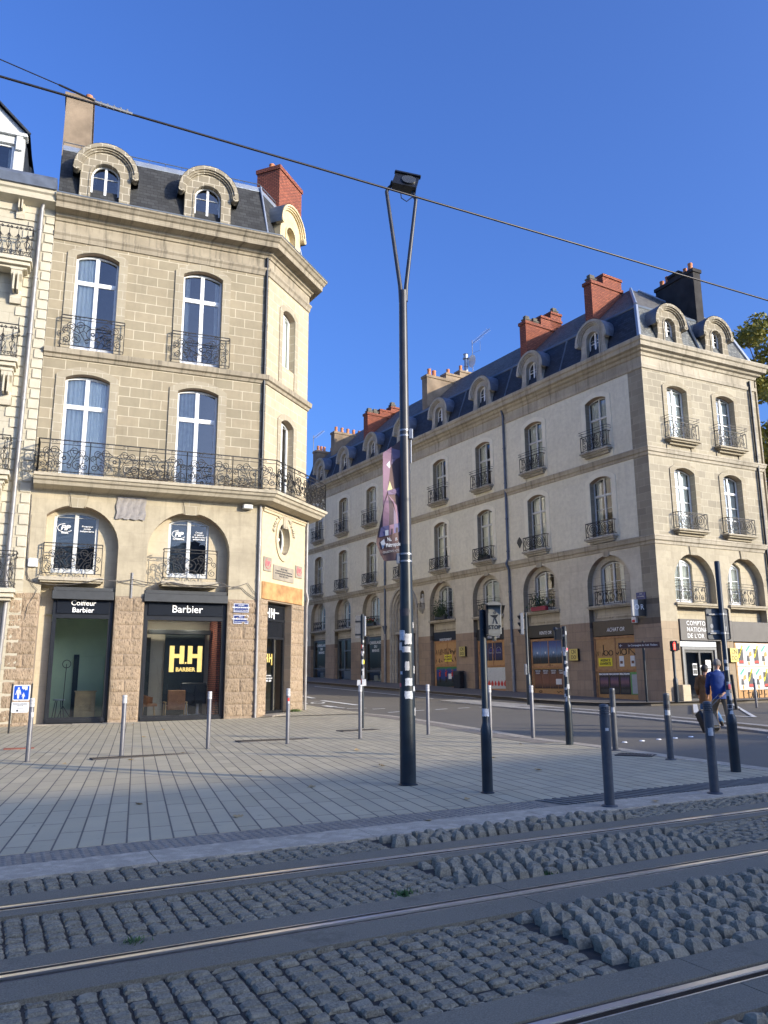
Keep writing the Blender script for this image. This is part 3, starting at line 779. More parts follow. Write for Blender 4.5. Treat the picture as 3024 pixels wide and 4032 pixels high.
for x in (3.5, 7.5, 11.5):
    for z in (8.3, 13.2): window(b1, MG @ T(x, .25), 1.1, z, z+2.8, .14, None, ft=.07, curl='full')
# garland over the oculus
ga = MB()
for k in range(70):
    t = rnd.uniform(0, 1); s = rnd.choice((-1, 1))
    a = math.pi/2 + s*(.15+t*1.25); x = 1.6+.78*math.cos(a)*(1.0 if t < .8 else 1.05); z = 6.78+(.98)*math.sin(a)
    r_ = rnd.uniform(.03, .065); n0 = len(ga.v)
    ga.lathe([(0,-r_), (r_*.8,-r_*.5), (r_, 0), (r_*.7, r_*.6), (0, r_)], 6, (x+rnd.uniform(-.05,.05), -.03, z+rnd.uniform(-.06,.06)), False)
ga.bbox(1.46, 1.74, -.13, .02, 7.2, 7.68, .03); ga.bbox(1.5, 1.58, -.16, .02, 7.25, 7.66, .02); ga.bbox(1.62, 1.70, -.16, .02, 7.25, 7.66, .02)
ga.build('garland', MT['balc'], b1, MF, smooth=50)
# window guards
for x in (.82, 4.65): railing(b1, MA @ T(x, 0, 13.0), 2.13, 1.18, .20, 0)
for x in (.72, 4.62): railing(b1, MA @ T(x, .05, 4.9), 1.86, 1.07, .24, 0)
for x0, x1 in ((-.3, 1.74), (3.62, 5.62)):
    lg = MB(); lg.bbox(x0, x1, -.26, .46, 4.72, 4.84, .015); lg.box(x0+.06, x1-.06, -.18, .46, 4.66, 4.72); lg.build('window_sill', MT['balc'], b1, MA)
# keystones
for x, z in ((.76, 7.33), (4.58, 7.33)):
    ks = MB()
    for dx in (-.30, .30):
        ks.face([(x+dx*.8-.02,-.012,z-.05),(x+dx*.8+.02,-.012,z-.05),(x+dx*1.15+.02,-.012,7.82),(x+dx*1.15-.02,-.012,7.82)])
    for q in ((x-.19, z-.06, x-.27, 7.81), ):
        ks.prism([(x-.2, z-.07), (x+.2, z-.07), (x+.29, 7.81), (x-.29, 7.81)], -.03, .02)
    ks.build('keystone', MT['surround'], b1, MA)
# roof
rf = MB(); sweep(rf, [(-.02,18.66),(-.10,19.0),(-.72,21.3)], poly1); rf.build('roof', MT['slateA'], b1)
rc = MB(); sweep(rc, [(-.70,21.27),(-.69,21.30),(-.76,21.52),(-.84,21.56),(-4.0,22.0)], poly1, False); rc.build('roof_edge', MT['zinc'], b1)
for s in (0, 1):
    pp = [PC, PF][s]; q0 = offset_line(poly1, -.06)[s+1]; q1 = offset_line(poly1, -.70)[s+1]
    pipe_run(b1, [(q0.x, q0.y, 18.7), (q1.x, q1.y, 21.5)], .045, 'zinc', 'roof_pipe')
gr = MB(); e = offset_line(poly1, -.80)
for i in range(2):
    a, b_ = e[i], e[i+1]; gr.tube([(a.x, a.y, 21.68), (b_.x, b_.y, 21.68)], .02, 5)
    n = int((b_-a).length/.6)
    for k in range(n+1): p = a + (b_-a)*k/n; gr.tube([(p.x, p.y, 21.5), (p.x, p.y, 21.7)], .012, 4)
gr.build('lightning_rail', MT['zincd'], b1)
for xc in (.87, 4.69): dormer(b1, MA @ T(xc, .02), 1.80, 18.72, 20.17, 1.16, 1.02, 18.78, 20.08, ('dormA', 'zincd'), depth=1.5)
dormer(b1, MF @ T(1.7, .02), 1.72, 18.72, 20.1, 1.05, .74, 18.85, 19.85, ('blind', 'zincd'), depth=1.5, blind=True)
chimney(b1, MA, -.82, .18, 1.6, 6.0, 20.5, 24.45, 'chim', pots=[(.0, 2.1, 24.4, .15, .5)])
chimney(b1, MF, 1.7, 3.72, .62, 1.75, 20.5, 23.45, 'brick', pots=[(2.0, 1.2, 23.42, .13, .38)], cap=.05)
# rainwater pipes
c0 = PC + (-DA*.10) + Vector((.362, -.932, 0))*.07
pipe_run(b1, [(c0.x, c0.y, 17.9), (c0.x, c0.y, 8.3)], .055, 'anth', collars=(16.5, 15, 13.4, 11.5, 9.8))
pipe_run(b1, [(c0.x, c0.y, 7.8), (c0.x, c0.y, .1)], .05, 'pipe', collars=(6.3, 5.0, 3.4, 1.8))
c1 = PF + Vector((.6, .0, 0)).normalized()*.1
pipe_run(b1, [(c1.x, c1.y, 7.9), (c1.x-.02, c1.y, 7.6), (c1.x-.02, c1.y, 4.9), (c1.x+.05, c1.y-.04, 4.6), (c1.x, c1.y, 4.3), (c1.x, c1.y, .2)], .055, 'pipe', collars=(7.4, 6.0, 4.8, 3.0, 1.6))
# wooden lintel, plinth, granite doorstep on the facet
MT['rustwood'] = plain('raw_orange_lintel', (.46,.25,.10), .9, var=.35, scale=2.5, bmp=.4, bscale=12, dirt=.5)
ln = MB(); ln.bbox(.05, 3.2, -.05, .1, 4.36, 5.0, .02); ln.build('lintel', MT['rustwood'], b1, MF)
bm2 = MB(); bm2.box(.02, 3.35, -.06, .04, 7.62, 7.8); bm2.box(.0, 3.4, -.09, .04, 7.72, 7.8); bm2.build('string_course', MT['facet'], b1, MF)
for x0, x1 in ((-.35, 1.05), (1.05, 2.0), (2.0, 2.62), (2.62, 3.4), (3.4, 4.6), (4.6, 5.7), (5.7, 6.6)):
    pl = MB(); pl.bbox(x0+.01, x1-.01, -.12-.03*rnd.random(), .46, -.3, .05+.03*rnd.random(), .02); pl.build('plinth', MT['plinth'], b1, MA)
pl = MB(); pl.bbox(.35, 2.6, -.45, .4, -.1, .21, .03); pl.build('doorstep', MT['plinth'], b1, MF)

rough_pier(2.17, 3.13, 4.28, MA); rough_pier(6.03, 7.19, 4.28, MA); rough_pier(.02, .54, 4.34, MF, False); rough_pier(2.39, 3.40, 4.34, MF)
# ---- shopfronts
MT['green'] = plain('sage_wall', (.64,.72,.48), .7, var=.05, scale=2)
MT['beigew'] = plain('beige_wall', (.42,.38,.31), .8, var=.05, scale=2)
MT['floor'] = plain('shop_floor', (.34,.31,.27), .4, var=.1, scale=2)
MT['pine'] = plain('pine_wood', (.50,.33,.15), .5, var=.2, scale=4)
MT['leather'] = plain('brown_leather', (.33,.14,.05), .45, var=.2, scale=5)
MT['teal'] = plain('dark_teal', (.02,.03,.03), .6)
def lamp_mat(name, c, e):
    m, nt, b = newmat(name); b.inputs['Base Color'].default_value = c4(c); b.inputs['Emission Color'].default_value = c4(c); b.inputs['Emission Strength'].default_value = e; return m
MT['spot'] = lamp_mat('ceiling_spot', (1, .93, .8), 25.0)
def shopfront(x0, x1, walls, sash=True):
    f = MB(); y = .16
    o_ = [(x0,.06),(x1,.06),(x1,4.42),(x0,4.42)]; i_ = [(x0+.13,.26),(x1-.13,.26),(x1-.13,3.50),(x0+.13,3.50)]
    f.ring(o_, i_, y, y+.14); f.box(x0+.05, x1-.05, y-.04, y, .10, .20)
    sf = f.build('shopfront', MT['anth'], b1, MA)
    g = MB(); g.fill(i_, (), y+.09); g.build('shop_window', MT['glassd'], sf, MA)
    a = MB(); a.bbox(x0-.06, x1+.0, -.13, .4, 4.12, 4.40, .02); a.box(x0-.02, x1-.04, -.05, .4, 4.40, 4.52); a.build('awning_cassette', MT['anthl'], sf, MA)
    s = MB(); s.bbox(x0+.12, x1-.12, y-.05, y, 3.66, 4.10, .008); s.build('fascia_sign', MT['blackp'], sf, MA)
    r = MB(); r.box(x0-.2, x1+.2, .5, 3.6, .10, .16); r.build('shop_floor', MT['floor'], sf, MA)
    r = MB(); r.face([(x0-.2,2.4,.1),(x1+.2,2.4,.1),(x1+.2,2.4,3.7),(x0-.2,2.4,3.7)]); r.face([(x0-.2,.47,.1),(x0-.2,2.4,.1),(x0-.2,2.4,3.7),(x0-.2,.47,3.7)])
    r.face([(x1+.2,2.4,.1),(x1+.2,.47,.1),(x1+.2,.47,3.7),(x1+.2,2.4,3.7)]); r.face([(x0-.2,.3,3.62),(x0-.2,2.4,3.62),(x1+.2,2.4,3.62),(x1+.2,.3,3.62)]); r.build('shop_wall', MT[walls], sf, MA)
    return sf
MT['anthl'] = plain('grey_cassette', (.045,.048,.05), .5, .1, var=.15, scale=4)
MT['blackp'] = plain('black_panel', (.010,.012,.016), .25, var=.05)
sf1 = shopfront(.22, 2.13, 'green')
text_obj('Coiffeur\nBarbier', .235, sf1, MA @ T(1.17, .09, 3.885), MT['lett'], off=.003)
sf2 = shopfront(3.17, 6.0, 'beigew')
text_obj('Barbier', .36, sf2, MA @ T(4.62, .09, 3.88), MT['lett'], off=.003)
# gold logo on the big pane: two H's sharing a point, BARBER under
lg = MB(); Z0, Z1 = 1.72, 2.62
for xa, xb in ((4.10, 4.60), (4.72, 5.22)):
    lo_l = Z0 if xa < 4.5 else Z0+.28; lo_r = Z0+.28 if xa < 4.5 else Z0
    lg.box(xa, xa+.16, .235, .24, lo_l, Z1); lg.box(xb-.16, xb, .235, .24, lo_r, Z1); lg.box(xa+.16, xb-.16, .235, .24, 2.20, 2.34)
lg.box(4.63, 4.69, .235, .24, 2.0, 2.06)
lg.build('logo', MT['gold'], sf2, MA)
text_obj('BARBER', .19, sf2, MA @ T(4.66, .237, 1.80), MT['gold'], off=.006)
# facet shop door
dr = MB(); dr.ring([(.57,.22),(2.36,.22),(2.36,4.28),(.57,4.28)], [(.67,.32),(2.26,.32),(2.26,4.18),(.67,4.18)], .28, .36)
dr.box(.57, 2.36, .26, .37, 3.62, 3.70); dr.box(.57, 2.36, .27, .36, 2.95, 3.03); dr.box(1.52, 1.60, .27, .36, .3, 2.95)
drr = dr.build('shop_door', MT['anth'], b1, MF)
g = MB(); g.fill([(.62,.27),(2.31,.27),(2.31,2.95),(.62,2.95)], (), .33); g.build('pane', MT['glassd'], drr, MF)
g = MB(); g.box(.67, 2.26, .30, .34, 3.03, 4.18); g.build('fascia_sign', MT['blackp'], drr, MF)
g = MB(); g.box(.3, 2.9, 1.6, 1.65, .1, 4.4); g.build('shop_wall', MT['teal'], drr, MF)
lg = MB()
for xa, xb in ((.95, 1.22), (1.30, 1.57)):
    lg.box(xa, xa+.08, .288, .296, 3.62 if xa < 1.2 else 3.74, 4.10); lg.box(xb-.08, xb, .288, .296, 3.74 if xa < 1.2 else 3.62, 4.10); lg.box(xa+.08, xb-.08, .288, .296, 3.88, 3.95)
lg.box(1.62, 1.9, .288, .296, 3.93, 3.97)
lg.build('logo', MT['lett'], drr, MF)
lg = MB()
for xa, xb in ((.95, 1.2), (1.26, 1.51)):
    lg.box(xa, xa+.07, .316, .324, 1.98 if xa < 1.2 else 2.08, 2.40); lg.box(xb-.07, xb, .316, .324, 2.08 if xa < 1.2 else 1.98, 2.40); lg.box(xa+.07, xb-.07, .316, .324, 2.2, 2.27)
lg.build('logo', MT['gold'], drr, MF)
text_obj('Ouverture\nLundi au Samedi\n9H00 - 20H', .10, drr, MF @ T(1.22, .31, 1.5), MT['lett'])

# ---- things inside and on the left building
def q_thing(name, label, cat, M, p, group=None):
    w = M @ Vector(p); return thing(name, label, cat, w, group)
ct = q_thing('shop_counter', 'pine wood counter standing behind the narrow shop window', 'counter', MA, (1.5, 1.3, .16))
m_ = MB(); m_.bbox(1.12, 1.78, 1.0, 1.5, .16, 1.06, .01); m_.build('body', MT['pine'], ct, MA)
m_ = MB(); m_.bbox(1.09, 1.81, .97, 1.53, 1.06, 1.10, .008); m_.build('counter_top', MT['pine'], ct, MA)
sl = q_thing('bar_stool', 'round metal stool beside the pine counter in the narrow shop', 'stool', MA, (.62, 1.2, .16))
m_ = MB(); m_.lathe([(.0,.78),(.19,.78),(.2,.80),(.19,.83),(0,.83)], 18, tuple(Vector((.62,1.2,.0))), False); m_.build('seat', MT['greyw'], sl, MA)
for a in range(4):
    c_, s_ = math.cos(a*math.pi/2+.5), math.sin(a*math.pi/2+.5); m_ = MB(); m_.tube([(.62+.12*c_, 1.2+.12*s_, .79), (.62+.22*c_, 1.2+.22*s_, .16)], .014, 6); m_.build('leg', MT['anthl'], sl, MA)
idr = MB(); idr.bbox(1.18, 2.05, 2.32, 2.4, .16, 2.3, .01); idr.build('inner_door', MT['green'], sf1, MA)
idr = MB(); idr.box(1.0, 1.18, 2.3, 2.39, .16, 2.36); idr.box(.2, .3, .5, .6, .16, 3.4); idr.build('door_trim', MT['teal'], sf1, MA)
tri = q_thing('light_tripod', 'slim black tripod stand behind the narrow shop window', 'tripod', MA, (.75, .9, .16))
m_ = MB(); m_.tube([(.75,.9,.6),(.78,.9,2.0)], .012, 6)
for a in range(3): m_.tube([(.75,.9,.62),(.75+.3*math.cos(a*2.1), .9+.3*math.sin(a*2.1), .16)], .01, 5)
m_.build('stand', MT['anth'], tri, MA)
m_ = MB(); m_.tube([(.78+.13*math.cos(a*.4), .9, 2.0+.13*math.sin(a*.4)) for a in range(16)], .012, 5, True); m_.build('ring_light', MT['anth'], tri, MA)
for k, (x, y, rz) in enumerate(((3.55, .95, .4), )):
    ch = q_thing('tub_chair', 'round tan leather tub chair at the left of the big barber window', 'chair', MA, (x, y, .16))
    m_ = MB()
    for j in range(14):
        a0, a1 = math.pi*(-.05+1.1*j/14)+1.2, math.pi*(-.05+1.1*(j+1)/14)+1.2
        q = [(x+.30*math.cos(a), y+.28*math.sin(a)) for a in (a0, a1)]; p_ = [(x+.24*math.cos(a), y+.22*math.sin(a)) for a in (a0, a1)]
        zt = .98 - .12*abs(j-6.5)/6.5
        m_.mesh([(*q[0],.55),(*q[1],.55),(*q[1],zt),(*q[0],zt),(*p_[0],.55),(*p_[1],.55),(*p_[1],zt),(*p_[0],zt)], [(0,1,2,3),(5,4,7,6),(3,2,6,7),(0,4,5,1)])
    m_.build('backrest', MT['leather'], ch, MA); m_ = MB(); m_.bbox(x-.27, x+.27, y-.25, y+.25, .55, .64, .02); m_.build('seat', MT['leather'], ch, MA)
    for sx in (-.22, .22):
        for sy in (-.2, .2): m_ = MB(); m_.tube([(x+sx*.8, y+sy*.8, .56), (x+sx, y+sy, .16)], .016, 6); m_.build('leg', MT['pine'], ch, MA)
x, y = 4.45, .9
ch = q_thing('armchair', 'brown leather armchair with wooden arms seen from behind under the gold letters', 'chair', MA, (x, y, .16))
m_ = MB(); m_.bbox(x-.30, x+.30, y-.34, y-.24, .50, 1.10, .02); m_.build('backrest', MT['leather'], ch, MA)
m_ = MB(); m_.bbox(x-.30, x+.30, y-.24, y+.35, .42, .58, .02); m_.build('seat', MT['leather'], ch, MA)
for s in (-1, 1):
    m_ = MB(); m_.bbox(x+s*.36-.03, x+s*.36+.03, y-.3, y+.36, .66, .70, .008); m_.build('armrest', MT['pine'], ch, MA)
    for sy in (-.26, .32): m_ = MB(); m_.bbox(x+s*.36-.02, x+s*.36+.02, y+sy-.02, y+sy+.02, .16, .66, .004); m_.build('leg', MT['pine'], ch, MA)
for x in (3.75, 4.95): m_ = MB(); m_.lathe([(.0,0),(.16,0),(.17,.03),(0,.03)], 20, (x, 1.3, 3.585), False); o = m_.build('ceiling_light', MT['spot'], sf2, MA)
m_ = MB(); m_.box(3.45, 3.62, 2.2, 2.38, .16, 3.0); m_.box(4.15, 5.6, 2.25, 2.38, .16, 3.3); m_.build('dark_partition', MT['teal'], sf2, MA)
m_ = MB(); m_.bbox(3.45, 5.7, 1.5, 1.9, 3.1, 3.25, .01); m_.build('ceiling_baffle', MT['anthl'], sf2, MA)
m_ = MB(); m_.box(5.78, 5.98, .6, 2.38, .16, 3.6); m_.build('brick_wall', MT['brick'], sf2, MA)
for x in (4.95, 5.35):
    ch = q_thing('barber_chair', 'black barber chair deeper inside the barber shop, %s' % ('left of the pair' if x < 5 else 'beside the brick wall'), 'chair', MA, (x, 1.75, .16), 'barber chairs in the big shop')
    m_ = MB(); m_.bbox(x-.28, x+.28, 1.5, 1.95, .6, .74, .03); m_.build('seat', MT['anth'], ch, MA)
    m_ = MB(); m_.bbox(x-.27, x+.27, 1.43, 1.53, .7, 1.35, .03); m_.build('backrest', MT['anth'], ch, MA)
    m_ = MB(); m_.lathe([(.26,0),(.26,.04),(.06,.08),(.05,.45),(0,.45)], 14, (x, 1.75, .16), False); m_.build('pedestal', MT['greyw'], ch, MA)

MT['plate'] = plain('enamel_blue', (.015,.035,.16), .3, var=.05)
for z, l1, l2, lb in ((3.98, 'COURS', 'FRANKLIN ROOSEVELT', 'blue street name plate, upper of the two on the granite pier beside the barber window'), (3.57, 'BALI', 'FRANKLIN ROOSEVELT', 'blue street name plate, lower of the two on the granite pier beside the barber window')):
    sp = q_thing('street_plate', lb, 'sign', MA, (6.5, -.03, z), 'street name plates on the left building')
    m_ = MB(); m_.bbox(6.22, 6.78, -.04, -.005, z-.165, z+.165, .006); m_.build('plate', MT['plate'], sp, MA)
    m_ = MB(); m_.ring([(6.235,z-.15),(6.765,z-.15),(6.765,z+.15),(6.235,z+.15)], [(6.25,z-.135),(6.75,z-.135),(6.75,z+.135),(6.25,z+.135)], -.044, -.038); m_.build('border', MT['lett'], sp, MA)
    text_obj(l1, .065, sp, MA @ T(6.5, -.044, z+.09), MT['lett']); text_obj(l2, .062, sp, MA @ T(6.5, -.044, z+.01), MT['lett'], off=.002)
    text_obj('ALLÉE DU PORT MAILLARD' if z > 3.8 else 'ALEZ PORZH MAILHARD', .040, sp, MA @ T(6.5, -.044, z-.09), MT['lett'])
MT['plaque'] = plain('grey_plaque', (.30,.26,.20), .8, var=.2, scale=3)
MT['pink'] = plain('faded_pink', (.60,.12,.14), .7, var=.3, scale=10)
for x0, x1, z0, z1, kind, lb in ((.13, .70, 5.40, 5.93, 0, 'small grey plaque with pink logo, left of the long plaque'), (.84, 2.45, 5.16, 5.72, 1, 'long grey stone plaque with engraved lines under the oval window'), (2.58, 3.16, 5.42, 5.90, 0, 'small grey plaque with pink logo, right of the long plaque')):
    sp = q_thing('wall_plaque', lb, 'plaque', MF, ((x0+x1)/2, -.02, z0), 'plaques under the oval window')
    m_ = MB(); m_.bbox(x0, x1, -.035, -.004, z0, z1, .006); m_.build('plate', MT['plaque'], sp, MF)
    cx = (x0+x1)/2
    if kind: text_obj("Au 1er étage\nConseil en Gestion de Patrimoine\net Protection Sociale Indépendante\nTél 02 40 12 60 41", .095, sp, MF @ T(cx, -.038, z0+.30), MT['dark'], off=.001)
    else:
        text_obj('FiP', .24, sp, MF @ T(cx, -.038, z0+.28), MT['pink'], shear=.2, off=.012)
        m_ = MB(); m_.tube([(cx+.2*math.cos(a*.3), -.036, z0+.28+.18*math.sin(a*.3)) for a in range(6, 22)], .014, 4); m_.build('ring', MT['pink'], sp, MF)
# hung sheet
sh = MB(); n = 16
for i in range(n):
    for j in range(10):
        def P_(a, b):
            x = 2.02+.98*a/n; z = 7.76-(.80+.018*math.sin(a*1.3)+.012*math.sin(a*2.9))*b/10
            return (x+.02*math.sin(b*1.1), -.03-.03*(b/10)-.016*abs(math.sin(a*.9+b*.25))-.010*math.sin(b*1.7+a), z)
        sh.face([P_(i,j+1), P_(i+1,j+1), P_(i+1,j), P_(i,j)])
tag(sh.build('hanging_sheet', plain('old_sheet', (.27,.25,.235), .9, var=.15, scale=4), None, MA, loc=MA @ Vector((2.5, -.05, 7.0))), 'crumpled grey cloth sheet fixed to the wall between the two arched windows', 'cloth')
fl = q_thing('security_light', 'small grey wall light under the balcony near the corner', 'light', MA, (6.55, -.1, 7.7))
m_ = MB(); m_.bbox(6.42, 6.78, -.26, -.02, 7.62, 7.78, .03); m_.build('housing', MT['greyw'], fl, MA)
m_ = MB(); m_.box(6.40, 6.50, -.05, .0, 7.66, 7.74); m_.build('bracket', MT['anthl'], fl, MA)
ab = q_thing('alarm_box', 'small white square box on the wall left of the first arch', 'box', MA, (-.5, -.06, 5.3))
m_ = MB(); m_.bbox(-.66, -.35, -.12, 0, 5.16, 5.44, .03); m_.build('cover', MT['white'], ab, MA)
sb = MB(); sb.bbox(2.66, 2.72, -.05, .0, 4.22, 5.10, .006); tag(sb.build('iron_strap', MT['pipe'], None, MA, loc=MA @ Vector((2.69, 0, 4.3))), 'vertical rusty iron strap on the pier between the two shopfronts', 'bracket')
def cable(pts, r, label, seed):
    rr = random.Random(seed); m_ = MB(); P = []
    for i in range(len(pts)-1):
        a, b = Vector(pts[i]), Vector(pts[i+1])
        for k in range(6): t = k/6; P.append(a.lerp(b, t) - Vector((0, 0, .12*math.sin(math.pi*t)*min(1, (b-a).length/2.0))) + Vector((rr.uniform(-.01,.01), 0, rr.uniform(-.012,.012))))
    P.append(Vector(pts[-1])); m_.tube(P, r, 5)
    return tag(m_.build('wall_cable', MT['cable'], None, MA, loc=MA @ Vector(pts[0]), smooth=60), label, 'cable', 'cables looping along the left facade')
MT['cable'] = plain('weathered_cable', (.10,.09,.08), .7, var=.3)
cable([(-.72,-.04,7.6),(-.70,-.05,5.6),(-.62,-.05,4.75),(-.1,-.04,4.6),(1.6,-.3,4.80),(2.7,-.06,4.86),(4.0,-.3,4.78),(5.7,-.3,4.82),(6.5,-.05,4.7),(7.1,-.06,4.3)], .014, 'thick grey cable that runs from the left quoins past both window sills to the corner', 1)
cable([(-.68,-.05,6.9),(-.66,-.05,4.9),(-.3,-.05,4.4),(-.55,-.05,3.9),(-.62,-.05,3.4)], .010, 'thin cable looping down the left edge below the alarm box', 2)
cable([(2.2,-.04,4.80),(2.9,-.06,4.70),(3.7,-.32,4.80),(5.8,-.3,4.70),(6.7,-.05,4.88),(7.15,-.06,4.4)], .011, 'thin cable sagging across the pier from the middle to the building corner', 3)
cable([(-.76,-.03,18.0),(-.75,-.03,13.0),(-.73,-.03,8.6)], .012, 'dark cable running down the joint between the two facades', 4)
# ================================================================ neighbour at the far left
nb = thing('townhouse', 'pale stone townhouse with rusticated quoins and bracketed balconies at the far left', 'building', MA @ Vector((-4, 0, 0)))
MT['nbst'] = stone('cream_cut_stone', (.50,.455,.35), (.46,.42,.32), (.34,.31,.235), 1.3, .36, .008, wamt=.08, bmp=.35, st=.06)
MT['nbq'] = plain('cream_quoin', (.50,.455,.35), .9, var=.1, scale=3, bmp=.15, bscale=25)
w = MB(); hn = [arch(-3.4, 1.3, z, z+2.7, .25) for z in (5.0, 8.5, 12.3, 16.0)] + [arch(-6.2, 1.3, z, z+2.7, .25) for z in (5.0, 8.5, 12.3, 16.0)]
hn = [h if h[0][1] < 15 else h for h in hn]
w.fill([(-10,-.6),(-.74,-.6),(-.74,18.9),(-10,18.9)], hn, -.02)
for h in hn: w.side(h, -.02, .3, True, True)
w.build('wall', MT['nbst'], nb, MA)
q = MB(); z = 4.7; k = 0
while z < 18.3:
    x0 = -1.42 if k % 2 == 0 else -1.30
    q.bbox(-1.06, -.76 if k % 2 else -.78, -.06, .0, z+.02, z+.34, .02) if k % 2 else q.bbox(-1.12, -.76, -.055, .0, z+.02, z+.34, .02)
    q.bbox(-1.78 if k % 2 else -1.62, -1.34, -.06, .0, z+.02, z+.34, .02)
    z += .37; k += 1
q.build('quoins', MT['nbq'], nb, MA)
rough_pier(-1.12, -.22, 4.3, MA)
g = MB(); g.fill([(-9,-.2),(-1.4,-.2),(-1.4,4.1),(-9,4.1)], (), -.06); g.build('ground_floor_wall', MT['anthl'], nb, MA)
line = [(PA + DA*(-10))[:2], (PA + DA*(-.76))[:2]]
c = MB(); sweep(c, [(0,17.9),(.08,17.95),(.1,18.2),(.25,18.25),(.5,18.32),(.55,18.5),(.62,18.55),(.66,18.72),(0,18.8)], line); c.build('cornice', MT['nbq'], nb)
c = MB(); sweep(c, [(.60,18.66),(.72,18.68),(.78,19.0),(.74,19.12),(.60,19.14),(.45,19.2),(-.1,19.1)], line); c.build('gutter', MT['bluegrey'], nb)
c = MB(); sweep(c, [(-.1,19.05),(-.75,21.6),(-5.0,22.4)], [(PA + DA*(-10))[:2], (PA + DA*(-1.95))[:2]]); c.build('roof', MT['slateB'], nb)
c = MB(); sweep(c, [(-.1,19.05),(-1.9,19.75),(-5,20.2)], [(PA + DA*(-1.96))[:2], (PA + DA*(-.78))[:2]]); c.build('low_roof', MT['slateB'], nb)
def corbel(x, zt, h, w_, d):
    m_ = MB(); pr = [(0,-h),(-d*.25,-h),(-d*.35,-h*.85),(-d*.3,-h*.6),(-d*.55,-h*.35),(-d*.95,-h*.2),(-d,-.06),(-d,0),(0,0)]
    n0 = len(m_.v)
    for xx in (x-w_/2, x+w_/2): m_.v += [(xx, y, zt+z_) for y, z_ in pr]
    n = len(pr); m_.f += [tuple(range(n)), tuple(range(2*n-1, n-1, -1))] + [(i, i+n, (i+1) % n+n, (i+1) % n) for i in range(n)]; m_.uv += [None]*(n+2); m_.mi += [0]*(n+2)
    m_.box(x-w_/2-.03, x+w_/2+.03, -d-.02, 0, zt-.08, zt-.001)
    m_.box(x-w_*.28, x-w_*.12, -d*.98, 0, zt-h*.7, zt-.1); m_.box(x+w_*.12, x+w_*.28, -d*.98, 0, zt-h*.7, zt-.1)
    return m_.build('corbel', MT['nbq'], nb, MA)
for zt, xr in ((15.88, -1.34), (12.15, -1.50), (8.22, -1.42), (4.36, -.92)):
    m_ = MB(); sweepline = [(-5.6, xr)]
    m_.bbox(-5.6, xr, -.72, 0, zt-.14, zt, .02); m_.bbox(-5.56, xr-.05, -.64, 0, zt-.28, zt-.13, .03); m_.box(-5.5, xr-.14, -.52, 0, zt-.38, zt-.27)
    m_.build('balcony_slab', MT['nbq'], nb, MA)
    r_ = MB(); a = MA @ Vector((-5.5, -.66, 0)); b_ = MA @ Vector((xr-.06, -.66, 0)); c_ = MA @ Vector((xr-.06, 0, 0))
    sub = MB(); scroll_panel(sub, -5.5, xr-.06, .06, 1.16, 4); 
    r_.v = [(x, y-.66, z_+zt) for x, y, z_ in sub.v]; r_.f = list(sub.f); r_.uv = list(sub.uv); r_.mi = list(sub.mi)
    sub = MB(); scroll_panel(sub, 0, .64, .06, 1.16, 4); n0 = len(r_.v)
    r_.v += [(xr-.06, -.66+x, z_+zt) for x, y, z_ in sub.v]; r_.f += [tuple(i+n0 for i in f) for f in sub.f]; r_.uv += list(sub.uv); r_.mi += list(sub.mi)
    for zz, rr in ((1.2, .024), (1.07, .014), (.2, .014), (.06, .016)): r_.tube([(-5.5,-.66,zt+zz),(xr-.06,-.66,zt+zz),(xr-.06,0,zt+zz)], rr, 4)
    r_.tube([(xr-.06,-.66,zt),(xr-.06,-.66,zt+1.2)], .018, 4)
    r_.build('balcony_railing', MT['iron'], nb, MA)
    if zt > 5: corbel(-1.80, zt-.36, 1.15, .34, .55); corbel(-5.2, zt-.36, 1.15, .34, .55)
for k, z in enumerate((5.0, 8.5, 12.3, 16.0)):
    for x in (-3.4, -6.2): window(nb, MA @ T(x, .2), 1.3, z, z+2.6, .2, z+2.0, ft=.07, curl='full')
corbel(-1.9, 18.6, .95, .26, .35)
m_ = MB()                                              # white pedimented dormer
m_.ring([(-3.9,19.1),(-1.98,19.1),(-1.98,20.9),(-3.9,20.9)], [(-3.55,19.15),(-2.3,19.15),(-2.3,20.55),(-3.55,20.55)], -.1, .2); m_.bbox(-4.0, -1.9, -.22, .2, 20.86, 21.0, .02)
m_.prism([(-4.0,21.0),(-1.9,21.0),(-2.94,21.95)], -.1, .2); m_.bbox(-2.27, -2.05, -.2, -.1, 20.3, 20.86, .02)
dd = m_.build('dormer', MT['greyw'], nb, MA)
m_ = MB(); m_.tube([(-1.82,-.24,20.98),(-2.94,-.24,22.05),(-4.1,-.24,20.98)], .05, 4); m_.face([(-1.82,-.26,21.0),(-1.82,2.0,21.0),(-2.94,2.0,22.1),(-2.94,-.26,22.1)]); m_.face([(-4.1,-.26,21.0),(-2.94,-.26,22.1),(-2.94,2.0,22.1),(-4.1,2.0,21.0)]); m_.face([(-1.97,.19,19.1),(-1.97,2.0,19.1),(-1.97,2.0,21),(-1.97,.19,21)])
m_.build('dormer_roof', MT['slateB'], dd, MA)
window(nb, MA @ T(-2.92, .02), 1.26, 19.15, 20.55, 0, None, ft=.08, curl='thin', glass='glassm')
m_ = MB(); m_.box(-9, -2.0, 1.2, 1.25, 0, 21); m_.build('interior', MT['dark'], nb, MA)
m_ = MB(); m_.box(-10, -9.9, 0, 12, -.5, 20.5); m_.box(-10, -.8, 12, 12.1, -.5, 20.5); m_.build('party_wall', MT['nbst'], nb, MA)
px_ = lambda x, y, z: MA @ Vector((x, y, z))
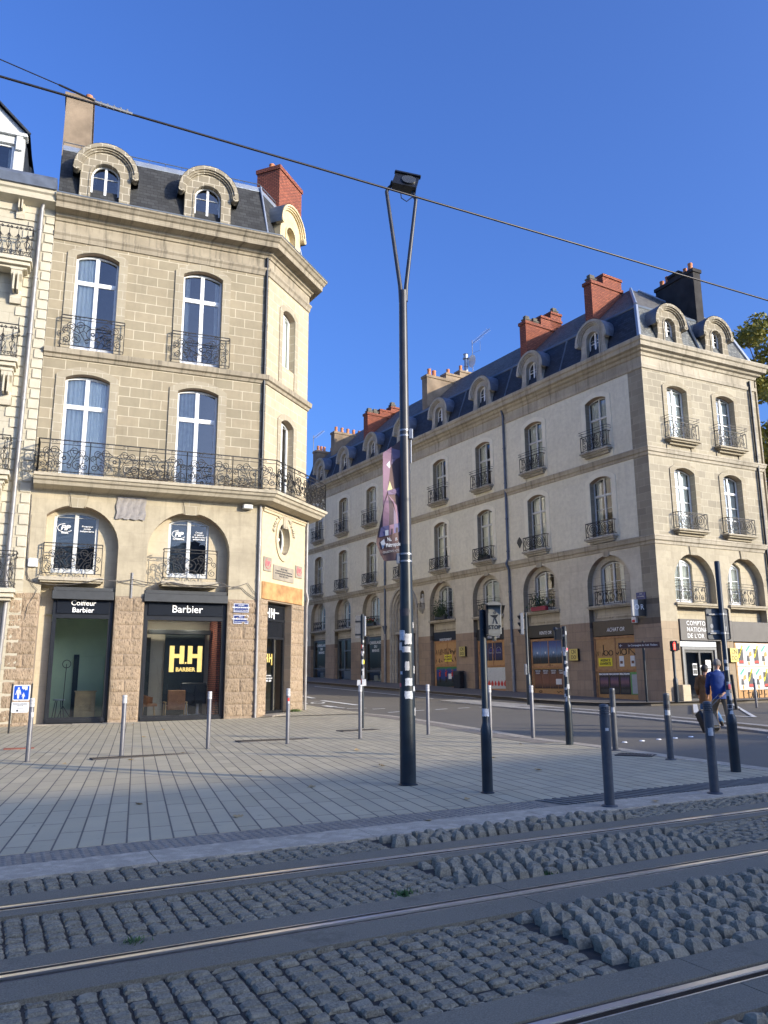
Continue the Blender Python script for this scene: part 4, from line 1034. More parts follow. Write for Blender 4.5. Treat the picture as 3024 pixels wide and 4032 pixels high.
pipe_run(nb, [px_(-1.12,-.55,18.7), px_(-1.13,-.3,18.45), px_(-1.20,-.2,18.1), px_(-1.26,-.2,4.6), px_(-1.15,-.2,4.2), px_(-1.20,-.2,3.9), px_(-1.28,-.16,.0)], .075, 'pipe', collars=(17.3, 15.4, 13.3, 10.9, 9.4, 6.9, 5.2, 2.8, 2.0))
# ================================================================ building 2 (long block on the right)
gran2 = dict(c1=(.42,.31,.215), c2=(.34,.25,.18), m=(.28,.22,.165), bw=.85, bh=.45, ms=.012, w=.4, rock=.6, rs=12, mb=1.3, warp=.03, st=.25)
ash2 = dict(c1=(.66,.60,.47), c2=(.60,.54,.42), m=(.68,.62,.50), bw=.75, bh=.36, ms=.006, w=.3, rock=.25, mb=.5, st=.2)
rend = dict(c1=(.76,.71,.56), c2=(.74,.69,.54), m=(.66,.61,.51), bw=2.2, bh=.72, ms=.004, w=.14, rock=.1, mb=.3, st=.10)
m, nt, b, col, hh, sep, co = zones('rendered_wall', [(0, gran2), (4.02, ash2), (7.4, rend)])
qc, qf = ashlar_nodes(nt, warp(nt, co, .02, 3.0), (.36,.315,.23), (.27,.235,.175), (.40,.355,.27), .7, .33, .012); qc = weather(nt, qc, co, .3)
isq = math_(nt, 'MULTIPLY', math_(nt, 'GREATER_THAN', sep.outputs[0], -.85), math_(nt, 'GREATER_THAN', sep.outputs[1], 4.6))
col = mix(nt, isq, col, qc)
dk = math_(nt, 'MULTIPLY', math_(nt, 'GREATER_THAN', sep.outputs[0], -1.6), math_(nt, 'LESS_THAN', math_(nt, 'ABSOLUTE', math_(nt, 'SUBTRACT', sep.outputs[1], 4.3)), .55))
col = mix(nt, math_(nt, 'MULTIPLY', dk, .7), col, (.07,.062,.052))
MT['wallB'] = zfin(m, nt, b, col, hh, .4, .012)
gran3 = dict(c1=(.43,.34,.235), c2=(.36,.28,.19), m=(.30,.25,.18), bw=.62, bh=.44, ms=.010, w=.25, rock=.5, rs=14, mb=1.2, warp=.03, st=.12)
ash3 = dict(c1=(.45,.40,.295), c2=(.32,.285,.215), m=(.50,.45,.34), bw=.58, bh=.34, ms=.016, w=.25, rock=.3, mb=.6, warp=.045, st=.12)
ash3b = dict(c1=(.48,.425,.31), c2=(.42,.37,.27), m=(.45,.40,.30), bw=.6, bh=.33, ms=.007, w=.25, rock=.3, mb=.6, warp=.03, st=.14)
m, nt, b, col, hh, sep, co = zones('patched_ashlar_wall', [(0, gran3), (3.85, ash3b), (7.6, ash3)])
MT['wallC'] = zfin(m, nt, b, col, hh)
MT['greenl'] = plain('mint_print', (.10,.42,.28), .6)
MT['lilac'] = plain('lilac_print', (.10,.09,.34), .6)
MT['pale_stone'] = plain('pale_stone', (.50,.46,.38), .9, var=.15)
MT['renderB'] = plain('render_band', (.74,.69,.54), .92, var=.06, scale=3)
MT['osb'], nt, b = newmat('chipboard')
co = coords(nt, 'UV'); vo = nd(nt, 'ShaderNodeTexVoronoi', i_Scale=22.0); lk(nt, warp(nt, coords(nt, 'UV', (1, 2.2, 1)), .15, 6), vo.inputs['Vector'])
lk(nt, mix(nt, nz(nt, co, 3, 3), mix(nt, vo.outputs['Color'], (.46,.26,.10), (.60,.38,.17)), (.40,.21,.08)), b.inputs['Base Color']); b.inputs['Roughness'].default_value = .8
MT['batten'] = plain('timber_batten', (.42,.22,.10), .8, var=.25, scale=6)

b2 = thing('long_building', 'long four storey stone block with blue slate mansard, round-headed dormers and boarded up shops', 'building', PB)
UC = [2.93, 7.40, 11.70, 16.0, 20.2, 24.3, 28.4, 32.35]
HB = []
for i, u in enumerate(UC):
    dz = .012*u
    HB.append(('f3', arch(-u, 1.36, 12.2, 14.70, .18))); HB.append(('f2', arch(-u, 1.36, 7.97, 10.68, .2)))
    if i != 4:
        aw = 2.62 - .12*(i > 4); HB.append(('f1', arch(-u+(.1 if i == 0 else 0), aw, .35+.03*u, 5.72+dz, 1.32, 16)))
    else: HB.append(('f1', arch(-u, 2.95, .9, 5.75, 1.5, 18)))
wB = MB(); bd = [0, 5.15, 9.55, 13.85, 17.62, 18.56, 22.25, 26.35, 30.4, 35.25]; nh = arch(-18.1, .46, 5.86, 6.66, .23)
for a_, c_ in zip(bd, bd[1:]):
    hs_ = [h for _, h in HB if a_ < -sum(p[0] for p in h)/len(h) < c_] + ([nh] if a_ < 18.1 < c_ else [])
    for za, zc in ((-.5, 7.3), (7.3, 11.4), (11.4, 16.4)):
        wB.fill([(-c_,za),(-a_,za),(-a_,zc),(-c_,zc)], [h for h in hs_ if za < sum(p[1] for p in h)/len(h) < zc], 0)
for k, h in HB: wB.side(h, 0, .30, True, True)
nh = arch(-18.1, .46, 5.86, 6.66, .23); wB.side(nh, 0, .3, True, True); wB.fill(nh, (), .3)
infl_ = []
for i, u in enumerate(UC):
    dz = .012*u
    if i == 4: continue
    aw = 2.62 - .12*(i > 4); c_ = -u+(.1 if i == 0 else 0)
    o_ = arch(c_, aw+.06, .33+.03*u, 5.72+dz, 1.35, 16)
    hw = arch(c_, 1.42 if i < 5 else 1.2, 4.76+dz, 6.5+dz, .3); hs = [(c_-aw/2+.02,.34+.03*u),(c_+aw/2-.02,.34+.03*u),(c_+aw/2-.02,4.04+dz),(c_-aw/2+.02,4.04+dz)]
    infl_.append((o_, hw, hs))
MT['infillB'] = stone('arch_infill_stone', (.60,.55,.44), (.55,.50,.41), (.42,.38,.31), .52, .36, .010, wamt=.3, bmp=.25, st=.15)
wB.build('wall', MT['wallB'], b2, MBB)
for o_, hw, hs in infl_: infl = MB(); infl.fill(o_, [hw, hs], .30); infl.side(hw, .30, .5, True, True); infl.build('arch_infill', MT['infillB'], b2, MBB)
HC3 = [arch(2.05, 1.27, 12.2, 14.66, .18), arch(5.22, 1.24, 12.2, 14.66, .18), arch(2.10, 1.26, 7.97, 10.66, .22), arch(5.22, 1.24, 7.97, 10.66, .22)]
HC1 = [arch(2.25, 2.5, .38, 5.6, 1.3, 18), arch(5.5, 2.4, .38, 5.6, 1.3, 18)]
MT['infillC'] = stone('lit_arch_infill', (.52,.46,.33), (.46,.40,.29), (.38,.34,.25), .5, .3, .010, wamt=.15, bmp=.25, st=.08)
wC = MB()
for xa, xb in ((0, 3.82), (3.82, 7.45)):
    for za, zc in ((-.5, 7.3), (7.3, 11.4), (11.4, 16.4)): wC.fill([(xa,za),(xb,za),(xb,zc),(xa,zc)], [h for h in HC3+HC1 if za < sum(p[1] for p in h)/len(h) < zc and xa < sum(p[0] for p in h)/len(h) < xb], 0)
for h in HC3: wC.side(h, 0, .34, True, True)
for h in HC1: wC.side(h, 0, .36, True, True)
wC.build('wall', MT['wallC'], b2, MC)
for c_, wc in ((2.25, 1.92), (5.5, 5.05)):
    hw = arch(wc, 1.16, 4.72, 6.45, .28); hs = [(c_-1.2,.36),(c_+1.2,.36),(c_+1.2,3.97),(c_-1.2,3.97)]
    infl = MB(); infl.fill(arch(c_, 2.56 if c_ < 3 else 2.46, .36, 5.6, 1.33, 18), [hw, hs], .36); infl.side(hw, .36, .55, True, True); infl.build('arch_infill', MT['infillC'], b2, MC)
PBF = PB + DB*35.25; PCE = PB + DC*7.45; PDE = PCE + az(-27)*16
poly2 = [PBF[:2], PB[:2], PCE[:2], PDE[:2]]
wD = MB(); wD.face([(PCE.x,PCE.y,-.5),(PDE.x,PDE.y,-.5),(PDE.x,PDE.y,16.6),(PCE.x,PCE.y,16.6)]); wD.build('side_wall', MT['wallC'], b2)
m_ = MB(); m_.box(-35.2, -.2, 9, 9.1, -.5, 16.6); m_.box(-35.25, -35.2, 0, 9, -.5, 16.7); m_.build('party_wall', MT['wallB'], b2, MBB)
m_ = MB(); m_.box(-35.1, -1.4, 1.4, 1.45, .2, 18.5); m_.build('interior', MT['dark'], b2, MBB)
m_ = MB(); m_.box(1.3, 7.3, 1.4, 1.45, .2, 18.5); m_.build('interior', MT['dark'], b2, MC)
c = MB(); sweep(c, [(0,15.42),(.05,15.44),(.07,15.6),(.02,15.64),(.02,16.0),(.08,16.03),(.12,16.15),(.24,16.2),(.28,16.3),(.44,16.34),(.48,16.52),(.54,16.56),(.58,16.70),(.56,16.74),(0,16.8)], poly2); c.build('cornice', MT['trimB'], b2)
c = MB(); sweep(c, [(0,11.28),(.04,11.3),(.06,11.42),(.12,11.45),(.15,11.58),(.17,11.60),(.17,11.66),(0,11.68)], poly2); sweep(c, [(0,7.22),(.04,7.24),(.06,7.36),(.13,7.4),(.16,7.54),(.18,7.56),(.18,7.62),(0,7.64)], poly2); c.build('string_course', MT['trimB'], b2)
def sweep_seg(prof, pl, segs):
    t = MB(); sweep(t, prof, pl, False); o = MB(); n = len(pl)-1
    for k, f in enumerate(t.f):
        if k % n in segs: o.face([t.v[i] for i in f], t.uv[k])
    return o
low = [(.02,16.76),(-.06,17.0),(-.78,18.95)]
sweep_seg(low, poly2, {0}).build('roof', MT['slateB'], b2)
sweep_seg(low, poly2, {1, 2}).build('roof', MT['slateC'], b2)
sweep_seg([(-.76,18.93),(-.74,18.97),(-.80,19.10),(-.90,19.14)], poly2, {0, 1, 2}).build('roof_edge', MT['zincd'], b2)
up = sweep_seg([(-.90,19.14),(-3.62,21.75)], poly2, {0, 1, 2})
up.build('upper_roof', MT['slateU'], b2)
m_ = MB(); m_.face([(-35.2,3.6,21.74),(-3.4,3.6,21.74),(-3.4,8.9,18.0),(-35.2,8.9,18.0)]); m_.face([(-35.22,-.0,16.8),(-35.22,9,16.8),(-35.22,3.6,21.74),(-35.22,.85,19.1)]); m_.build('rear_roof', MT['slateU'], b2, MBB)
m_ = MB(); i0 = offset_line(poly2, -.0); i1 = offset_line(poly2, -.78); i2 = offset_line(poly2, -3.6)
for k in (1, 2):
    m_.tube([(i0[k].x, i0[k].y, 16.85), (i1[k].x, i1[k].y, 19.0)], .11, 6); m_.tube([(i1[k].x, i1[k].y, 19.1), (i2[k].x, i2[k].y, 21.78)], .08, 6)
m_.build('roof_hip', MT['zinc'], b2)
m_ = MB()
for u in (5.3, 9.7, 14.0, 22.3, 30.4): m_.tube([(-u, .03, 16.9), (-u, .76, 18.95)], .05, 6)
m_.build('roof_seam', MT['zincd'], b2, MBB)
m_ = MB(); m_.tube([(3.9,.0,16.95),(3.75,.70,19.05),(3.65,.9,19.3)], .07, 6); m_.build('roof_pipe', MT['zincd'], b2, MC)
for i, u in enumerate(UC): dormer(b2, MBB @ T(-u+.05, .03), 1.56, 16.82, 17.86, 1.02, .80, 16.92, 17.92, ('dormB', 'bluegrey'), depth=1.3, flare=.22, rows=(17.35, 17.75), cheek='slateB')
for x in (2.0, 5.13): dormer(b2, MC @ T(x, .03), 1.52, 16.82, 17.92, 1.02, .70, 16.92, 17.92, ('dormA', 'bluegrey'), depth=1.3, flare=.2, rows=(17.35, 17.75), cheek='slateC')
CB = lambda u0, u1, y0, y1, z, s, mt, **k: chimney(b2, MBB, -u1, -u0, y0, y1, 19.0, z, mt, s, **k)
CB(3.62, 4.15, 1.0, 3.3, 21.75, [(1.9, 3.3, 22.35)], 'brick', caps=[(-4.05, -3.72, 1.05, 1.5, 21.75, .42)])
CB(8.70, 9.22, 1.0, 3.85, 21.55, [(2.2, 3.85, 22.15), (3.0, 3.85, 22.6)], 'brick', caps=[(-9.12, -8.80, 1.1, 1.5, 21.55, .4), (-9.12, -8.80, 1.7, 2.1, 21.55, .4), (-9.12, -8.80, 3.3, 3.7, 22.6, .4)])
CB(18.6, 19.2, 1.0, 5.0, 21.65, [(2.6, 5.0, 22.1), (3.8, 5.0, 22.55)], 'chim', pots=[(-18.9, 1.4, 21.6, .14, .6), (-18.9, 1.8, 21.6, .15, .55), (-18.9, 3.0, 22.1, .13, .4), (-18.9, 4.1, 22.55, .12, .45)])
CB(26.5, 27.1, 1.0, 3.9, 21.30, [(2.1, 3.9, 21.75), (3.1, 3.9, 22.15)], 'brick', caps=[(-27.0, -26.6, 1.1, 1.5, 21.3, .42), (-27.0, -26.6, 1.6, 2.0, 21.3, .42), (-27.0, -26.6, 3.2, 3.6, 22.15, .42)])
CB(31.8, 32.4, 1.0, 3.8, 21.25, [], 'chim', pots=[(-32.1, 1.3+.55*k, 21.22, .13, .5) for k in range(5)])
CB(35.0, 35.6, 1.0, 3.0, 20.45, [], 'chim', pots=[(-35.3, 1.3+.3*k, 20.42, .12, .5) for k in range(3)] + [(-35.3, 2.6, 20.42, .13, .5)])
chimney(b2, MC, 4.72, 5.22, .7, 3.25, 18.6, 21.9, 'sooty', [(1.6, 2.35, 22.2)], pots=[(4.97, 1.05, 21.88, .13, .5), (4.97, 1.4, 21.88, .11, .38), (4.97, 2.6, 21.88, .13, .5), (4.97, 3.0, 21.88, .13, .42)])
chimney(b2, MC, 4.75, 5.19, 3.28, 4.2, 18.6, 21.5, 'brick')
# surrounds, sills, windows, guards of the long facade
for i, u in enumerate(UC):
    for z, g_ in ((12.18, (12.2, 14.70, .18, 11.68)), (7.95, (7.97, 10.68, .2, 7.64))):
        su = MB(); surround(su, -u, 1.36, g_[0], g_[1], g_[2], .27, -.025, g_[3]); su.build('window_surround', MT['renderB'], b2, MBB)
        sl = MB(); sl.bbox(-u-.93, -u+.93, -.36, .1, z-.09, z, .02); sl.bbox(-u-.86, -u+.86, -.29, .1, z-.17, z-.085, .03); sl.box(-u-.76, -u+.76, -.16, .1, z-.28, z-.16); sl.build('window_sill', MT['dormB'], b2, MBB)
for i, u in enumerate(UC):
    dz = .012*u; far = i > 4
    window(b2, MBB @ T(-u, .26), 1.36, 12.22, 14.69, .17, 13.85, (13.2,), mat='greyw', curl=('full', 'full', 'left', 'open')[i % 4], ft=.05)
    window(b2, MBB @ T(-u, .26), 1.36, 7.99, 10.67, .19, 10.02, (8.75, 9.35), mat='greyw', curl=('open', 'full', 'full', 'left')[i % 4], ft=.05)
    railing(b2, MBB @ T(-u, 0, 12.2), 1.66, .76, .30, 2, 1.02, double=False); railing(b2, MBB @ T(-u, 0, 7.97), 1.66, .70, .28, 1, None, double=False)
    if i == 4: continue
    c_ = -u+(.1 if i == 0 else 0); ww = 1.42 if i < 5 else 1.2
    window(b2, MBB @ T(c_, .42), ww, 4.78+dz, 6.48+dz, .27, None, (5.3+dz, 5.85+dz), mat='greyw', curl=('open', 'left', 'full')[i % 3], ft=.06)
    railing(b2, MBB @ T(c_, .22, 4.72+dz), ww+.2, .66, .26, 3, .92 if i < 4 else None, double=False)
    lg = MB(); aw = 2.62 - .12*far
    lg.bbox(c_-aw/2-.05, c_+aw/2+.05, -.10, .3, 4.64+dz, 4.73+dz, .015); lg.box(c_-aw/2, c_+aw/2, -.05, .3, 4.58+dz, 4.64+dz)
    lg.build('ledge', MT['trimB'], b2, MBB)
    for xa, xb in ((c_-aw/2+.12, c_-.1), (c_+.1, c_+aw/2-.12)):
        lg = MB(); lg.box(xa, xb, .26, .3, 4.14+dz, 4.19+dz); xe = xa if xa < c_-.2 else xb-.06; lg.box(xe, xe+.06, .262, .3, 4.191+dz, 4.5+dz); lg.build('panel_moulding', MT['trimB'], b2, MBB)
    lg = MB(); lg.prism([(c_-.16, 6.96+dz), (c_+.16, 6.96+dz), (c_+.2, 7.24), (c_-.2, 7.24)], -.04, .02)
    lg.build('keystone', MT['trimB'], b2, MBB)
for x, w_, z0, z1, r_ in ((2.05,1.27,12.2,14.66,.18),(5.22,1.24,12.2,14.66,.18),(2.10,1.26,7.97,10.66,.22),(5.22,1.24,7.97,10.66,.22)):
    su = MB(); sl = MB(); surround(su, x, w_, z0, z1, r_, .26, -.045, 11.68 if z0 > 10 else 7.64)
    sl.bbox(x-.98, x+.98, -.38, .1, z0-.11, z0-.02, .02); sl.bbox(x-.9, x+.9, -.30, .1, z0-.19, z0-.105, .03); sl.box(x-.8, x+.8, -.16, .1, z0-.30, z0-.18)
    window(b2, MC @ T(x, .28), w_, z0+.02, z1-.01, .17, z1-.62 if z0 < 10 else None, (z0+.75, z0+1.35) if z0 < 10 else (z0+.7, z0+1.25, z0+1.8), ft=.05, curl='full' if x < 3 else 'open')
    railing(b2, MC @ T(x, 0, z0), 1.78, .74, .32, 2 if z0 > 10 else 1, 1.02 if z0 > 10 else None, double=False)
    su.build('window_surround', MT['surround'], b2, MC); sl.build('window_sill', MT['surround'], b2, MC)
for c_, wc, aw in ((2.25, 1.92, 2.5), (5.5, 5.05, 2.4)):
    window(b2, MC @ T(wc, .48), 1.16, 4.74, 6.42, .25, None, (5.3, 5.85), ft=.06, curl='full'); railing(b2, MC @ T(wc+.1, .2, 4.70), 1.7, .70, .26, 3, .94, double=False)
    lg = MB(); lg.bbox(c_-aw/2-.08, c_+aw/2+.08, -.12, .3, 4.58, 4.68, .015); lg.box(c_-aw/2, c_+aw/2, -.06, .3, 4.50, 4.58); lg.build('ledge', MT['surround'], b2, MC); lg = MB()
    lg.prism([(c_-.18, 6.84), (c_+.18, 6.84), (c_+.23, 7.22), (c_-.23, 7.22)], -.05, .02); lg.build('keystone', MT['surround'], b2, MC)
# granite quoin course at the corner, lit side
# rainwater pipes
def pp(M, u, z, o=.09): return tuple(M @ Vector((u, -o, z)))
pipe_run(b2, [pp(MBB,-9.72,16.2,.2), pp(MBB,-9.72,15.9), pp(MBB,-9.72,7.8), pp(MBB,-9.7,7.5,.26), pp(MBB,-9.7,7.2,.09), pp(MBB,-9.66,3.3)], .065, 'bluegrey', collars=(14, 12, 10, 8.2, 6, 4.5))
pipe_run(b2, [pp(MBB,-9.66,3.3,.1), pp(MBB,-9.6,.5,.1)], .085, 'pipe', collars=(3.25, 1.5))
pipe_run(b2, [pp(MBB,-22.4,15.9), pp(MBB,-22.4,4.4)], .065, 'bluegrey', collars=(14, 12, 10, 8, 6)); pipe_run(b2, [pp(MBB,-22.4,4.4,.1), pp(MBB,-22.4,1.0,.1)], .085, 'pipe', collars=(4.3, 2.5))
m_ = MB(); m_.lathe([(.05,0),(.05,.05),(.14,.45),(.16,.5),(.16,.52)], 8, tuple(MBB @ Vector((-22.4,-.12,4.4)))); m_.build('pipe_hopper', MT['bluegrey'], b2)
pipe_run(b2, [pp(MC,7.05,15.9), pp(MC,7.05,.4)], .06, 'anth', collars=(14, 12, 9, 6, 4))
m_ = MB(); m_.prism([(-8.82,8.25),(-8.62,8.55),(-8.68,8.7),(-8.82,8.85),(-8.96,8.7),(-9.02,8.55)], -.03, .0); m_.build('tie_plate', MT['anth'], b2, MBB)
# portal
pm = MB()
for r0, r1, y in ((1.47, 1.62, -.10), (1.28, 1.46, .0), (1.12, 1.27, .10)):
    o_ = arch(-20.2, 2*r1, 1.0, 5.75, r1*1.02, 18); i_ = arch(-20.2, 2*r0, 1.0, 5.75, r0*1.02, 18); pm.fill([p for p in o_] + [i_[-1]] + i_[-2:0:-1] + [i_[0]], (), y); pm.side(o_, y, .3, False, area2(o_) < 0); pm.side(i_, y, .3, False, True)
pm.fill(arch(-20.2, 2.3, 4.4, 5.75, 1.15, 18), (), .26)
for k in range(9):
    a = math.pi*(k+.5)/9; 
    for q in (0, 1): 
        c_, s_ = math.cos(a), math.sin(a); x = -20.2+(.55+.3*q)*c_; z = 5.75+(.55+.3*q)*s_
        pm.tube([(x-.08*s_, .22, z+.08*c_), (x+.1*c_-.08*s_, .22, z+.1*s_+.08*c_), (x+.1*c_+.08*s_, .22, z+.1*s_-.08*c_), (x+.08*s_, .22, z-.08*c_)], .025, 4, True)
pm.box(-21.5, -18.9, .0, .3, 4.3, 4.45)
pm.build('portal', MT['dormB'], b2, MBB)
m_ = MB(); m_.box(-21.3, -19.1, .24, .3, .9, 4.3)
for xa in (-21.2, -20.1):
    for za in (1.2, 2.3, 3.4): m_.bbox(xa, xa+.95, .20, .25, za, za+.85, .03)
m_.build('door', plain('dark_oak', (.06,.035,.02), .5, var=.2), b2, MBB)
# niche statue
stt = thing('statue', 'small draped saint statue in a wall niche beside the portal', 'statue', MBB @ Vector((-18.1, .0, 5.8)))
m_ = MB(); m_.lathe([(.10,0),(.13,.02),(.12,.2),(.13,.4),(.11,.5),(.05,.58),(.045,.62),(.075,.68),(.08,.74),(.05,.80),(0,.82)], 12, (-18.1, .06, 5.86)); m_.lathe([(0,0),(.05,.02),(.05,.14),(.04,.2),(0,.22)], 8, (-18.2, -.02, 6.18)); m_.build('figure', MT['pale_stone'] if 'pale_stone' in MT else MT['trimB'], stt, MBB, smooth=60)
m_ = MB(); m_.lathe([(.02,0),(.1,.05),(.16,.16),(.28,.3),(.30,.36),(.30,.40)], 8, (-18.1, -.02, 5.42)); m_.build('corbel', MT['dormB'], b2, MBB)
m_ = MB()
for k in range(9): a = math.pi + math.pi*k/8; m_.tube([(-18.1+.29*math.cos(a), -.02+.29*math.sin(a)*1.0, 5.82), (-18.1+.29*math.cos(a), -.02+.29*math.sin(a), 6.05)], .01, 4)
m_.tube([(-18.1+.29*math.cos(math.pi+math.pi*k/8), -.02+.29*math.sin(math.pi+math.pi*k/8), 6.05) for k in range(9)], .014, 4); m_.build('niche_rail', MT['iron'], b2, MBB)

# ---- shopfronts and hoardings of the long facade
MT['fascia'] = plain('dark_fascia', (.014,.013,.013), .35, var=.1)
MT['fasciab'] = plain('brown_fascia', (.045,.033,.028), .4, var=.15)
MT['fasciag'] = plain('taupe_fascia', (.115,.105,.092), .6, var=.1, scale=3)
MT['yellow'] = plain('yellow_print', (.80,.68,.03), .6, var=.03)
MT['paper'] = plain('white_paper', (.72,.72,.70), .8, var=.06, scale=9)
MT['red'] = plain('red_print', (.60,.05,.035), .6, var=.1)
MT['greenp'] = plain('green_print', (.12,.33,.10), .6, var=.2, scale=10)
MT['orangep'] = plain('orange_print', (.75,.30,.08), .6, var=.1)
MT['graf'] = plain('black_spray', (.012,.012,.012), .7)
MT['ink'] = plain('black_ink', (.02,.02,.025), .6)
MT['lgt'] = plain('grey_print', (.42,.43,.43), .7, var=.1)
def grad(name, stops, sx=3.0, speck=0.0, spc=(.8,.8,.8)):
    m, nt, b = newmat(name); tc = coords(nt, 'Generated'); sp = nd(nt, 'ShaderNodeSeparateXYZ'); lk(nt, tc, sp.inputs[0])
    n = nz(nt, tc, 5.0, 5, .6); v = math_(nt, 'ADD', sp.outputs[2], math_(nt, 'MULTIPLY', math_(nt, 'SUBTRACT', n, .5), .35))
    c = ramp(nt, v, stops)
    if speck: c = mix(nt, ramp(nt, nz(nt, tc, 26.0, 4, .8), [(.55, 0.0), (.62, speck)]), c, spc)
    lk(nt, c, b.inputs['Base Color']); b.inputs['Roughness'].default_value = .55; return m
MT['pblue'] = grad('storm_poster', [(.0,(.006,.01,.012)), (.25,(.01,.02,.03)), (.5,(.16,.26,.42)), (.8,(.06,.10,.26)), (1,(.03,.05,.17))])
MT['pnavy'] = grad('navy_poster', [(0,(.008,.008,.02)), (.5,(.02,.02,.10)), (1,(.01,.01,.03))], speck=.3, spc=(.2,.15,.4))
MT['pbrown'] = grad('brown_poster', [(0,(.02,.012,.01)), (.3,(.22,.09,.05)), (.7,(.18,.07,.04)), (1,(.02,.015,.012))], speck=.5, spc=(.05,.03,.03))
MT['ppurple'] = grad('purple_poster', [(0,(.01,.01,.01)), (.25,(.05,.03,.07)), (.5,(.20,.09,.12)), (.8,(.09,.05,.13)), (1,(.02,.015,.03))], speck=.4, spc=(.3,.22,.1))
MT['pman'] = grad('green_blue_poster', [(0,(.01,.02,.012)), (.3,(.02,.03,.03)), (.45,(.02,.04,.18)), (.85,(.03,.05,.22)), (.95,(.05,.20,.05)), (1,(.05,.2,.05))])
MT['pleaf'] = grad('leaf_poster', [(0,(.6,.6,.57)), (1,(.62,.62,.58))], speck=.8, spc=(.30,.33,.27))

def poster(root, M, x0, x1, z0, z1, mat, y=-.012, name='poster'):
    m_ = MB(); m_.box(x0, x1, y, y+.006, z0, z1); return m_.build(name, MT[mat], root, M)
def scribble(root, M, pts_list, r=.014, y=-.006, mat='graf'):
    m_ = MB()
    for pts in pts_list: m_.tube([(x, y, z) for x, z in pts], r, 4, caps=False)
    return m_.build('graffiti', MT[mat], root, M)
def hoard(u, zb, zt, w, label, mid, y=.20):
    t = thing('hoarding', label, 'hoarding', MBB @ Vector((-u, y, zb)), 'plywood hoardings over the shops of the long facade')
    M = MBB @ T(-u, y, 0)
    m_ = MB(); m_.box(-w/2, w/2, 0, .04, zb, zt); m_.build('board', MT['osb'], t, M)
    m_ = MB()
    for xa, xb, za, zc in ((-w/2, w/2, zt-.10, zt), (-w/2, w/2, mid-.05, mid+.05), (-w/2, w/2, zb, zb+.10), (-w/2, -w/2+.09, zb+.1, mid-.05), (w/2-.09, w/2, zb+.1, mid-.05), (-w/2, -w/2+.09, mid+.05, zt-.1), (w/2-.09, w/2, mid+.05, zt-.1)):
        m_.bbox(xa, xb, -.045, .0, za, zc, .006)
    m_.bbox(-.03, .03, -.03, .0, mid+.05, zt-.1, .005)
    m_.build('batten', MT['batten'], t, M)
    return t, M
def fascia(u, w, z0, z1, mat, txt, label, tz=None, size=.20, clip=0, tx=0):
    t = thing('fascia_sign', label, 'sign', MBB @ Vector((-u, .2, z0)), 'fascia signs over the boarded shops')
    m_ = MB(); m_.bbox(-u-w/2, -u+w/2, .12, .28, z0, z1, .01); m_.build('panel', MT[mat], t, MBB)
    if txt: text_obj(txt, size, t, MBB @ T(-u+tx, .115, tz or z0+.17), MT['lett'], shear=.25, sx=.8)
    return t
W = 2.5
t, M = hoard(2.83, .42, 3.33, 2.55, 'chipboard hoarding with a big black tag and yellow notice, nearest the building corner', 1.80)
for k in range(3): poster(t, M, -1.08+.62*k, -.48+.62*k, .72, 1.70, 'ink'); poster(t, M, -1.02+.62*k, -.54+.62*k, 1.0, 1.52, 'ppurple', -.017, 'photo_print'); text_obj('MACADAM', .115, t, M @ T(-.78+.62*k, -.02, 1.62), MT['lett'], off=.006)
for k in range(3): poster(t, M, -1.02+.62*k, -.54+.62*k, .80, .94, 'anthl', -.016)
poster(t, M, .78, 1.18, .72, 1.70, 'greenp'); poster(t, M, .86, 1.18, .76, 1.60, 'lgt', -.016)
p = poster(t, M, -1.05, -.22, 1.98, 2.36, 'yellow', -.02, 'notice'); text_obj('AGENCE\nOUVERTE', .155, t, M @ T(-.63, -.024, 2.17), MT['ink'], off=.003)
def ell(cx, cz, rx, rz, a0=0, a1=360): return [(cx+rx*math.cos(R(a0+(a1-a0)*i/14)), cz+rz*math.sin(R(a0+(a1-a0)*i/14))) for i in range(15)]
scribble(t, M, [[(-.72,2.95),(-.7,2.5)], ell(-.58,2.58,.13,.11), ell(-.28,2.58,.12,.11), [(-.02,2.95),(0,2.6),(.12,2.50),(.2,2.62)], [(.28,2.78),(.30,2.5)], ell(.50,2.60,.14,.13), [(.62,2.9),(.64,2.5)], [(.78,2.5),(.82,3.0),(1.05,2.98),(1.02,2.75),(.84,2.72),(1.15,2.45)]], .02)
scribble(t, M, [[(-1.15,2.45),(-1.12,2.65),(-1.05,2.47),(-1.02,2.66)], [(-.95,2.6),(-.88,2.6)], [(-.8,2.45),(-.78,2.6),(-.72,2.5)], [(1.1,1.95+.12*k) for k in range(6)]], .010)
for x in (.2, .85): poster(t, M, x, x+.27, 1.95, 2.42, 'paper'); poster(t, M, x+.05, x+.2, 2.08, 2.2, 'pbrown', -.016)
t, M = hoard(7.22, .62, 3.42, 2.5, 'chipboard hoarding with blue storm posters above a row of brown posters', 2.02)
for k in range(4): poster(t, M, -1.16+.585*k, -.59+.585*k, 2.18, 3.30, 'pblue'); 
m_ = MB()
for k in range(4):
    for a in range(3):
        c_, s_ = math.cos(a*math.pi/3), math.sin(a*math.pi/3); x, z = -.8+.585*k, 2.72; m_.tube([(x-.06*c_, -.018, z-.06*s_), (x+.06*c_, -.018, z+.06*s_)], .012, 4)
m_.build('snowflakes', MT['lett'], t, M)
for k in range(4): text_obj('FESTIVAL', .09, t, M @ T(-.87+.585*k, -.016, 2.24), MT['lgt']) if False else None
for k in range(4):
    poster(t, M, -1.10+.565*k, -.56+.565*k, .95, 1.90, 'pbrown'); text_obj('TIKEN JAH\nFAKOLY', .115, t, M @ T(-.83+.565*k, -.02, 1.76), MT['lett'], sx=.7)
poster(t, M, .45, .85, 1.15, 1.42, 'paper', -.02)
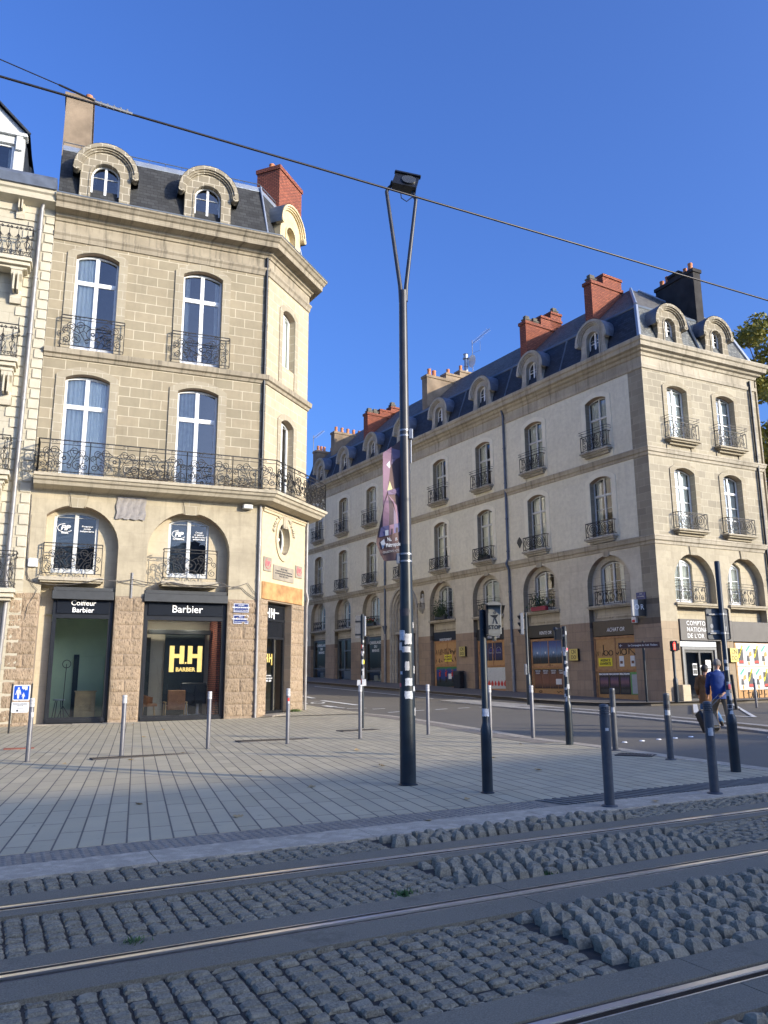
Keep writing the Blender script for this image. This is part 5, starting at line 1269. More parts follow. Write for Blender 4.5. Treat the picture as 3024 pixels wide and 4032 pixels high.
scribble(t, M, [[(-1.05,3.28),(-.9,3.33),(-.8,3.25),(-.7,3.32)], ell(-.7,.8,.1,.05), [(.5,.82),(.6,.75),(.7,.83),(.85,.76)], [(-.1,2.08),(.1,2.12),(.05,2.0),(.25,2.1)]], .016)
t, M = hoard(11.6, .78, 3.52, 2.5, 'chipboard hoarding with navy theatre posters above a white poster of red pears', 2.15)
for k in range(3):
    poster(t, M, -1.02+.62*k, -.44+.62*k, 2.42, 3.38, 'pnavy')
    text_obj('NUIT', .15, t, M @ T(-.75+.62*k, -.02, 2.98), MT['lilac'] if 'lilac' in MT else MT['lgt']); text_obj('THÉÂTRE', .10, t, M @ T(-.73+.62*k, -.02, 2.83), MT['lgt'])
    m_ = MB(); m_.tube([(-.73+.62*k+.2*math.cos(a*.35), -.018, 2.9+.24*math.sin(a*.35)) for a in range(11)], .008, 4); m_.build('ring', MT['lgt'], t, M)
poster(t, M, -1.05, 1.15, .92, 2.05, 'pleaf')
m_ = MB()
for k in range(8):
    x = -.92+.27*k; z = 1.2; s_ = rnd.uniform(.85, 1.15)
    m_.prism([(x+.11*s_*math.cos(a*math.pi/6)*(1 if math.sin(a*math.pi/6) < .3 else .6), z+.15*s_*math.sin(a*math.pi/6)) for a in range(12)], -.02, -.01)
m_.build('pear_print', MT['red'], t, M)
t, M = hoard(15.85, .86, 3.68, 2.45, 'chipboard hoarding with scrawled tags above a blue poster, left of the dark bin', 2.25)
p = poster(t, M, -.25, .45, 2.45, 2.86, 'yellow', -.02, 'notice'); text_obj('AGENCE\nOUVERTE', .155, t, M @ T(.1, -.024, 2.66), MT['ink'], off=.003)
rr = random.Random(3); sc = []
for k in range(13): x = -1.05+.15*k; sc.append([(x+rr.uniform(-.05,.1), 2.95+rr.uniform(-.12,.28)) for j in range(5)])
for k in range(9): x = -1.1+.26*k; sc.append([(x+rr.uniform(-.1,.15), 2.55+rr.uniform(-.18,.2)) for j in range(4)])
scribble(t, M, sc, .013)
poster(t, M, -1.1, 1.05, 1.0, 2.15, 'pman'); m_ = MB(); m2 = MB()
for k in range(3):
    x = -.75+.62*k; m_.tube([(x, -.016, 1.55), (x-.02, -.016, 1.25)], .05, 5); m_.tube([(x, -.016, 1.55), (x+.05, -.016, 1.25)], .04, 5); m2.tube([(x, -.018, 1.85), (x, -.018, 1.6)], .06, 6); m2.tube([(x-.1, -.018, 1.75), (x+.12, -.018, 1.9)], .025, 5); m2.tube([(x, -.018, 1.98), (x, -.018, 1.92)], .04, 6)
m_.build('figure_print', MT['ink'], t, M); m2.build('figure_print', MT['red'], t, M); poster(t, M, .1, .45, 1.45, 1.75, 'paper', -.02)
fascia(2.83, 2.5, 3.36, 4.05, 'fasciab', 'ACHAT OR', 'brown fascia reading ACHAT OR in white italics', 3.62, .26, tx=.15)
fascia(7.32, 2.55, 3.50, 4.10, 'fascia', 'VENTE OR', 'black fascia reading VENTE OR in white italics', 3.70, .24)
fascia(11.6, 2.55, 3.56, 4.16, 'fascia', 'FINANCEMENT', 'black fascia half hidden behind the tram stop signal', 3.68, .2, tx=.2)
fascia(15.9, 2.5, 3.72, 4.22, 'fascia', 'INVESTISSEMENT', 'black fascia over the scrawled hoarding, its lettering cut by the board', 3.74, .2)
MT['goldp'] = plain('brass_plate', (.55,.45,.14), .4, .3, var=.1)
def cndo(M, p, w_, h_, label):
    t = thing('plaque_sign', label, 'sign', M @ Vector(p), 'square yellow CN DO wall signs'); x, y, z = p
    m_ = MB(); m_.box(x-w_/2, x+w_/2, -.14, -.01, z-h_/2, z+h_/2); m_.build('case', MT['fascia'], t, M); m_ = MB(); m_.box(x-w_/2+.005, x+w_/2-.005, -.15, -.141, z-h_/2+.005, z+h_/2-.005); m_.build('face', MT['goldp'], t, M)
    text_obj('CN\nDO', h_*.46, t, M @ T(x, -.152, z), MT['ink'], sx=.8)
cndo(MBB, (-13.95, -.15, 2.98), .55, .56, 'square yellow CN DO sign left of the navy posters above the bin'); cndo(MBB, (-5.15, -.15, 2.55), .55, .56, 'square yellow CN DO sign between the two right-hand hoardings'); cndo(MC, (4.12, -.15, 2.42), .5, .62, 'square yellow CN DO sign on the lit pier, half hidden by the signal pole')
# tile shop
MT['shopgl'] = MT['glassd']
def tileshop(u, door=False):
    dz = .012*u; zb = .42+.033*u; aw = 2.38
    f = MB(); o_ = [(-u-aw/2, zb), (-u+aw/2, zb), (-u+aw/2, 4.0+dz), (-u-aw/2, 4.0+dz)]
    ins = [(-u-aw/2+.16, zb+.12), (-u+aw/2-.10, zb+.12), (-u+aw/2-.10, 3.9+dz), (-u-aw/2+.16, 3.9+dz)]
    f.ring(o_, ins, .22, .34)
    if door: f.box(-u-.12, -u+.0, .2, .33, zb+.1, 3.9+dz); f.box(-u, -u+aw/2-.1, .2, .33, 3.1+dz, 3.2+dz); f.box(-u, -u+aw/2-.1, .2, .3, zb+.1, zb+.7)
    f.box(-u-aw/2+.1, -u+aw/2-.1, .2, .33, zb+.75, zb+.83)
    o = f.build('shopfront', MT['tealg'], b2, MBB); g = MB(); g.fill(ins, (), .3); g.build('shop_window', MT['glassd'], o, MBB)
    g = MB(); g.box(-u-1.3, -u+1.3, .5, 1.35, zb-.1, zb+.15); g.bbox(-u-.7, -u-.2, .6, .9, zb+.15, zb+.5, .02); g.bbox(-u+.2, -u+.8, .55, .8, zb+.15, zb+.75, .02); g.build('display', MT['greyw'], o, MBB)
    if not door: text_obj('CARRELAGES\nDU\nMARAIS', .27, o, MBB @ T(-u+.05, .29, 3.35+dz), MT['lett'], off=.002)
    return o
MT['tealg'] = plain('grey_teal_frame', (.10,.115,.12), .5, .1, var=.1)
tileshop(24.3); tileshop(28.4, True); tileshop(32.35)
# C side: gold shop
MT['doorf'] = plain('grey_door_frame', (.16,.165,.165), .5, .2, var=.1)
t = thing('fascia_sign', 'taupe fascia with COMPTOIR NATIONAL DE L’OR in white over the lit shop door', 'sign', MC @ Vector((3.9, 0, 3.0)))
m_ = MB(); m_.bbox(1.04, 4.28, -.06, .36, 3.04, 3.96, .01); m_.bbox(4.285, 6.72, -.045, .36, 3.04, 3.93, .01); m_.build('panel', MT['fasciag'], t, MC)
text_obj('COMPTOIR\nNATIONAL\nDE L’OR', .275, t, MC @ T(1.42, -.065, 3.50), MT['lett'], align='LEFT', sx=.92, space=1.12)
dr = MB(); o_ = [(1.14,.38),(3.22,.38),(3.22,2.76),(1.14,2.76)]; dr.ring(o_, [(1.26,.42),(3.10,.42),(3.10,2.64),(1.26,2.64)], .02, .16)
gd = dr.build('shop_door', MT['doorf'], b2, MC)
m_ = MB(); m_.ring([(1.26,.42),(3.10,.42),(3.10,2.64),(1.26,2.64)], [(1.38,.55),(2.98,.55),(2.98,2.52),(1.38,2.52)], .08, .2); m_.box(2.14, 2.24, .07, .2, .5, 2.6); m_.build('door_leaf', MT['anthl'], gd, MC)
m_ = MB(); m_.fill([(1.3,.45),(3.06,.45),(3.06,2.6),(1.3,2.6)], (), .15); m_.build('pane', MT['glassd'], gd, MC)
m_ = MB(); m_.box(1.1, 3.28, .08, .12, 2.78, 3.04); m_.build('transom', MT['zinc'], gd, MC)
m_ = MB(); m_.box(1.72, 1.98, .06, .066, 1.55, 2.05); m_.box(2.5, 2.82, .05, .056, 1.85, 2.2); m_.box(2.52, 2.78, .05, .056, 1.45, 1.82); m_.box(2.15, 2.27, .05, .056, 1.88, 1.98); m_.build('door_notice', MT['paper'], gd, MC)
m_ = MB(); m_.box(1.74, 1.96, .055, .06, 1.6, 1.78); m_.box(1.74, 1.96, .055, .06, 1.82, 2.0); m_.build('notice_print', MT['anthl'], gd, MC)
m_ = MB(); m_.tube([(2.08,-.0,1.35),(2.08,-.0,1.6)], .02, 6); m_.build('door_handle', MT['pipe'], gd, MC)
bd = thing('hoarding', 'sunlit chipboard hoarding covered in colourful posters right of the gold shop door', 'hoarding', MC @ Vector((5.5, 0, .38)))
m_ = MB(); m_.box(4.32, 6.74, -.02, .3, .36, 2.98); m_.build('board', MT['osbl'] if 'osbl' in MT else MT['osb'], bd, MC)
k = 0
for row, z in enumerate((1.92, .86+.02)):
    for c_ in range(5):
        x = 4.40+.50*c_; odd = (c_+row) % 2
        pa = MB(); pa.box(x, x+.49, -.028, -.022, z+.03, z+1.04); po = pa.build('poster', MT['paper'], bd, MC)
        if not odd:
            q = MB(); q.box(x+.11, x+.42, -.032, -.029, z+.12, z+.80); q.build('photo_print', MT['anthl'], po, MC)
            q = MB(); 
            for j in range(5): xx = x+.17+.05*j; zz = z+.2+.03*(j % 2); q.prism([(xx+.035*math.cos(a), zz+.06*math.sin(a)) for a in [i_*.9 for i_ in range(7)]], -.036, -.033)
            q.build('fruit_print', MT['red'], po, MC)
            q = MB(); q.prism([(x+.08,z+.42),(x+.15,z+.38),(x+.44,z+.92),(x+.37,z+.96)], -.040, -.034); q.build('yellow_band', MT['yellow'], po, MC)
            text_obj('24.25', .10, po, MC @ T(x+.26, -.044, z+.67) @ Matrix.Rotation(R(-62), 4, 'Y'), MT['ink'])
        else:
            q = MB(); q.prism([(x+.1,z+.72),(x+.16,z+.66),(x+.42,z+.92),(x+.36,z+.97)], -.040, -.034); q.build('green_band', MT['greenl'], po, MC)
            q = MB(); q.prism([(x+.28,z+.42),(x+.48,z+.50),(x+.46,z+.70),(x+.30,z+.62)], -.034, -.030); q.prism([(x+.2,z+.06),(x+.3,z+.06),(x+.3,z+.22),(x+.2,z+.22)], -.034, -.03); q.build('orange_print', MT['orangep'], po, MC)
            q = MB(); q.prism([(x+.12,z+.24),(x+.33,z+.24),(x+.3,z+.48),(x+.16,z+.5)], -.033, -.029); q.build('figure_print', MT['anthl'], po, MC)
            q = MB(); 
            for j in range(4): q.box(x+.05+.1*j, x+.058+.1*j, -.031, -.0285, z+.1, z+.95)
            q.build('line_print', MT['lgt'], po, MC)
scribble(bd, MC, [[(4.5,.85),(4.75,.85)],[(4.62,.85),(4.62,.5)],[(4.5,.5),(4.78,.5)],[(4.95,.9),(4.95,.55),(5.05,.5),(5.1,.6)],[(4.85,.75),(5.1,.78)],ell(5.35,.68,.17,.2),ell(5.35,.68,.09,.14),[(5.62,.48),(5.62,.9),(5.8,.88),(5.8,.7),(5.64,.68)],[(6.2,.9),(5.98,.9),(5.98,.5),(6.22,.5)],[(5.98,.7),(6.15,.7)],[(6.15,1.0),(6.2,1.05)],[(6.6,.88),(6.4,.85),(6.42,.7),(6.58,.65),(6.55,.5),(6.38,.5)]], .02, -.03)
MB_ = MB
# OR box sign, small blue plate, red alarm
t = thing('projecting_sign', 'projecting OR box sign, half grey and half black, at the building corner', 'sign', MBB @ Vector((-1.1, -.4, 4.1)))
MS = MBB @ T(-.95, -.12, 0) @ Matrix.Rotation(R(-52), 4, 'Z')
MS = FM(PB + DB*.72 - Vector((.66, .12, 0)), Vector((1, .18, 0)))
m_ = MB(); m_.box(0, .27, 0, .14, 4.10, 4.82); m_.build('grey_half', MT['lgt'], t, MS); m_ = MB(); m_.box(.27, .62, -.004, .14, 4.10, 4.82); m_.build('black_half', MT['fascia'], t, MS)
text_obj('O', .34, t, MS @ T(.21, -.012, 4.48), MT['lett'], sx=.85); text_obj('R', .33, t, MS @ T(.46, -.014, 4.48), MT['lett'], sx=.85)
m_ = MB(); m_.box(.5, .75, .04, .10, 4.3, 4.4); m_.build('bracket', MT['anth'], t, MS)
t = thing('alarm_box', 'small white alarm box with a red lamp under the OR sign', 'box', MBB @ Vector((-1.35, -.1, 3.95))); m_ = MB(); m_.bbox(-1.48, -1.22, -.16, -.02, 3.84, 4.1, .02); m_.build('cover', MT['white'], t, MBB); m_ = MB(); m_.bbox(-1.42, -1.28, -.19, -.15, 3.86, 3.97, .01); m_.build('lamp_lens', MT['red'], t, MBB)
t = thing('street_plate', 'blue street name plate above the OR sign on the dark corner stones', 'sign', MBB @ Vector((-.95, -.03, 4.9))); m_ = MB(); m_.bbox(-1.22, -.70, -.04, -.005, 4.84, 5.16, .006); m_.build('plate', MT['plate'], t, MBB)
text_obj('RUE', .07, t, MBB @ T(-.96, -.045, 5.08), MT['lett']); text_obj('du Bouffay', .08, t, MBB @ T(-.96, -.045, 4.98), MT['lett'])
m_ = MB(); m_.bbox(.55, 1.02, -.4, -.06, .3, 1.15, .02); tag(m_.build('stone_block', MT['facet'], None, MC, loc=MC @ Vector((.8,-.2,.33))), 'pale leaning stone block beside the gold shop door', 'block')
# planters and flowers on guards of the long facade
def planter(u, z, w_, mat, label, leaves, seed, flower=None, h=.5, sp=.5):
    rr = random.Random(seed); t = thing('flower_box', label, 'plant', MBB @ Vector((-u, -.05, z)), None)
    m_ = MB(); m_.bbox(-u-w_/2, -u+w_/2, -.22, .0, z, z+.22, .02); m_.build('box', MT[mat], t, MBB)
    m_ = MB()
    for k in range(leaves):
        a = Vector((-u+rr.gauss(0, sp*.5), -.1+rr.uniform(-.22,.12), z+.15+abs(rr.gauss(0, h*.5)))); s = rr.uniform(.03,.07); d = Vector((rr.uniform(-1,1), rr.uniform(-1,1), rr.uniform(-1,1))).normalized(); e = d.orthogonal().normalized()
        m_.face([a+d*s, a+e*s*.5, a-d*s, a-e*s*.5])
    for k in range(7):
        x = rr.uniform(-sp, sp); m_.tube([(-u+x*.4, -.1, z+.15), (-u+x*.8, -.12, z+h*.7), (-u+x*1.1, -.1, z+h*(1+rr.random()*.4))], .006, 3)
    m_.build('foliage', MT['leafd'], t, MBB)
    if flower:
        m_ = MB()
        for k in range(60):
            a = Vector((-u+rr.uniform(-w_/2,w_/2), -.15+rr.uniform(-.12,.1), z+.28+rr.uniform(0,.18))); m_.lathe([(0,-.02),(.03,0),(0,.02)], 5, tuple(a), False)
        m_.build('flowers', MT[flower], t, MBB)
MT['leafd'] = plain('dark_leaf', (.035,.065,.02), .6, var=.4, scale=20)
MT['potred'] = plain('crimson_box', (.28,.03,.05), .6)
planter(7.4, 4.82, 1.1, 'potred', 'crimson flower box with straggling plants on the guard above VENTE OR', 240, 5, h=.7, sp=.8)
planter(16.0, 4.95, 1.0, 'anthl', 'bushy green shrub spilling over the guard right of the statue niche', 700, 6, h=.9, sp=.6)
planter(24.3, 5.05, 1.2, 'anthl', 'red geranium box on an entresol guard above the tile shop', 260, 8, 'red', h=.3, sp=.6)
planter(11.7, 4.9, .9, 'anthl', 'thin leafy pot plant on the guard behind the tram stop signal', 120, 9, h=.6, sp=.5)
planter(11.75, 8.0, .9, 'anthl', 'low green window box on the middle floor beside the lamp post', 140, 10, h=.2, sp=.4)
# aerials and dish
t = thing('tv_antenna', 'rooftop aerial mast with a white satellite dish on the tall rendered chimney', 'antenna', MBB @ Vector((-18.9, 5.2, 21)))
m_ = MB(); m_.tube([(-18.9,5.2,20.9),(-18.9,5.2,25.2)], .025, 5); m_.tube([(-18.9,5.2,24.9),(-16.9,5.2,25.3)], .015, 4)
for k in range(12): m_.tube([(-18.7+.15*k,5.0,24.94+.03*k),(-18.7+.15*k,5.4,24.94+.03*k)], .008, 3)
m_.tube([(-18.9,5.2,24.2),(-18.0,5.2,24.1),(-18.0,5.2,24.8)], .012, 3); m_.build('mast', MT['pipe'], t, MBB)
m_ = MB(); n0 = 14; m_.mesh([(-18.45, 4.9, 23.35)] + [(-18.45+.42*math.cos(a*2*math.pi/n0), 4.78, 23.35+.48*math.sin(a*2*math.pi/n0)) for a in range(n0)], [(0, i+1, (i+1) % n0+1) for i in range(n0)]); m_.build('dish', MT['white'], t, MBB)
t = thing('flue_pipe', 'tall capped metal flue on the rendered chimney', 'flue', MBB @ Vector((-18.9, 4.6, 22.5))); m_ = MB(); m_.lathe([(.14,0),(.14,.5),(.17,.52),(.17,.6),(.13,.62),(.13,1.1),(.22,1.12),(.22,1.2),(.16,1.22),(.16,1.45),(.2,1.47),(0,1.5)], 12, (-18.9, 4.6, 22.5)); m_.build('tube', MT['zinc'], t, MBB)
t = thing('tv_antenna', 'thin rooftop aerial beyond the far end of the long block', 'antenna', MBB @ Vector((-37.5, 2, 19))); m_ = MB(); m_.tube([(-37.6,2,18),(-37.6,2,22.6)], .03, 5); m_.tube([(-37.6,2,22.3),(-35.6,2,22.5)], .018, 4)
for k in range(9): m_.tube([(-37.4+.2*k,1.8,22.32+.02*k),(-37.4+.2*k,2.2,22.32+.02*k)], .01, 3)
m_.build('mast', MT['pipe'], t, MBB)
# far house beyond the end of the block
fh = thing('far_house', 'cream gabled house just beyond the far end of the long block', 'house', MBB @ Vector((-42, 0, 1.6)))
MT['cream'] = plain('cream_render', (.60,.54,.42), .9, var=.06, scale=1)
m_ = MB(); m_.box(-48, -35.4, .3, 9, 0, 17.2); m_.prism([(-48,17.2),(-35.4,17.2),(-35.6,18.6),(-41,19.4),(-48,18.0)], 2.5, 8); m_.build('wall', MT['cream'], fh, MBB)
m_ = MB(); m_.box(-47.0, -36.2, .1, .3, 17.0, 17.3); m_.build('eave', MT['slateB'], fh, MBB)
for u in (38.5, 42.5): window(fh, MBB @ T(-u, .24), 1.2, 12.3, 14.6, .1, 13.8, mat='greyw')
for u in (38.5, 42.5): window(fh, MBB @ T(-u, .24), 1.2, 8.3, 10.6, .1, 9.8, mat='greyw')
# ================================================================ ground surfaces
def asphalt(name, base, sp=.35):
    m, nt, b = newmat(name); co = coords(nt, 'Object')
    c = mix(nt, ramp(nt, nz(nt, co, 140, 3, .7), [(.35, 0.0), (.7, 1.0)]), [x*(1-sp) for x in base], [x*(1+sp) for x in base])
    c = mix(nt, ramp(nt, nz(nt, co, .35, 6, .6), [(.4, 0.0), (.7, .45)]), c, [x*1.35 for x in base])
    c = mix(nt, ramp(nt, nz(nt, co, 1.4, 7, .7), [(.6, 0.0), (.66, .5)]), c, [x*.55 for x in base])
    lk(nt, c, b.inputs['Base Color']); b.inputs['Roughness'].default_value = .85; b.inputs['Specular IOR Level'].default_value = .3
    bump(nt, b, nz(nt, co, 120, 3, .7), .35, .006); return m
MT['asphalt'] = asphalt('asphalt', (.15,.135,.108))
MT['walk'] = asphalt('pavement_asphalt', (.15,.135,.115), .2)
MT['concrete'] = asphalt('track_concrete', (.185,.162,.118), .4)
def pave():
    m, nt, b = newmat('slab_paving'); co = coords(nt, 'Object', (1,1,1), (0,0,R(-107)))
    br = nd(nt, 'ShaderNodeTexBrick', offset=.37, offset_frequency=3, squash=.72, squash_frequency=4)
    for k, v in (('Scale', 1.0), ('Brick Width', .86), ('Row Height', .205), ('Mortar Size', .0085), ('Mortar Smooth', .0), ('Bias', 0.0)): br.inputs[k].default_value = v
    br.inputs['Color1'].default_value = (.40,.345,.215,1); br.inputs['Color2'].default_value = (.49,.425,.27,1); br.inputs['Mortar'].default_value = (.035,.03,.024,1)
    lk(nt, co, br.inputs['Vector'])
    c = br.outputs['Color']; o = coords(nt, 'Object')
    c = mix(nt, ramp(nt, nz(nt, o, 1.1, 7, .65), [(.35, 0.0), (.7, .30)]), c, (.21,.19,.165))
    c = mix(nt, ramp(nt, nz(nt, o, 90, 3, .7), [(.3, 0.0), (.7, .25)]), c, (.46,.43,.38))
    c = mix(nt, ramp(nt, nz(nt, o, 5, 6, .75), [(.63, 0.0), (.67, .35)]), c, (.07,.065,.055))
    lk(nt, c, b.inputs['Base Color']); b.inputs['Roughness'].default_value = .75; b.inputs['Specular IOR Level'].default_value = .35
    h = math_(nt, 'SUBTRACT', math_(nt, 'MULTIPLY', nz(nt, o, 60, 4, .6), .2), br.outputs['Fac']); bump(nt, b, h, .6, .006); return m
MT['paving'] = pave()
def granite(name, base, sc=120, v=.3, bp=.25, dist=.008):
    m, nt, b = newmat(name); co = coords(nt, 'Object')
    c = mix(nt, ramp(nt, nz(nt, co, sc, 4, .75), [(.35, 0.0), (.65, 1.0)]), [x*(1-v) for x in base], [x*(1+v) for x in base])
    c = mix(nt, ramp(nt, nz(nt, co, 4.5, 5, .6), [(.35, 0.0), (.7, .55)]), c, [x*.55 for x in base])
    c = mix(nt, ramp(nt, nz(nt, co, 9.5, 2, .5), [(.5, 0.0), (.68, .45)]), c, [min(1, x*1.5) for x in base])
    lk(nt, c, b.inputs['Base Color']); b.inputs['Roughness'].default_value = .8; bump(nt, b, nz(nt, co, sc*.6, 4, .7), bp, dist); return m
MT['kerb'] = granite('kerb_granite', (.42,.36,.27))
MT['sett'] = granite('sett_granite', (.225,.195,.135), 75, .55, .6, .012)
MT['spike'] = granite('raised_stone_granite', (.25,.215,.15), 70, .45, .5, .01)
MT['joint'] = granite('sett_joint', (.035,.029,.022), 60, .3, .5)
MT['tact'] = granite('tactile_granite', (.26,.22,.165))
MT['island'] = granite('island_paving', (.36,.34,.30), 60, .15)
MT['rail'], nt, b = newmat('polished_rail'); b.inputs['Base Color'].default_value = (.82,.82,.82,1); b.inputs['Metallic'].default_value = 1; b.inputs['Roughness'].default_value = .28
bump(nt, b, nz(nt, coords(nt, 'Object', (1,1,1), (0,0,R(26.2))), 30, 3), .04, .004)
MT['railside'] = plain('rail_side', (.06,.05,.045), .5, .5, var=.3)
MT['marking'] = plain('road_paint', (.62,.61,.57), .7, var=.12, scale=8)
MT['cast'] = plain('cast_iron', (.07,.06,.05), .6, .3, var=.3, scale=20)

def gp(x, y, dz=0.0): return (x, y, zg(x, y)+dz)
g = MB(); N0 = Vector((-.362, .932)).normalized(); T0 = Vector((N0.y, -N0.x)); C0 = Vector((-4.5, 29.1))
ds = [-300, -120, -60, -30, -15, -7, 0, 8, 20, 40, 70, 140]; as_ = [-400, -200, -100, -50, -25, -10, 0, 10, 25, 50, 100, 200, 400]
for i in range(len(ds)-1):
    for j in range(len(as_)-1):
        q = [C0 + T0*as_[jj] + N0*ds[ii] for ii, jj in ((i,j),(i,j+1),(i+1,j+1),(i+1,j))]
        g.face([gp(p.x, p.y) for p in q])
tag(g.build('ground', MT['asphalt']), kind='structure')
K = [(5.9,11.2),(5.45,12.4),(4.88,14.0),(4.34,15.7),(3.8,17.1),(3.28,18.35),(2.75,20.5),(2.1,22.9),(1.45,25.1),(.75,27.5),(.1,29.3),(-.6,30.61)]
K2 = [(-.6,30.61),(-1.6,32.0),(-2.6,33.5),(-3.4,34.9)] + [tuple((PF + DG*t + Vector((.85,.526,0))*1.25)[:2]) for t in (5, 9, 14, 22, 32)]
lft = C0 - T0*62
A0 = [tr(-70, -1.75)[:2], tr(6.75, -1.75)[:2]]
poly = A0 + K + [tuple(C0), tuple(lft)]
def flatpoly(name, pts, mat, dz, skirt=0.0):
    m_ = MB(); tt = tessellate_polygon([[Vector((p[0], p[1], 0)) for p in pts]])
    vs = [gp(p[0], p[1], dz) for p in pts]; fs = []
    for t in tt:
        a, b, c = (vs[i] for i in t); s_ = (b[0]-a[0])*(c[1]-a[1])-(b[1]-a[1])*(c[0]-a[0])
        fs.append(tuple(t) if s_ > 0 else tuple(reversed(t)))
    m_.mesh(vs, fs)
    if skirt:
        for i in range(len(pts)):
            a, b = vs[i], vs[(i+1) % len(pts)]; m_.face([a, (a[0],a[1],a[2]-skirt), (b[0],b[1],b[2]-skirt), b])
    return tag(m_.build(name, MT[mat]), kind='structure')
flatpoly('plaza_paving', poly, 'paving', .030, .03)
def ribbon(m_, L, Rr, n, dz):
    for i in range(len(L)-1):
        for k in range(n):
            def P(a, t): x = L[a][0]+(Rr[a][0]-L[a][0])*t; y = L[a][1]+(Rr[a][1]-L[a][1])*t; return gp(x, y, dz)
            m_.face([P(i,k/n), P(i,(k+1)/n), P(i+1,(k+1)/n), P(i+1,k/n)][::-1])
def dens(P, n):
    o = []
    for i in range(len(P)-1):
        for k in range(n): o.append((P[i][0]+(P[i+1][0]-P[i][0])*k/n, P[i][1]+(P[i+1][1]-P[i][1])*k/n))
    return o + [tuple(P[-1][:2])]
# pavement along the side street, left
m_ = MB(); inner = [tuple(C0), tuple((PC+DF*1.2)[:2]), tuple((PC+DF*2.3)[:2]), tuple(PF[:2])] + [tuple((PF + DG*t)[:2]) for t in (5, 9, 14, 22, 32)]
ribbon(m_, dens(K2, 3), dens(inner, 3), 4, .05); tag(m_.build('side_pavement', MT['paving']), kind='structure')
# kerb ribbon round the plaza
def strip(name, line, w, mat, dz, h=0.0, joints=0):
    m_ = MB(); line = dens(line, 3); off = offset_line(line, w); lo = [tuple(p) for p in off]
    ribbon(m_, line, lo, 1, dz)
    if h:
        for i in range(len(line)-1):
            for L in (line, lo):
                a, b = gp(*L[i][:2], dz), gp(*L[i+1][:2], dz); m_.face([a, b, (b[0],b[1],b[2]-h), (a[0],a[1],a[2]-h)])
    return tag(m_.build(name, MT[mat]), kind='structure')
strip('plaza_kerb', K + K2[1:], -.30, 'kerb', .036, .05)
strip('tactile_strip', [tuple(p) for p in offset_line(K[4:], -.34)], -.42, 'tact', .036)
# band of slabs along the bollard row
# far pavement (right side of the street) with a raised kerb
W0 = [tuple((PB+DB*t)[:2]) for t in (60, 45, 35, 28, 20, 14, 8, 4, 2, .8)] + [tuple(PB[:2]), tuple((PB+DC*1.2)[:2])] + [tuple((PB+DC*t)[:2]) for t in (3, 8, 16, 30)]
oB, oC = Vector((-.85, -.526, 0)), Vector((.444, -.896, 0))
W1 = [tuple((PB+DB*t+oB*3.4)[:2]) for t in (60, 45, 35, 28, 20, 14, 8)] + [(5.95,38.2),(6.75,36.5),(7.9,35.2),(9.3,34.2),(10.9,33.55)] + [tuple((PB+DC*t+oC*1.5)[:2]) for t in (3, 8, 16, 30)]
m_ = MB(); ribbon(m_, dens(W1, 3), dens(W0, 3), 6, .14)
d1 = dens(W1, 3)
for i in range(len(d1)-1): a, b = gp(*d1[i], .14), gp(*d1[i+1], .14); m_.face([a, b, (b[0],b[1],b[2]-.2), (a[0],a[1],a[2]-.2)])
tag(m_.build('far_pavement', MT['walk']), kind='structure')
m_ = MB(); e1 = [tuple(p) for p in offset_line(d1, .16)]; ribbon(m_, d1, e1, 1, .146)
tag(m_.build('far_kerb', MT['kerb']), kind='structure')
# crossing island: light paving, ribbed strip
IA = [(2.5,37.6),(3.9,35.2),(5.0,33.36),(6.1,31.2),(7.0,28.0),(7.7,25.0),(8.3,22.2),(8.55,19.5),(8.8,16.5),(9.1,12.0)]; IB = [(3.6,38.2),(5.3,36.0),(6.6,34.4),(7.5,31.6),(8.3,28.2),(8.85,25.2),(9.35,22.6),(9.75,20.0),(10.1,16.8),(10.5,12.0)]
m_ = MB(); ribbon(m_, dens(IA, 2), dens(IB, 2), 2, .045)
da = dens(IA, 2)
for i in range(len(da)-1): a, b = gp(*da[i], .045), gp(*da[i+1], .045); m_.face([a, b, (b[0],b[1],b[2]-.06), (a[0],a[1],a[2]-.06)])
tag(m_.build('crossing_island', MT['island']), kind='structure')
# the ribbed drain strips: real bars on the island
m_ = MB(); a_, b_ = dens(IA, 4), dens(IB, 4)
for i in range(8, len(a_)-1):
    L = (Vector(a_[i+1])-Vector(a_[i])).length; n = max(1, int(L/.14))
    for k in range(n):
        t = k/n
        p = Vector(a_[i]).lerp(Vector(a_[i+1]), t); q = Vector(b_[i]).lerp(Vector(b_[i+1]), t)
        p2 = Vector(a_[i]).lerp(Vector(a_[i+1]), t+.5/n); q2 = Vector(b_[i]).lerp(Vector(b_[i+1]), t+.5/n)
        f = lambda u, v, s_: u + (v-u)*s_
        m_.face([gp(*f(p,q,.28), .052), gp(*f(p2,q2,.28), .052), gp(*f(p2,q2,.74), .052), gp(*f(p,q,.74), .052)])
tag(m_.build('ribbed_strip', MT['cast']), kind='structure')
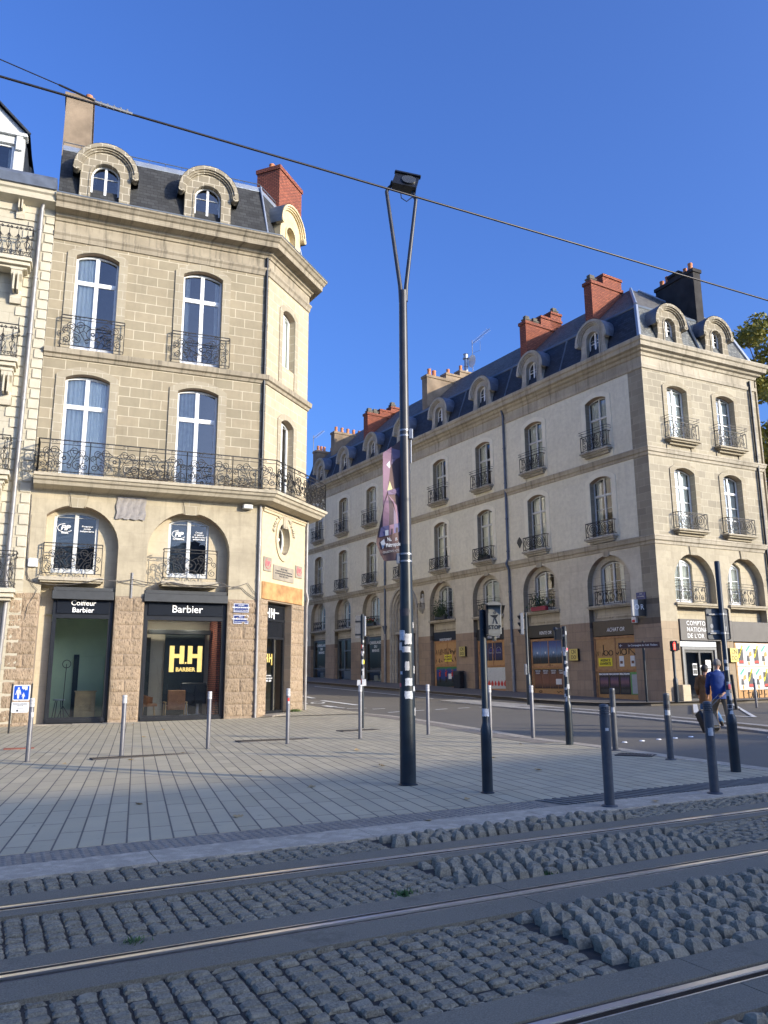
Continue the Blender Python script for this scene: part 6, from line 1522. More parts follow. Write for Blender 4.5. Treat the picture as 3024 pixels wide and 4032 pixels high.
# road markings
def line(pts, w, m_, dz=.009):
    pts = [Vector(p) for p in pts]
    for i in range(len(pts)-1):
        t = (pts[i+1]-pts[i]); L = t.length; t = t/L; n_ = Vector((t.y, -t.x))*w/2; k = max(1, int(L/2))
        for j in range(k):
            a, b = pts[i]+t*L*j/k, pts[i]+t*L*(j+1)/k; m_.face([gp(*(a-n_), dz), gp(*(a+n_), dz), gp(*(b+n_), dz), gp(*(b-n_), dz)][::-1])
m_ = MB()
line([(-4.8,43.0),(-3.45,39.7)], .25, m_, .02); line([(-2.93,38.1),(-1.19,35.16)], .28, m_, .02)
line([(-4.4,51),(2.3,39.0)], .13, m_, .03); line([(-1.7,50.4),(4.4,39.3)], .11, m_, .03)
line([(-2.6,34.9),(-2.1,34.1)], .3, m_, .02); line([(-2.15,34.2),(-1.65,33.5)], .12, m_, .02)
for a, b in (((-1.55,33.25),(-.75,33.5)), ((.12,31.28),(1.54,32.33)), ((2.0,32.6),(2.5,32.95)), ((2.95,33.2),(3.45,33.5)), ((-.5,32.9),(.0,33.2)), ((3.9,33.7),(4.3,33.9))): line([a, b], .13, m_, .02)
line([(12.6,33.3),(10.2,26.9)], .16, m_, .056); line([(10.15,26.9),(11.1,24.6)], .16, m_, .02); line([(14.4,34.0),(11.1,24.7)], .12, m_, .02)
for k in range(14):                                    # bicycle symbol
    a = k*2*math.pi/14
tmp = [( -3.75+.28*math.cos(a*math.pi/8), 36.1+.5*math.sin(a*math.pi/8)) for a in range(17)]; line(tmp, .12, m_, .02)
line([( -3.0+.28*math.cos(a*math.pi/8), 36.6+.5*math.sin(a*math.pi/8)) for a in range(17)], .12, m_, .02)
tag(m_.build('road_marking', MT['marking']), kind='structure')
m_ = MB()
for k in range(5):
    p = Vector((4.93,17.04)).lerp(Vector((6.70,18.1)), k/4); m_.lathe([(.06,0),(.045,.018),(0,.02)], 10, gp(p.x, p.y), False)
m_.lathe([(.06,0),(.045,.018),(0,.02)], 10, gp(8.2, 17.6), False)
tag(m_.build('road_studs', MT['white']), kind='structure')

# ---- tram track bands, by distance v from the far rail
def band(name, v0, v1, mat, dz, s0=-70, s1=70, step=10, thick=.0):
    m_ = MB(); n = int((s1-s0)/step)
    for i in range(n):
        a, b = s0+(s1-s0)*i/n, s0+(s1-s0)*(i+1)/n
        m_.face([tr(a,v1,dz), tr(b,v1,dz), tr(b,v0,dz), tr(a,v0,dz)])
    return tag(m_.build(name, MT[mat]), kind='structure')
band('joint_bed', -.82, 6.6, 'joint', .004)
m_ = MB(); s = -40.0
while s < 60:
    L = 1.92; b_ = .004
    m_.mesh([tr(s+b_,-.81,.0), tr(s+L-b_,-.81,.0), tr(s+L-b_,-1.268,.0), tr(s+b_,-1.268,.0), tr(s+b_,-.81,.028), tr(s+L-b_,-.81,.028), tr(s+L-b_,-1.268,.034), tr(s+b_,-1.268,.034)], [(4,5,6,7),(0,1,5,4),(1,2,6,5),(3,0,4,7)]); s += L
tag(m_.build('track_kerb', MT['kerb']), kind='structure')
band('tactile_base', -1.752, -1.272, 'tact', .026)
m_ = MB(); s = -4.2
while s < 2.7:                                         # blister dots
    for j in range(6):
        v = -1.70+.075*j + (.0375 if int(round((s+4.2)/.075)) % 2 else 0)
        if v < -1.29:
            c = tr(s, v, .026); m_.lathe([(.024,0),(.016,.006),(0,.007)], 6, c, False)
    s += .075
s = 2.75
while s < 9:                                           # diagonal ribs
    m_.mesh([tr(s,-1.73,.030), tr(s+.055,-1.73,.030), tr(s+.175,-1.29,.030), tr(s+.12,-1.29,.030), tr(s,-1.73,.038), tr(s+.055,-1.73,.038), tr(s+.175,-1.29,.038), tr(s+.12,-1.29,.038)], [(7,6,5,4),(0,1,5,4),(1,2,6,5),(2,3,7,6),(3,0,4,7)]); s += .12
tag(m_.build('tactile_studs', plain('tactile_stud', (.19,.175,.15), .8, var=.2)), kind='structure')
for v0, v1 in ((-.30,-.062), (.075,.22), (1.07,1.285), (1.435,1.70), (2.75,2.985), (3.125,3.36)): 
    m_ = MB(); s = -40.0; L = 3.1; k = 0
    while s < 60:
        wv = 0
        m_.mesh([tr(s+.003,v1,.0), tr(s+L-.003,v1,.0), tr(s+L-.003,v0,.0), tr(s+.003,v0,.0), tr(s+.003,v1,.03), tr(s+L-.003,v1,.03), tr(s+L-.003,v0,.03), tr(s+.003,v0,.03)], [(4,5,6,7),(0,1,5,4),(1,2,6,5),(2,3,7,6),(3,0,4,7)]); s += L
    tag(m_.build('track_concrete', MT['concrete']), kind='structure')
for v, lb in ((0.0, 'far rail of the tram track, nearest the plaza kerb'), (1.36, 'middle tram rail, dark groove on its far side'), (3.05, 'nearest tram rail, crossing the bottom right corner of the ground')):
    t = thing('tram_rail', lb, 'rail', tr(0, v), 'rails of the tramway')
    for nm, a, b, z0, z1, mt in (('rail_head', -.020, .018, -.03, .036, 'rail'), ('rail_shoulder', -.036, .030, -.03, .031, 'railside'), ('guard_lip', .068 if v != 1.36 else -.068, .075 if v != 1.36 else -.075, -.03, .032, 'rail'), ('groove', .028, .07, -.04, .006, 'railside'), ('flange', -.062, -.034, -.03, .022, 'railside')):
        if v == 1.36: a, b = -abs(a) if nm != 'rail_head' else a, (-abs(b) if nm != 'rail_head' else b)
        if v == 1.36 and nm == 'flange': a, b = .034, .070
        a, b = min(a, b), max(a, b); m_ = MB()
        for k in range(20):
            s0, s1 = -40+5*k, -35+5*k
            m_.mesh([tr(s0,v+a,z0), tr(s1,v+a,z0), tr(s1,v+b,z0), tr(s0,v+b,z0), tr(s0,v+a,z1), tr(s1,v+a,z1), tr(s1,v+b,z1), tr(s0,v+b,z1)], [(0,3,2,1) if 0 else (7,6,5,4), (4,5,1,0), (6,7,3,2)])
        o = m_.build(nm, MT[mt], t)
for e, v in enumerate((4.47,)):
    t = thing('tram_rail', 'fourth tram rail, below the lower edge of the view', 'rail', tr(0, v), 'rails of the tramway'); m_ = MB()
    for k in range(20): s0, s1 = -40+5*k, -35+5*k; m_.face([tr(s0,v-.034,.036), tr(s0,v+.03,.036), tr(s1,v+.03,.036), tr(s1,v-.034,.036)][::-1])
    m_.build('rail_head', MT['rail'], t)

# ---- granite setts
rs_ = random.Random(11)
def sett_field(m_, s0, s1, v0, v1, skip=None):
    s = s0
    while s < s1:
        ps = rs_.uniform(.098, .122); v = v0 + rs_.uniform(-.09, 0)
        while v < v1 - .02:
            L = rs_.uniform(.085, .118); a, b = max(v, v0), min(v+L, v1)
            if b-a > .03 and not (skip and skip(s+ps/2, (a+b)/2)):
                g_ = rs_.uniform(.004, .009); h = .022 + rs_.uniform(-.006, .008); tx, ty = rs_.uniform(-.06,.06), rs_.uniform(-.06,.06)
                sl_, sr_ = s+g_, s+ps-g_; n = 5; base = len(m_.v); seed = rs_.random()*100
                sk = rs_.uniform(-.008,.008)
                for i in range(n):
                    for j in range(n):
                        u, w = (0,.12,.5,.88,1)[i], (0,.12,.5,.88,1)[j]; ed = min(u, 1-u, w, 1-w)
                        # rounded corners
                        cu, cw = u-.5, w-.5; rr = max(abs(cu), abs(cw)); q = math.hypot(cu, cw)
                        f = 1.0 if q < 1e-6 else (1 - .10*max(0, (q/ (rr+1e-6) - 1)))
                        ss = sl_ + (sr_-sl_)*(.5+cu*f) + sk*(w-.5) + (rs_.uniform(-.004,.004) if ed == 0 else 0); vv = a+g_ + (b-a-2*g_-.018)*(.5+cw*f)+.009 + (rs_.uniform(-.004,.004) if ed == 0 else 0)
                        z = h + tx*(ss-s-ps/2) + ty*(vv-(a+b)/2) + (noise.noise(Vector((ss*28, vv*28, seed)))*.008 + noise.noise(Vector((ss*70, vv*70, seed)))*.004)
                        if ed == 0: z -= .012
                        m_.v.append(tr(ss, vv, z))
                for i in range(n-1):
                    for j in range(n-1): k = base+i*n+j; m_.f.append((k, k+1, k+n+1, k+n)[::-1]); m_.uv.append(None); m_.mi.append(0)
                rim = [base+j for j in range(n)] + [base+i*n+n-1 for i in range(1, n)] + [base+(n-1)*n+j for j in range(n-2, -1, -1)] + [base+i*n for i in range(n-2, 0, -1)]
                b2_ = len(m_.v)
                for k in rim: x, y, z = m_.v[k]; m_.v.append((x, y, zg(x, y)-.005))
                for i in range(len(rim)): j = (i+1) % len(rim); m_.f.append((rim[i], rim[j], b2_+j, b2_+i)[::-1]); m_.uv.append(None); m_.mi.append(0)
            v += L
        s += ps
def spike_field(m_, s0, s1, v0, v1, dz=0.0, slant=0.0):
    v = v0; row = 0; RG = [(-1,-.95),(.1,-1.0),(1,-.9),(1.0,.1),(.95,1),(-.1,.98),(-1,.92),(-.98,0)]
    while v < v1-.05:
        pv = .128; s = s0 + (.07 if row % 2 else 0) + slant*(v-v0)
        while s < s1 + slant*(v-v0):
            ps = rs_.uniform(.105, .14); w = ps*.40; d = pv*.35; cs, cv = s+ps/2, v+pv/2 + rs_.uniform(-.008,.008)
            H_ = rs_.uniform(.045, .080); px_, pv_ = rs_.uniform(-.45,.30)*w, rs_.uniform(-.40,.15)*d; tw = rs_.uniform(.40,.68)
            ring0 = RG
            base = len(m_.v)
            for lv, (zf, k_, jx) in enumerate(((-.01, 1.0, 0), (H_*.45, .92, .12), (H_*.86, tw+.16, .25), (H_, tw*.75, .35))):
                for (a, b) in ring0:
                    x = cs + px_*(lv/3) + a*w*k_*(1+rs_.uniform(-jx, jx)*.35); y = cv + pv_*(lv/3)*2 + b*d*k_*(1+rs_.uniform(-jx, jx)*.35)
                    m_.v.append(tr(x, y, dz + zf + (rs_.uniform(-.006,.006) if lv > 1 else 0)))
            m_.v.append(tr(cs+px_, cv+pv_*2, dz+H_+.004))
            for lv in range(3):
                for k in range(8): m_.f.append((base+lv*8+k, base+lv*8+(k+1) % 8, base+lv*8+8+(k+1) % 8, base+lv*8+8+k)[::-1]); m_.uv.append(None); m_.mi.append(0)
            for k in range(8): m_.f.append((base+24+k, base+24+(k+1) % 8, base+32)[::-1]); m_.uv.append(None); m_.mi.append(0)
            s += ps
        v += pv; row += 1
def in1(s, v): return .10+.1*(v-.2) < s < 2.75
def in0(s, v): return .28 < s < 2.92
def in2(s, v): return -.05 < s < 9
def in3(s, v): return s > -.2
m_ = MB(); sett_field(m_, -5, 9, -.80, -.31, in0); sett_field(m_, -5, 9, .225, 1.065, in1); sett_field(m_, -5, 9, 1.705, 2.745, in2); sett_field(m_, -4, 6, 3.365, 4.2, in3)
tag(m_.build('sett_paving', MT['sett'], smooth=28), kind='structure')
m_ = MB(); spike_field(m_, .28, 2.85, -.74, -.36); spike_field(m_, .12, 2.65, .29, 1.02); spike_field(m_, -.02, 8.8, 1.74, 2.72); spike_field(m_, -.18, 5.5, 3.40, 4.2)
tag(m_.build('raised_stones', MT['spike']), kind='structure')
# ---- small things on the ground
def grate(cx, cy, L, w, a, label, mat='cast', name='drain_grate'):
    t = thing(name, label, 'grate', gp(cx, cy, .03)); M = Matrix.Translation((cx, cy, zg(cx, cy)+.032)) @ Matrix.Rotation(R(90-a), 4, 'Z')
    m_ = MB(); o = [(-L/2,-w/2),(L/2,-w/2),(L/2,w/2),(-L/2,w/2)]
    for x0, x1, y0, y1 in ((-L/2,L/2,-w/2,-w/2+.02),(-L/2,L/2,w/2-.02,w/2),(-L/2,-L/2+.02,-w/2,w/2),(L/2-.02,L/2,-w/2,w/2)): m_.box(x0,x1,y0,y1,0,.012)
    n = int(L/.055)
    for k in range(n): x = -L/2+L*(k+.5)/n; m_.box(x-.012, x+.012, -w/2+.02, w/2-.02, 0, .010)
    m_.build('bars', MT[mat], t, M); m_ = MB(); m_.box(-L/2, L/2, -w/2, w/2, -.02, .003); m_.build('pit', MT['dark'], t, M)
grate(-4.53, 15.56, 1.9, .28, 57.8, 'long narrow drain grate beside the second bollard from the left'); grate(-2.57, 18.85, 1.65, .34, 67, 'long narrow drain grate beside the fourth bollard from the left')
grate(4.29, 14.2, .62, .42, 120, 'mossy rectangular grate behind the right-hand bollards'); grate(-.7, 21.6, 1.1, .4, 60, 'drain grate on the sunlit paving behind the signal post')
m_ = MB(); M = Matrix.Translation((-7.85, 17.75, zg(-7.85,17.75)+.03)) @ Matrix.Rotation(R(22), 4, 'Z'); m_.bbox(-.3, .3, -.16, .16, 0, .012, .004); tag(m_.build('access_cover', plain('brick_red_cover', (.30,.09,.05), .7, var=.2), None, M, loc=(-7.85,17.75,.0)), 'small brick red access cover set in the paving at the left', 'cover')
MT['leafy'] = plain('dry_leaf', (.42,.30,.14), .7, var=.3, scale=3)
lv = MB(); pts = [(0,0),(.02,.018),(.012,.03),(.035,.03),(.03,.05),(.05,.052),(.035,.075),(.02,.07),(.0,.095),(-.02,.07),(-.035,.075),(-.05,.052),(-.03,.05),(-.035,.03),(-.012,.03),(-.02,.018)]
lv.mesh([(x, y, .006+.25*abs(x)+.1*abs(y-.045)) for x, y in pts] + [(0,.045,.004)], [(i, (i+1) % 16, 16) for i in range(16)])
lme = lv.build('fallen_leaf', MT['leafy'], local='mesh')
rl_ = random.Random(4)
spots = [(-3.9,16.1),(-5.6,14.4),(-4.5,14.9),(-1.95,12.8),(.0,13.1),(.9,9.6),(-1.6,8.8),(.45,8.3),(2.3,12.2),(-.6,15.9),(3.0,9.3),(-6.8,17.3),(-4.2,19.8),(-2.8,9.7),(1.9,14.2),(2.7,16.6),(-.9,10.9),(-5.9,20.4),(-7.2,22.3),(-6.2,22.9),(-8.6,24.9),(-7.9,25.6)]
for k, (x, y) in enumerate(spots):
    o = bpy.data.objects.new('fallen_leaf', lme); COL.objects.link(o); s = rl_.uniform(.8, 1.5); o.scale = (s, s, s); o.location = gp(x, y, .032); o.rotation_euler = (rl_.uniform(-.2,.2), rl_.uniform(-.2,.2), rl_.uniform(0, 6.3))
    tag(o, 'small dry brown leaf lying on the grey plaza paving', 'leaf', 'fallen leaves scattered on the plaza paving')
for k, (s, v, lb) in enumerate(((-2.1, 1.12, 'small green weed tuft in the setts at the lower left'), (.85, 1.0, 'moss tuft at the edge of the raised stones'), (-.32, .98, 'little moss patch between setts left of the raised stones'))):
    m_ = MB()
    for j in range(120):
        a = Vector(tr(s+rl_.gauss(0,.035), v+rl_.gauss(0,.025), .02)); d = Vector((rl_.uniform(-1,1), rl_.uniform(-1,1), rl_.uniform(.3,1.2)))*.03; e = d.cross(Vector((0,0,1))).normalized()*.006; m_.face([a-e, a+e, a+d])
    tag(m_.build('weed', MT['moss'] if 'moss' in MT else plain('moss_green', (.06,.12,.03), .9), None, None, loc=tr(s, v)), lb, 'weed')
m_ = MB(); c = gp(-3.55, 31.5)
for j in range(400):
    a = Vector((c[0]+rl_.gauss(0,.14), c[1]+rl_.gauss(0,.12), c[2]+.05)); d = Vector((rl_.uniform(-1,1), rl_.uniform(-1,1), rl_.uniform(.3,1.4)))*.09; e = d.cross(Vector((0,0,1))).normalized()*.018; m_.face([a-e, a+e, a+d])
tag(m_.build('weed', plain('weed_green', (.10,.14,.04), .9), None, None, loc=c), 'tuft of weeds at the foot of the drainpipe on the facet corner', 'weed')
# ================================================================ street furniture
MT['bol'] = plain('bollard_grey', (.155,.155,.165), .45, .3, var=.12, scale=14, dirt=.4)
MT['bold'] = plain('bollard_dark_grey', (.085,.09,.10), .45, .25, var=.15, scale=14, dirt=.3)
MT['reflect'] = plain('white_reflective_band', (.50,.50,.49), .5, var=.15, scale=25)
MT['mast'] = plain('mast_paint', (.014,.022,.030), .38, .1, var=.25, scale=5)
MT['mastt'] = plain('mast_top_paint', (.045,.045,.048), .4, .1, var=.2, scale=5)
MT['stick'] = plain('torn_sticker', (.52,.55,.58), .7, var=.25, scale=40)
MT['stickb'] = plain('dark_sticker', (.03,.03,.04), .6, var=.3, scale=40)
MT['galv'] = plain('galvanised', (.30,.31,.32), .4, .6, var=.1, scale=8)
def sticker(root, c, r, a, z, w, h, mat='stick', seed=0, name='sticker'):
    """curved torn paper on a pole of radius r; a = angle in degrees from facing the camera (+ right)"""
    rr = random.Random(seed); m_ = MB(); n = 7; R_ = r+.0025
    base = math.atan2(-c[1], -c[0])                    # towards the camera
    rows = 5; vs = []
    for j in range(rows+1):
        for i in range(n+1):
            t = i/n-.5; ang = base + R(a) + t*w/R_
            e = 0 if 0 < i < n else rr.uniform(-.06,.06)*w/R_
            zz = z + (j/rows-.5)*h + (rr.uniform(-.06,.06)*h if j in (0, rows) else 0)
            vs.append((c[0]+R_*math.cos(ang+e), c[1]+R_*math.sin(ang+e), zz))
    m_.mesh(vs, [(j*(n+1)+i, j*(n+1)+i+1, (j+1)*(n+1)+i+1, (j+1)*(n+1)+i) for j in range(rows) for i in range(n)])
    return m_.build(name, MT[mat], root)
def bollard(x, y, h, kind, label, stk=(), lean=(0, 0)):
    t = thing('bollard', label, 'bollard', gp(x, y, .03), 'grey steel bollards round the plaza'); t.rotation_euler = (lean[0], lean[1], 0)
    r = .042 if kind == 'w' else .054; c = (x, y, zg(x, y)+.03)
    m_ = MB(); top = h-.12
    if kind == 'g': prof = [(r,0),(r,top)] + [q for k in range(4) for q in ((r,top+.022*k+.002),(r-.006,top+.022*k+.006),(r-.006,top+.022*k+.012),(r,top+.022*k+.016))] + [(r,h-.03),(r-.006,h-.008),(r-.03,h),(0,h+.002)]
    else: prof = [(r,0),(r,h-.02),(r-.008,h-.004),(r-.03,h),(0,h+.001)]
    m_.lathe(prof, 20, c, False); m_.build('post', MT['bold' if kind == 'g' else 'bol'], t, smooth=35)
    m_ = MB(); m_.lathe([(r+.035,-.01),(r+.035,.006),(r+.028,.014),(r+.002,.018)] if kind == 'g' else [(r+.012,-.01),(r+.012,.004),(r+.001,.008)], 20, c, False); m_.build('base_plate', MT['bold'], t, smooth=35)
    if kind == 'w':
        m_ = MB(); m_.lathe([(r+.003,h-.15),(r+.003,h-.10),(r-.002,h-.095),(r+.003,h-.09),(r+.003,h-.05),(r-.002,h-.045),(r+.003,h-.04),(r+.003,h-.006),(r-.004,h+.002),(r-.03,h+.004),(0,h+.005)], 20, c, False); m_.build('reflective_cap', MT['reflect'], t, smooth=35)
    for k, (a, z, w, hh_, mt) in enumerate(stk): sticker(t, c, r, a, c[2]+z, w, hh_, mt, k+int(x*10))
    return t
bollard(-6.43, 14.92, 1.11, 'w', 'bollard with white band farthest to the left, in front of the blue play street sign', ((40,.82,.06,.09,'reflect'),), (0, R(1)))
bollard(-5.01, 15.75, 1.12, 'w', 'white-banded bollard beside the long drain grate, before the pier between both shop windows')
bollard(-3.63, 16.94, 1.14, 'w', 'bollard with white band in front of the right edge of the big Barbier window')
bollard(-2.10, 17.76, 1.16, 'w', 'bollard with white band and a red sticker in front of the corner shop door', ((10,.93,.05,.07,'red'),(20,.87,.04,.05,'reflect')))
bollard(-.57, 18.84, 1.20, 'w', 'bollard with white band below the sticker covered signal post')
bollard(1.03, 19.69, 1.17, 'w', 'bollard with white band just right of the tall lamp mast')
bollard(2.31, 18.08, 1.15, 'w', 'bollard with white band hidden behind the tram stop signal post')
bollard(3.24, 18.08, 1.13, 'w', 'bollard with white band left of the sticker covered pedestrian signal post')
bollard(4.19, 15.07, 1.11, 'g', 'grooved grey bollard with white stickers behind the nearest bollard', ((-5,.72,.07,.09,'reflect'),))
bollard(4.61, 13.41, 1.05, 'g', 'grooved grey bollard with a black and a white sticker below its grooves', ((0,.84,.09,.06,'stickb'),(5,.74,.09,.08,'reflect')))
bollard(2.41, 9.03, 1.07, 'g', 'nearest grooved grey bollard, standing on the track kerb beside the tram rails', ((20,.80,.04,.03,'reflect'),))
bollard(3.85, 9.79, 1.05, 'g', 'grooved grey bollard at the right, in front of the black suitcase', ((12,.70,.06,.09,'reflect'),))
bollard(13.6, 30.0, 1.05, 'w', 'bollard hidden behind the right-hand signal pole by the poster wall')

# lamp mast
LX, LY = .30, 11.0; lz = zg(LX, LY)+.03
lm = thing('lamp_mast', 'tall dark forked lamp mast with floodlight and torn stickers in the middle of the plaza', 'lamp post', (LX, LY, lz))
m_ = MB(); m_.lathe([(.13,0),(.13,.01),(.107,.02),(.105,.9),(.094,2.2),(.082,3.2)], 28, (LX, LY, lz), False); m_.build('base_section', MT['mast'], lm, smooth=40)
m_ = MB(); m_.lathe([(.082,3.2),(.068,5.0),(.060,6.95),(.064,7.05)], 28, (LX, LY, lz), False); m_.build('mast', MT['mastt'], lm, smooth=40)
pL, pR = Vector((LX-.235, LY+.0, 8.78)), Vector((LX+.215, LY, 8.64)); fk = Vector((LX+.005, LY, 6.95))
for p, s in ((pL, -1), (pR, 1)):
    m_ = MB(); m_.tube([fk+Vector((s*.03,0,0)), fk+Vector((s*.045,0,.25)), p], .038, 12, r2=.028); m_.build('arm', MT['mastt'], lm, smooth=50)
m_ = MB(); m_.tube([pL, pL+Vector((.02,0,.05)), Vector((LX-.13,LY,8.92))], .028, 8); m_.tube([pR, pR+Vector((-.02,0,.05)), Vector((LX+.14,LY,8.84))], .028, 8); m_.tube([Vector((LX-.17,LY,8.93)), Vector((LX+.16,LY,8.83))], .045, 10); m_.build('bracket', MT['anth'], lm)
Mh = Matrix.Translation((LX+.06, LY, 8.93)) @ Matrix.Scale(.86, 4) @ Matrix.Rotation(R(14), 4, 'Y') @ Matrix.Rotation(R(-26), 4, 'X')
m_ = MB(); m_.mesh([(-.22,-.06,-.17),(.22,-.06,-.17),(.22,.12,-.13),(-.22,.12,-.13),(-.22,-.09,.14),(.22,-.09,.14),(.20,.12,.10),(-.20,.12,.10)], [(0,3,2,1),(4,5,6,7),(0,1,5,4),(1,2,6,5),(2,3,7,6),(3,0,4,7)]); m_.bbox(-.24,.24,-.12,-.05,.12,.17,.01); m_.build('floodlight', MT['anth'], lm, Mh)
m_ = MB(); m_.prism([(.05+.13*math.cos(a*math.pi/10), -.01+.12*math.sin(a*math.pi/10)) for a in range(20)], -.095, -.07); m_.build('lens', plain('smoked_lens', (.05,.055,.06), .1), lm, Mh)
m_ = MB(); m_.tube([(LX-.02,LY-.02,8.78),(LX-.01,LY-.02,8.66),(LX+.07,LY-.02,8.60),(LX+.14,LY-.02,8.66),(LX+.19,LY-.02,8.68)], .008, 6); m_.build('feed_cable', MT['anth'], lm)
for k, (a, z, w, h, mt) in enumerate(((-44,2.01,.10,.13,'stick'),(14,1.96,.10,.14,'reflect'),(-62,1.86,.08,.10,'reflect'),(-4,1.82,.12,.08,'reflect'),(2,1.60,.06,.12,'reflect'),(14,1.39,.10,.10,'stick'),(12,1.22,.11,.10,'stick'),(-48,1.51,.04,.04,'stick'),(74,2.15,.04,.08,'reflect'),(72,1.55,.04,.1,'reflect'),(-60,1.35,.04,.05,'pink'),(78,1.0,.05,.10,'reflect'),(-20,2.32,.16,.10,'stickb'),(66,1.30,.05,.06,'stick'))):
    sticker(lm, (LX, LY, 0), .108-.0095*max(0, z-lz-.5) + .001, a, z, w, h, mt, k+50)
m_ = MB()
for z, r in ((4.93,.074),(4.85,.074),(3.13,.090),(3.03,.090)): m_.lathe([(r-.004,-.012),(r,-.012),(r,.012),(r-.004,.012)], 24, (LX, LY, z), False)
m_.bbox(LX+.055, LX+.12, LY-.06, LY+.06, 4.80, 4.95, .01); m_.bbox(LX-.13, LX-.08, LY-.05, LY+.05, 3.0, 3.15, .01); m_.tube([(LX+.09,LY,4.8),(LX+.088,LY,4.45)], .012, 6)
m_.build('band_clamp', MT['galv'], lm, smooth=40)
# banner
bn = thing('banner', 'mauve and purple cloth banner with a castle motif twisted against the lamp mast', 'banner', (LX-.2, LY, 3.05))
def bw(x, z, o=0.0): return (LX + x, LY - .012 - .05*math.sin((z-3.0)*2.2)*min(1, abs(x+.06)*4) - .03*math.sin(x*14+z*3) - o, z)
def bshape(name, pts, mat, o):
    tt = tessellate_polygon([[Vector((p[0], p[1], 0)) for p in pts]]); vs = [bw(p[0]-LX, p[1], o) for p in pts]; m_ = MB(); m_.mesh(vs, [tuple(t) for t in tt]); return m_.build(name, MT[mat], bn)
def dense(P, d=.05):
    o = []
    for i in range(len(P)):
        a, b = Vector(P[i]), Vector(P[(i+1) % len(P)]); n = max(1, int((b-a).length/d)); o += [tuple(a.lerp(b, k/n)) for k in range(n)]
    return o
for nm, c in (('bn_base',(.135,.085,.08)),('bn_mauve',(.27,.165,.22)),('bn_lilac',(.20,.155,.22)),('bn_viol',(.17,.12,.20)),('bn_dark',(.085,.06,.07)),('bn_cream',(.55,.52,.28)),('bn_white',(.62,.64,.66)),('bn_blue',(.14,.13,.25))): MT[nm] = plain(nm, c, .75, var=.06)
LXo = LX
BO = [(-.315,4.607),(-.187,4.709),(-.065,4.777),(-.07,3.058),(-.199,3.045),(-.30,3.036),(-.352,3.124),(-.409,3.28),(-.402,3.371),(-.35,3.594),(-.313,3.766),(-.315,4.153)]
def grid_banner():
    m_ = MB(); zs = [3.04+.02*k for k in range(88)]; nx = 8
    def lx(z):
        P = [(3.036,-.30),(3.124,-.352),(3.28,-.409),(3.371,-.402),(3.594,-.35),(3.766,-.313),(4.153,-.315),(4.607,-.315),(4.78,-.06)]
        for (z0, x0), (z1, x1) in zip(P, P[1:]):
            if z0 <= z <= z1: return x0+(x1-x0)*(z-z0)/(z1-z0)
        return -.30
    for a, b in zip(zs, zs[1:]):
        for i in range(nx):
            def P_(z, t): x = lx(z) + (-.062-lx(z))*t; return bw(x, z)
            m_.face([P_(a,i/nx), P_(a,(i+1)/nx), P_(b,(i+1)/nx), P_(b,i/nx)])
    return m_.build('cloth', MT['bn_base'], bn, smooth=180)
grid_banner()
S_ = lambda pts: [(LX+x, z) for x, z in pts]
for nm, pts, mt, o in (
    ('print', [(-.313,4.60),(-.187,4.70),(-.20,4.45),(-.24,4.07),(-.262,3.98),(-.31,3.80),(-.313,4.15)], 'bn_mauve', .003),
    ('print', [(-.187,4.68),(-.068,4.63),(-.068,4.53),(-.13,4.50),(-.195,4.42)], 'bn_lilac', .003),
    ('print', [(-.262,4.42),(-.215,4.49),(-.205,4.40),(-.222,4.37)], 'bn_white', .006),
    ('print', [(-.25,4.03),(-.217,4.18),(-.178,4.06)], 'bn_cream', .006),
    ('print', [(-.25,4.03),(-.178,4.055),(-.068,4.10),(-.068,3.93),(-.12,3.99),(-.24,3.97)], 'bn_viol', .004),
    ('print', [(-.244,3.972),(-.29,3.85),(-.315,3.70),(-.318,3.515),(-.232,3.53),(-.226,3.75)], 'bn_mauve', .005),
    ('print', [(-.244,3.972),(-.226,3.75),(-.232,3.53),(-.165,3.55),(-.170,3.78),(-.20,3.92)], 'bn_dark', .005),
    ('print', [(-.244,3.972),(-.17,3.90),(-.118,3.82),(-.09,3.70),(-.088,3.573),(-.125,3.56),(-.13,3.70),(-.165,3.85)], 'bn_mauve', .006),
    ('print', [(-.165,3.80),(-.13,3.70),(-.125,3.56),(-.165,3.55)], 'bn_lilac', .006),
    ('print', [(-.318,3.515),(-.232,3.53),(-.23,3.44),(-.20,3.44),(-.20,3.40),(-.37,3.37),(-.345,3.50)], 'bn_blue', .005),
    ('print', [(-.225,3.53),(-.160,3.55),(-.16,3.41),(-.225,3.40)], 'bn_mauve', .006), ('print', [(-.16,3.55),(-.068,3.58),(-.068,3.45),(-.16,3.42)], 'bn_blue', .005),
    ('print', [(-.285,3.46),(-.24,3.465),(-.24,3.39),(-.285,3.385)], 'bn_white', .009), ('print', [(-.20,3.48),(-.178,3.485),(-.178,3.41),(-.20,3.405)], 'bn_dark', .009), ('print', [(-.13,3.50),(-.105,3.505),(-.105,3.44),(-.13,3.435)], 'bn_dark', .009), ('print', [(-.082,3.58),(-.068,3.585),(-.068,3.46),(-.082,3.455)], 'bn_cream', .009)):
    bshape(nm, dense(S_(pts)), mt, o+.006)
bshape('emblem', dense(S_([(-.35,3.30),(-.30,3.345),(-.285,3.28),(-.32,3.20)]), .02), 'bn_white', .012)
text_obj('Nantes\nMétropole', .080, bn, Matrix.Translation((LX-.180, LY-.052, 3.30)) @ Matrix.Rotation(R(-7), 4, 'Y'), MT['bn_white'], sx=.60, ext=.001, off=.001)
text_obj('COLLECTIVITÉ HÔTE', .042, bn, Matrix.Translation((LX-.205, LY-.05, 3.165)) @ Matrix.Rotation(R(-8), 4, 'Y'), MT['lgt'], sx=.58, ext=.001)

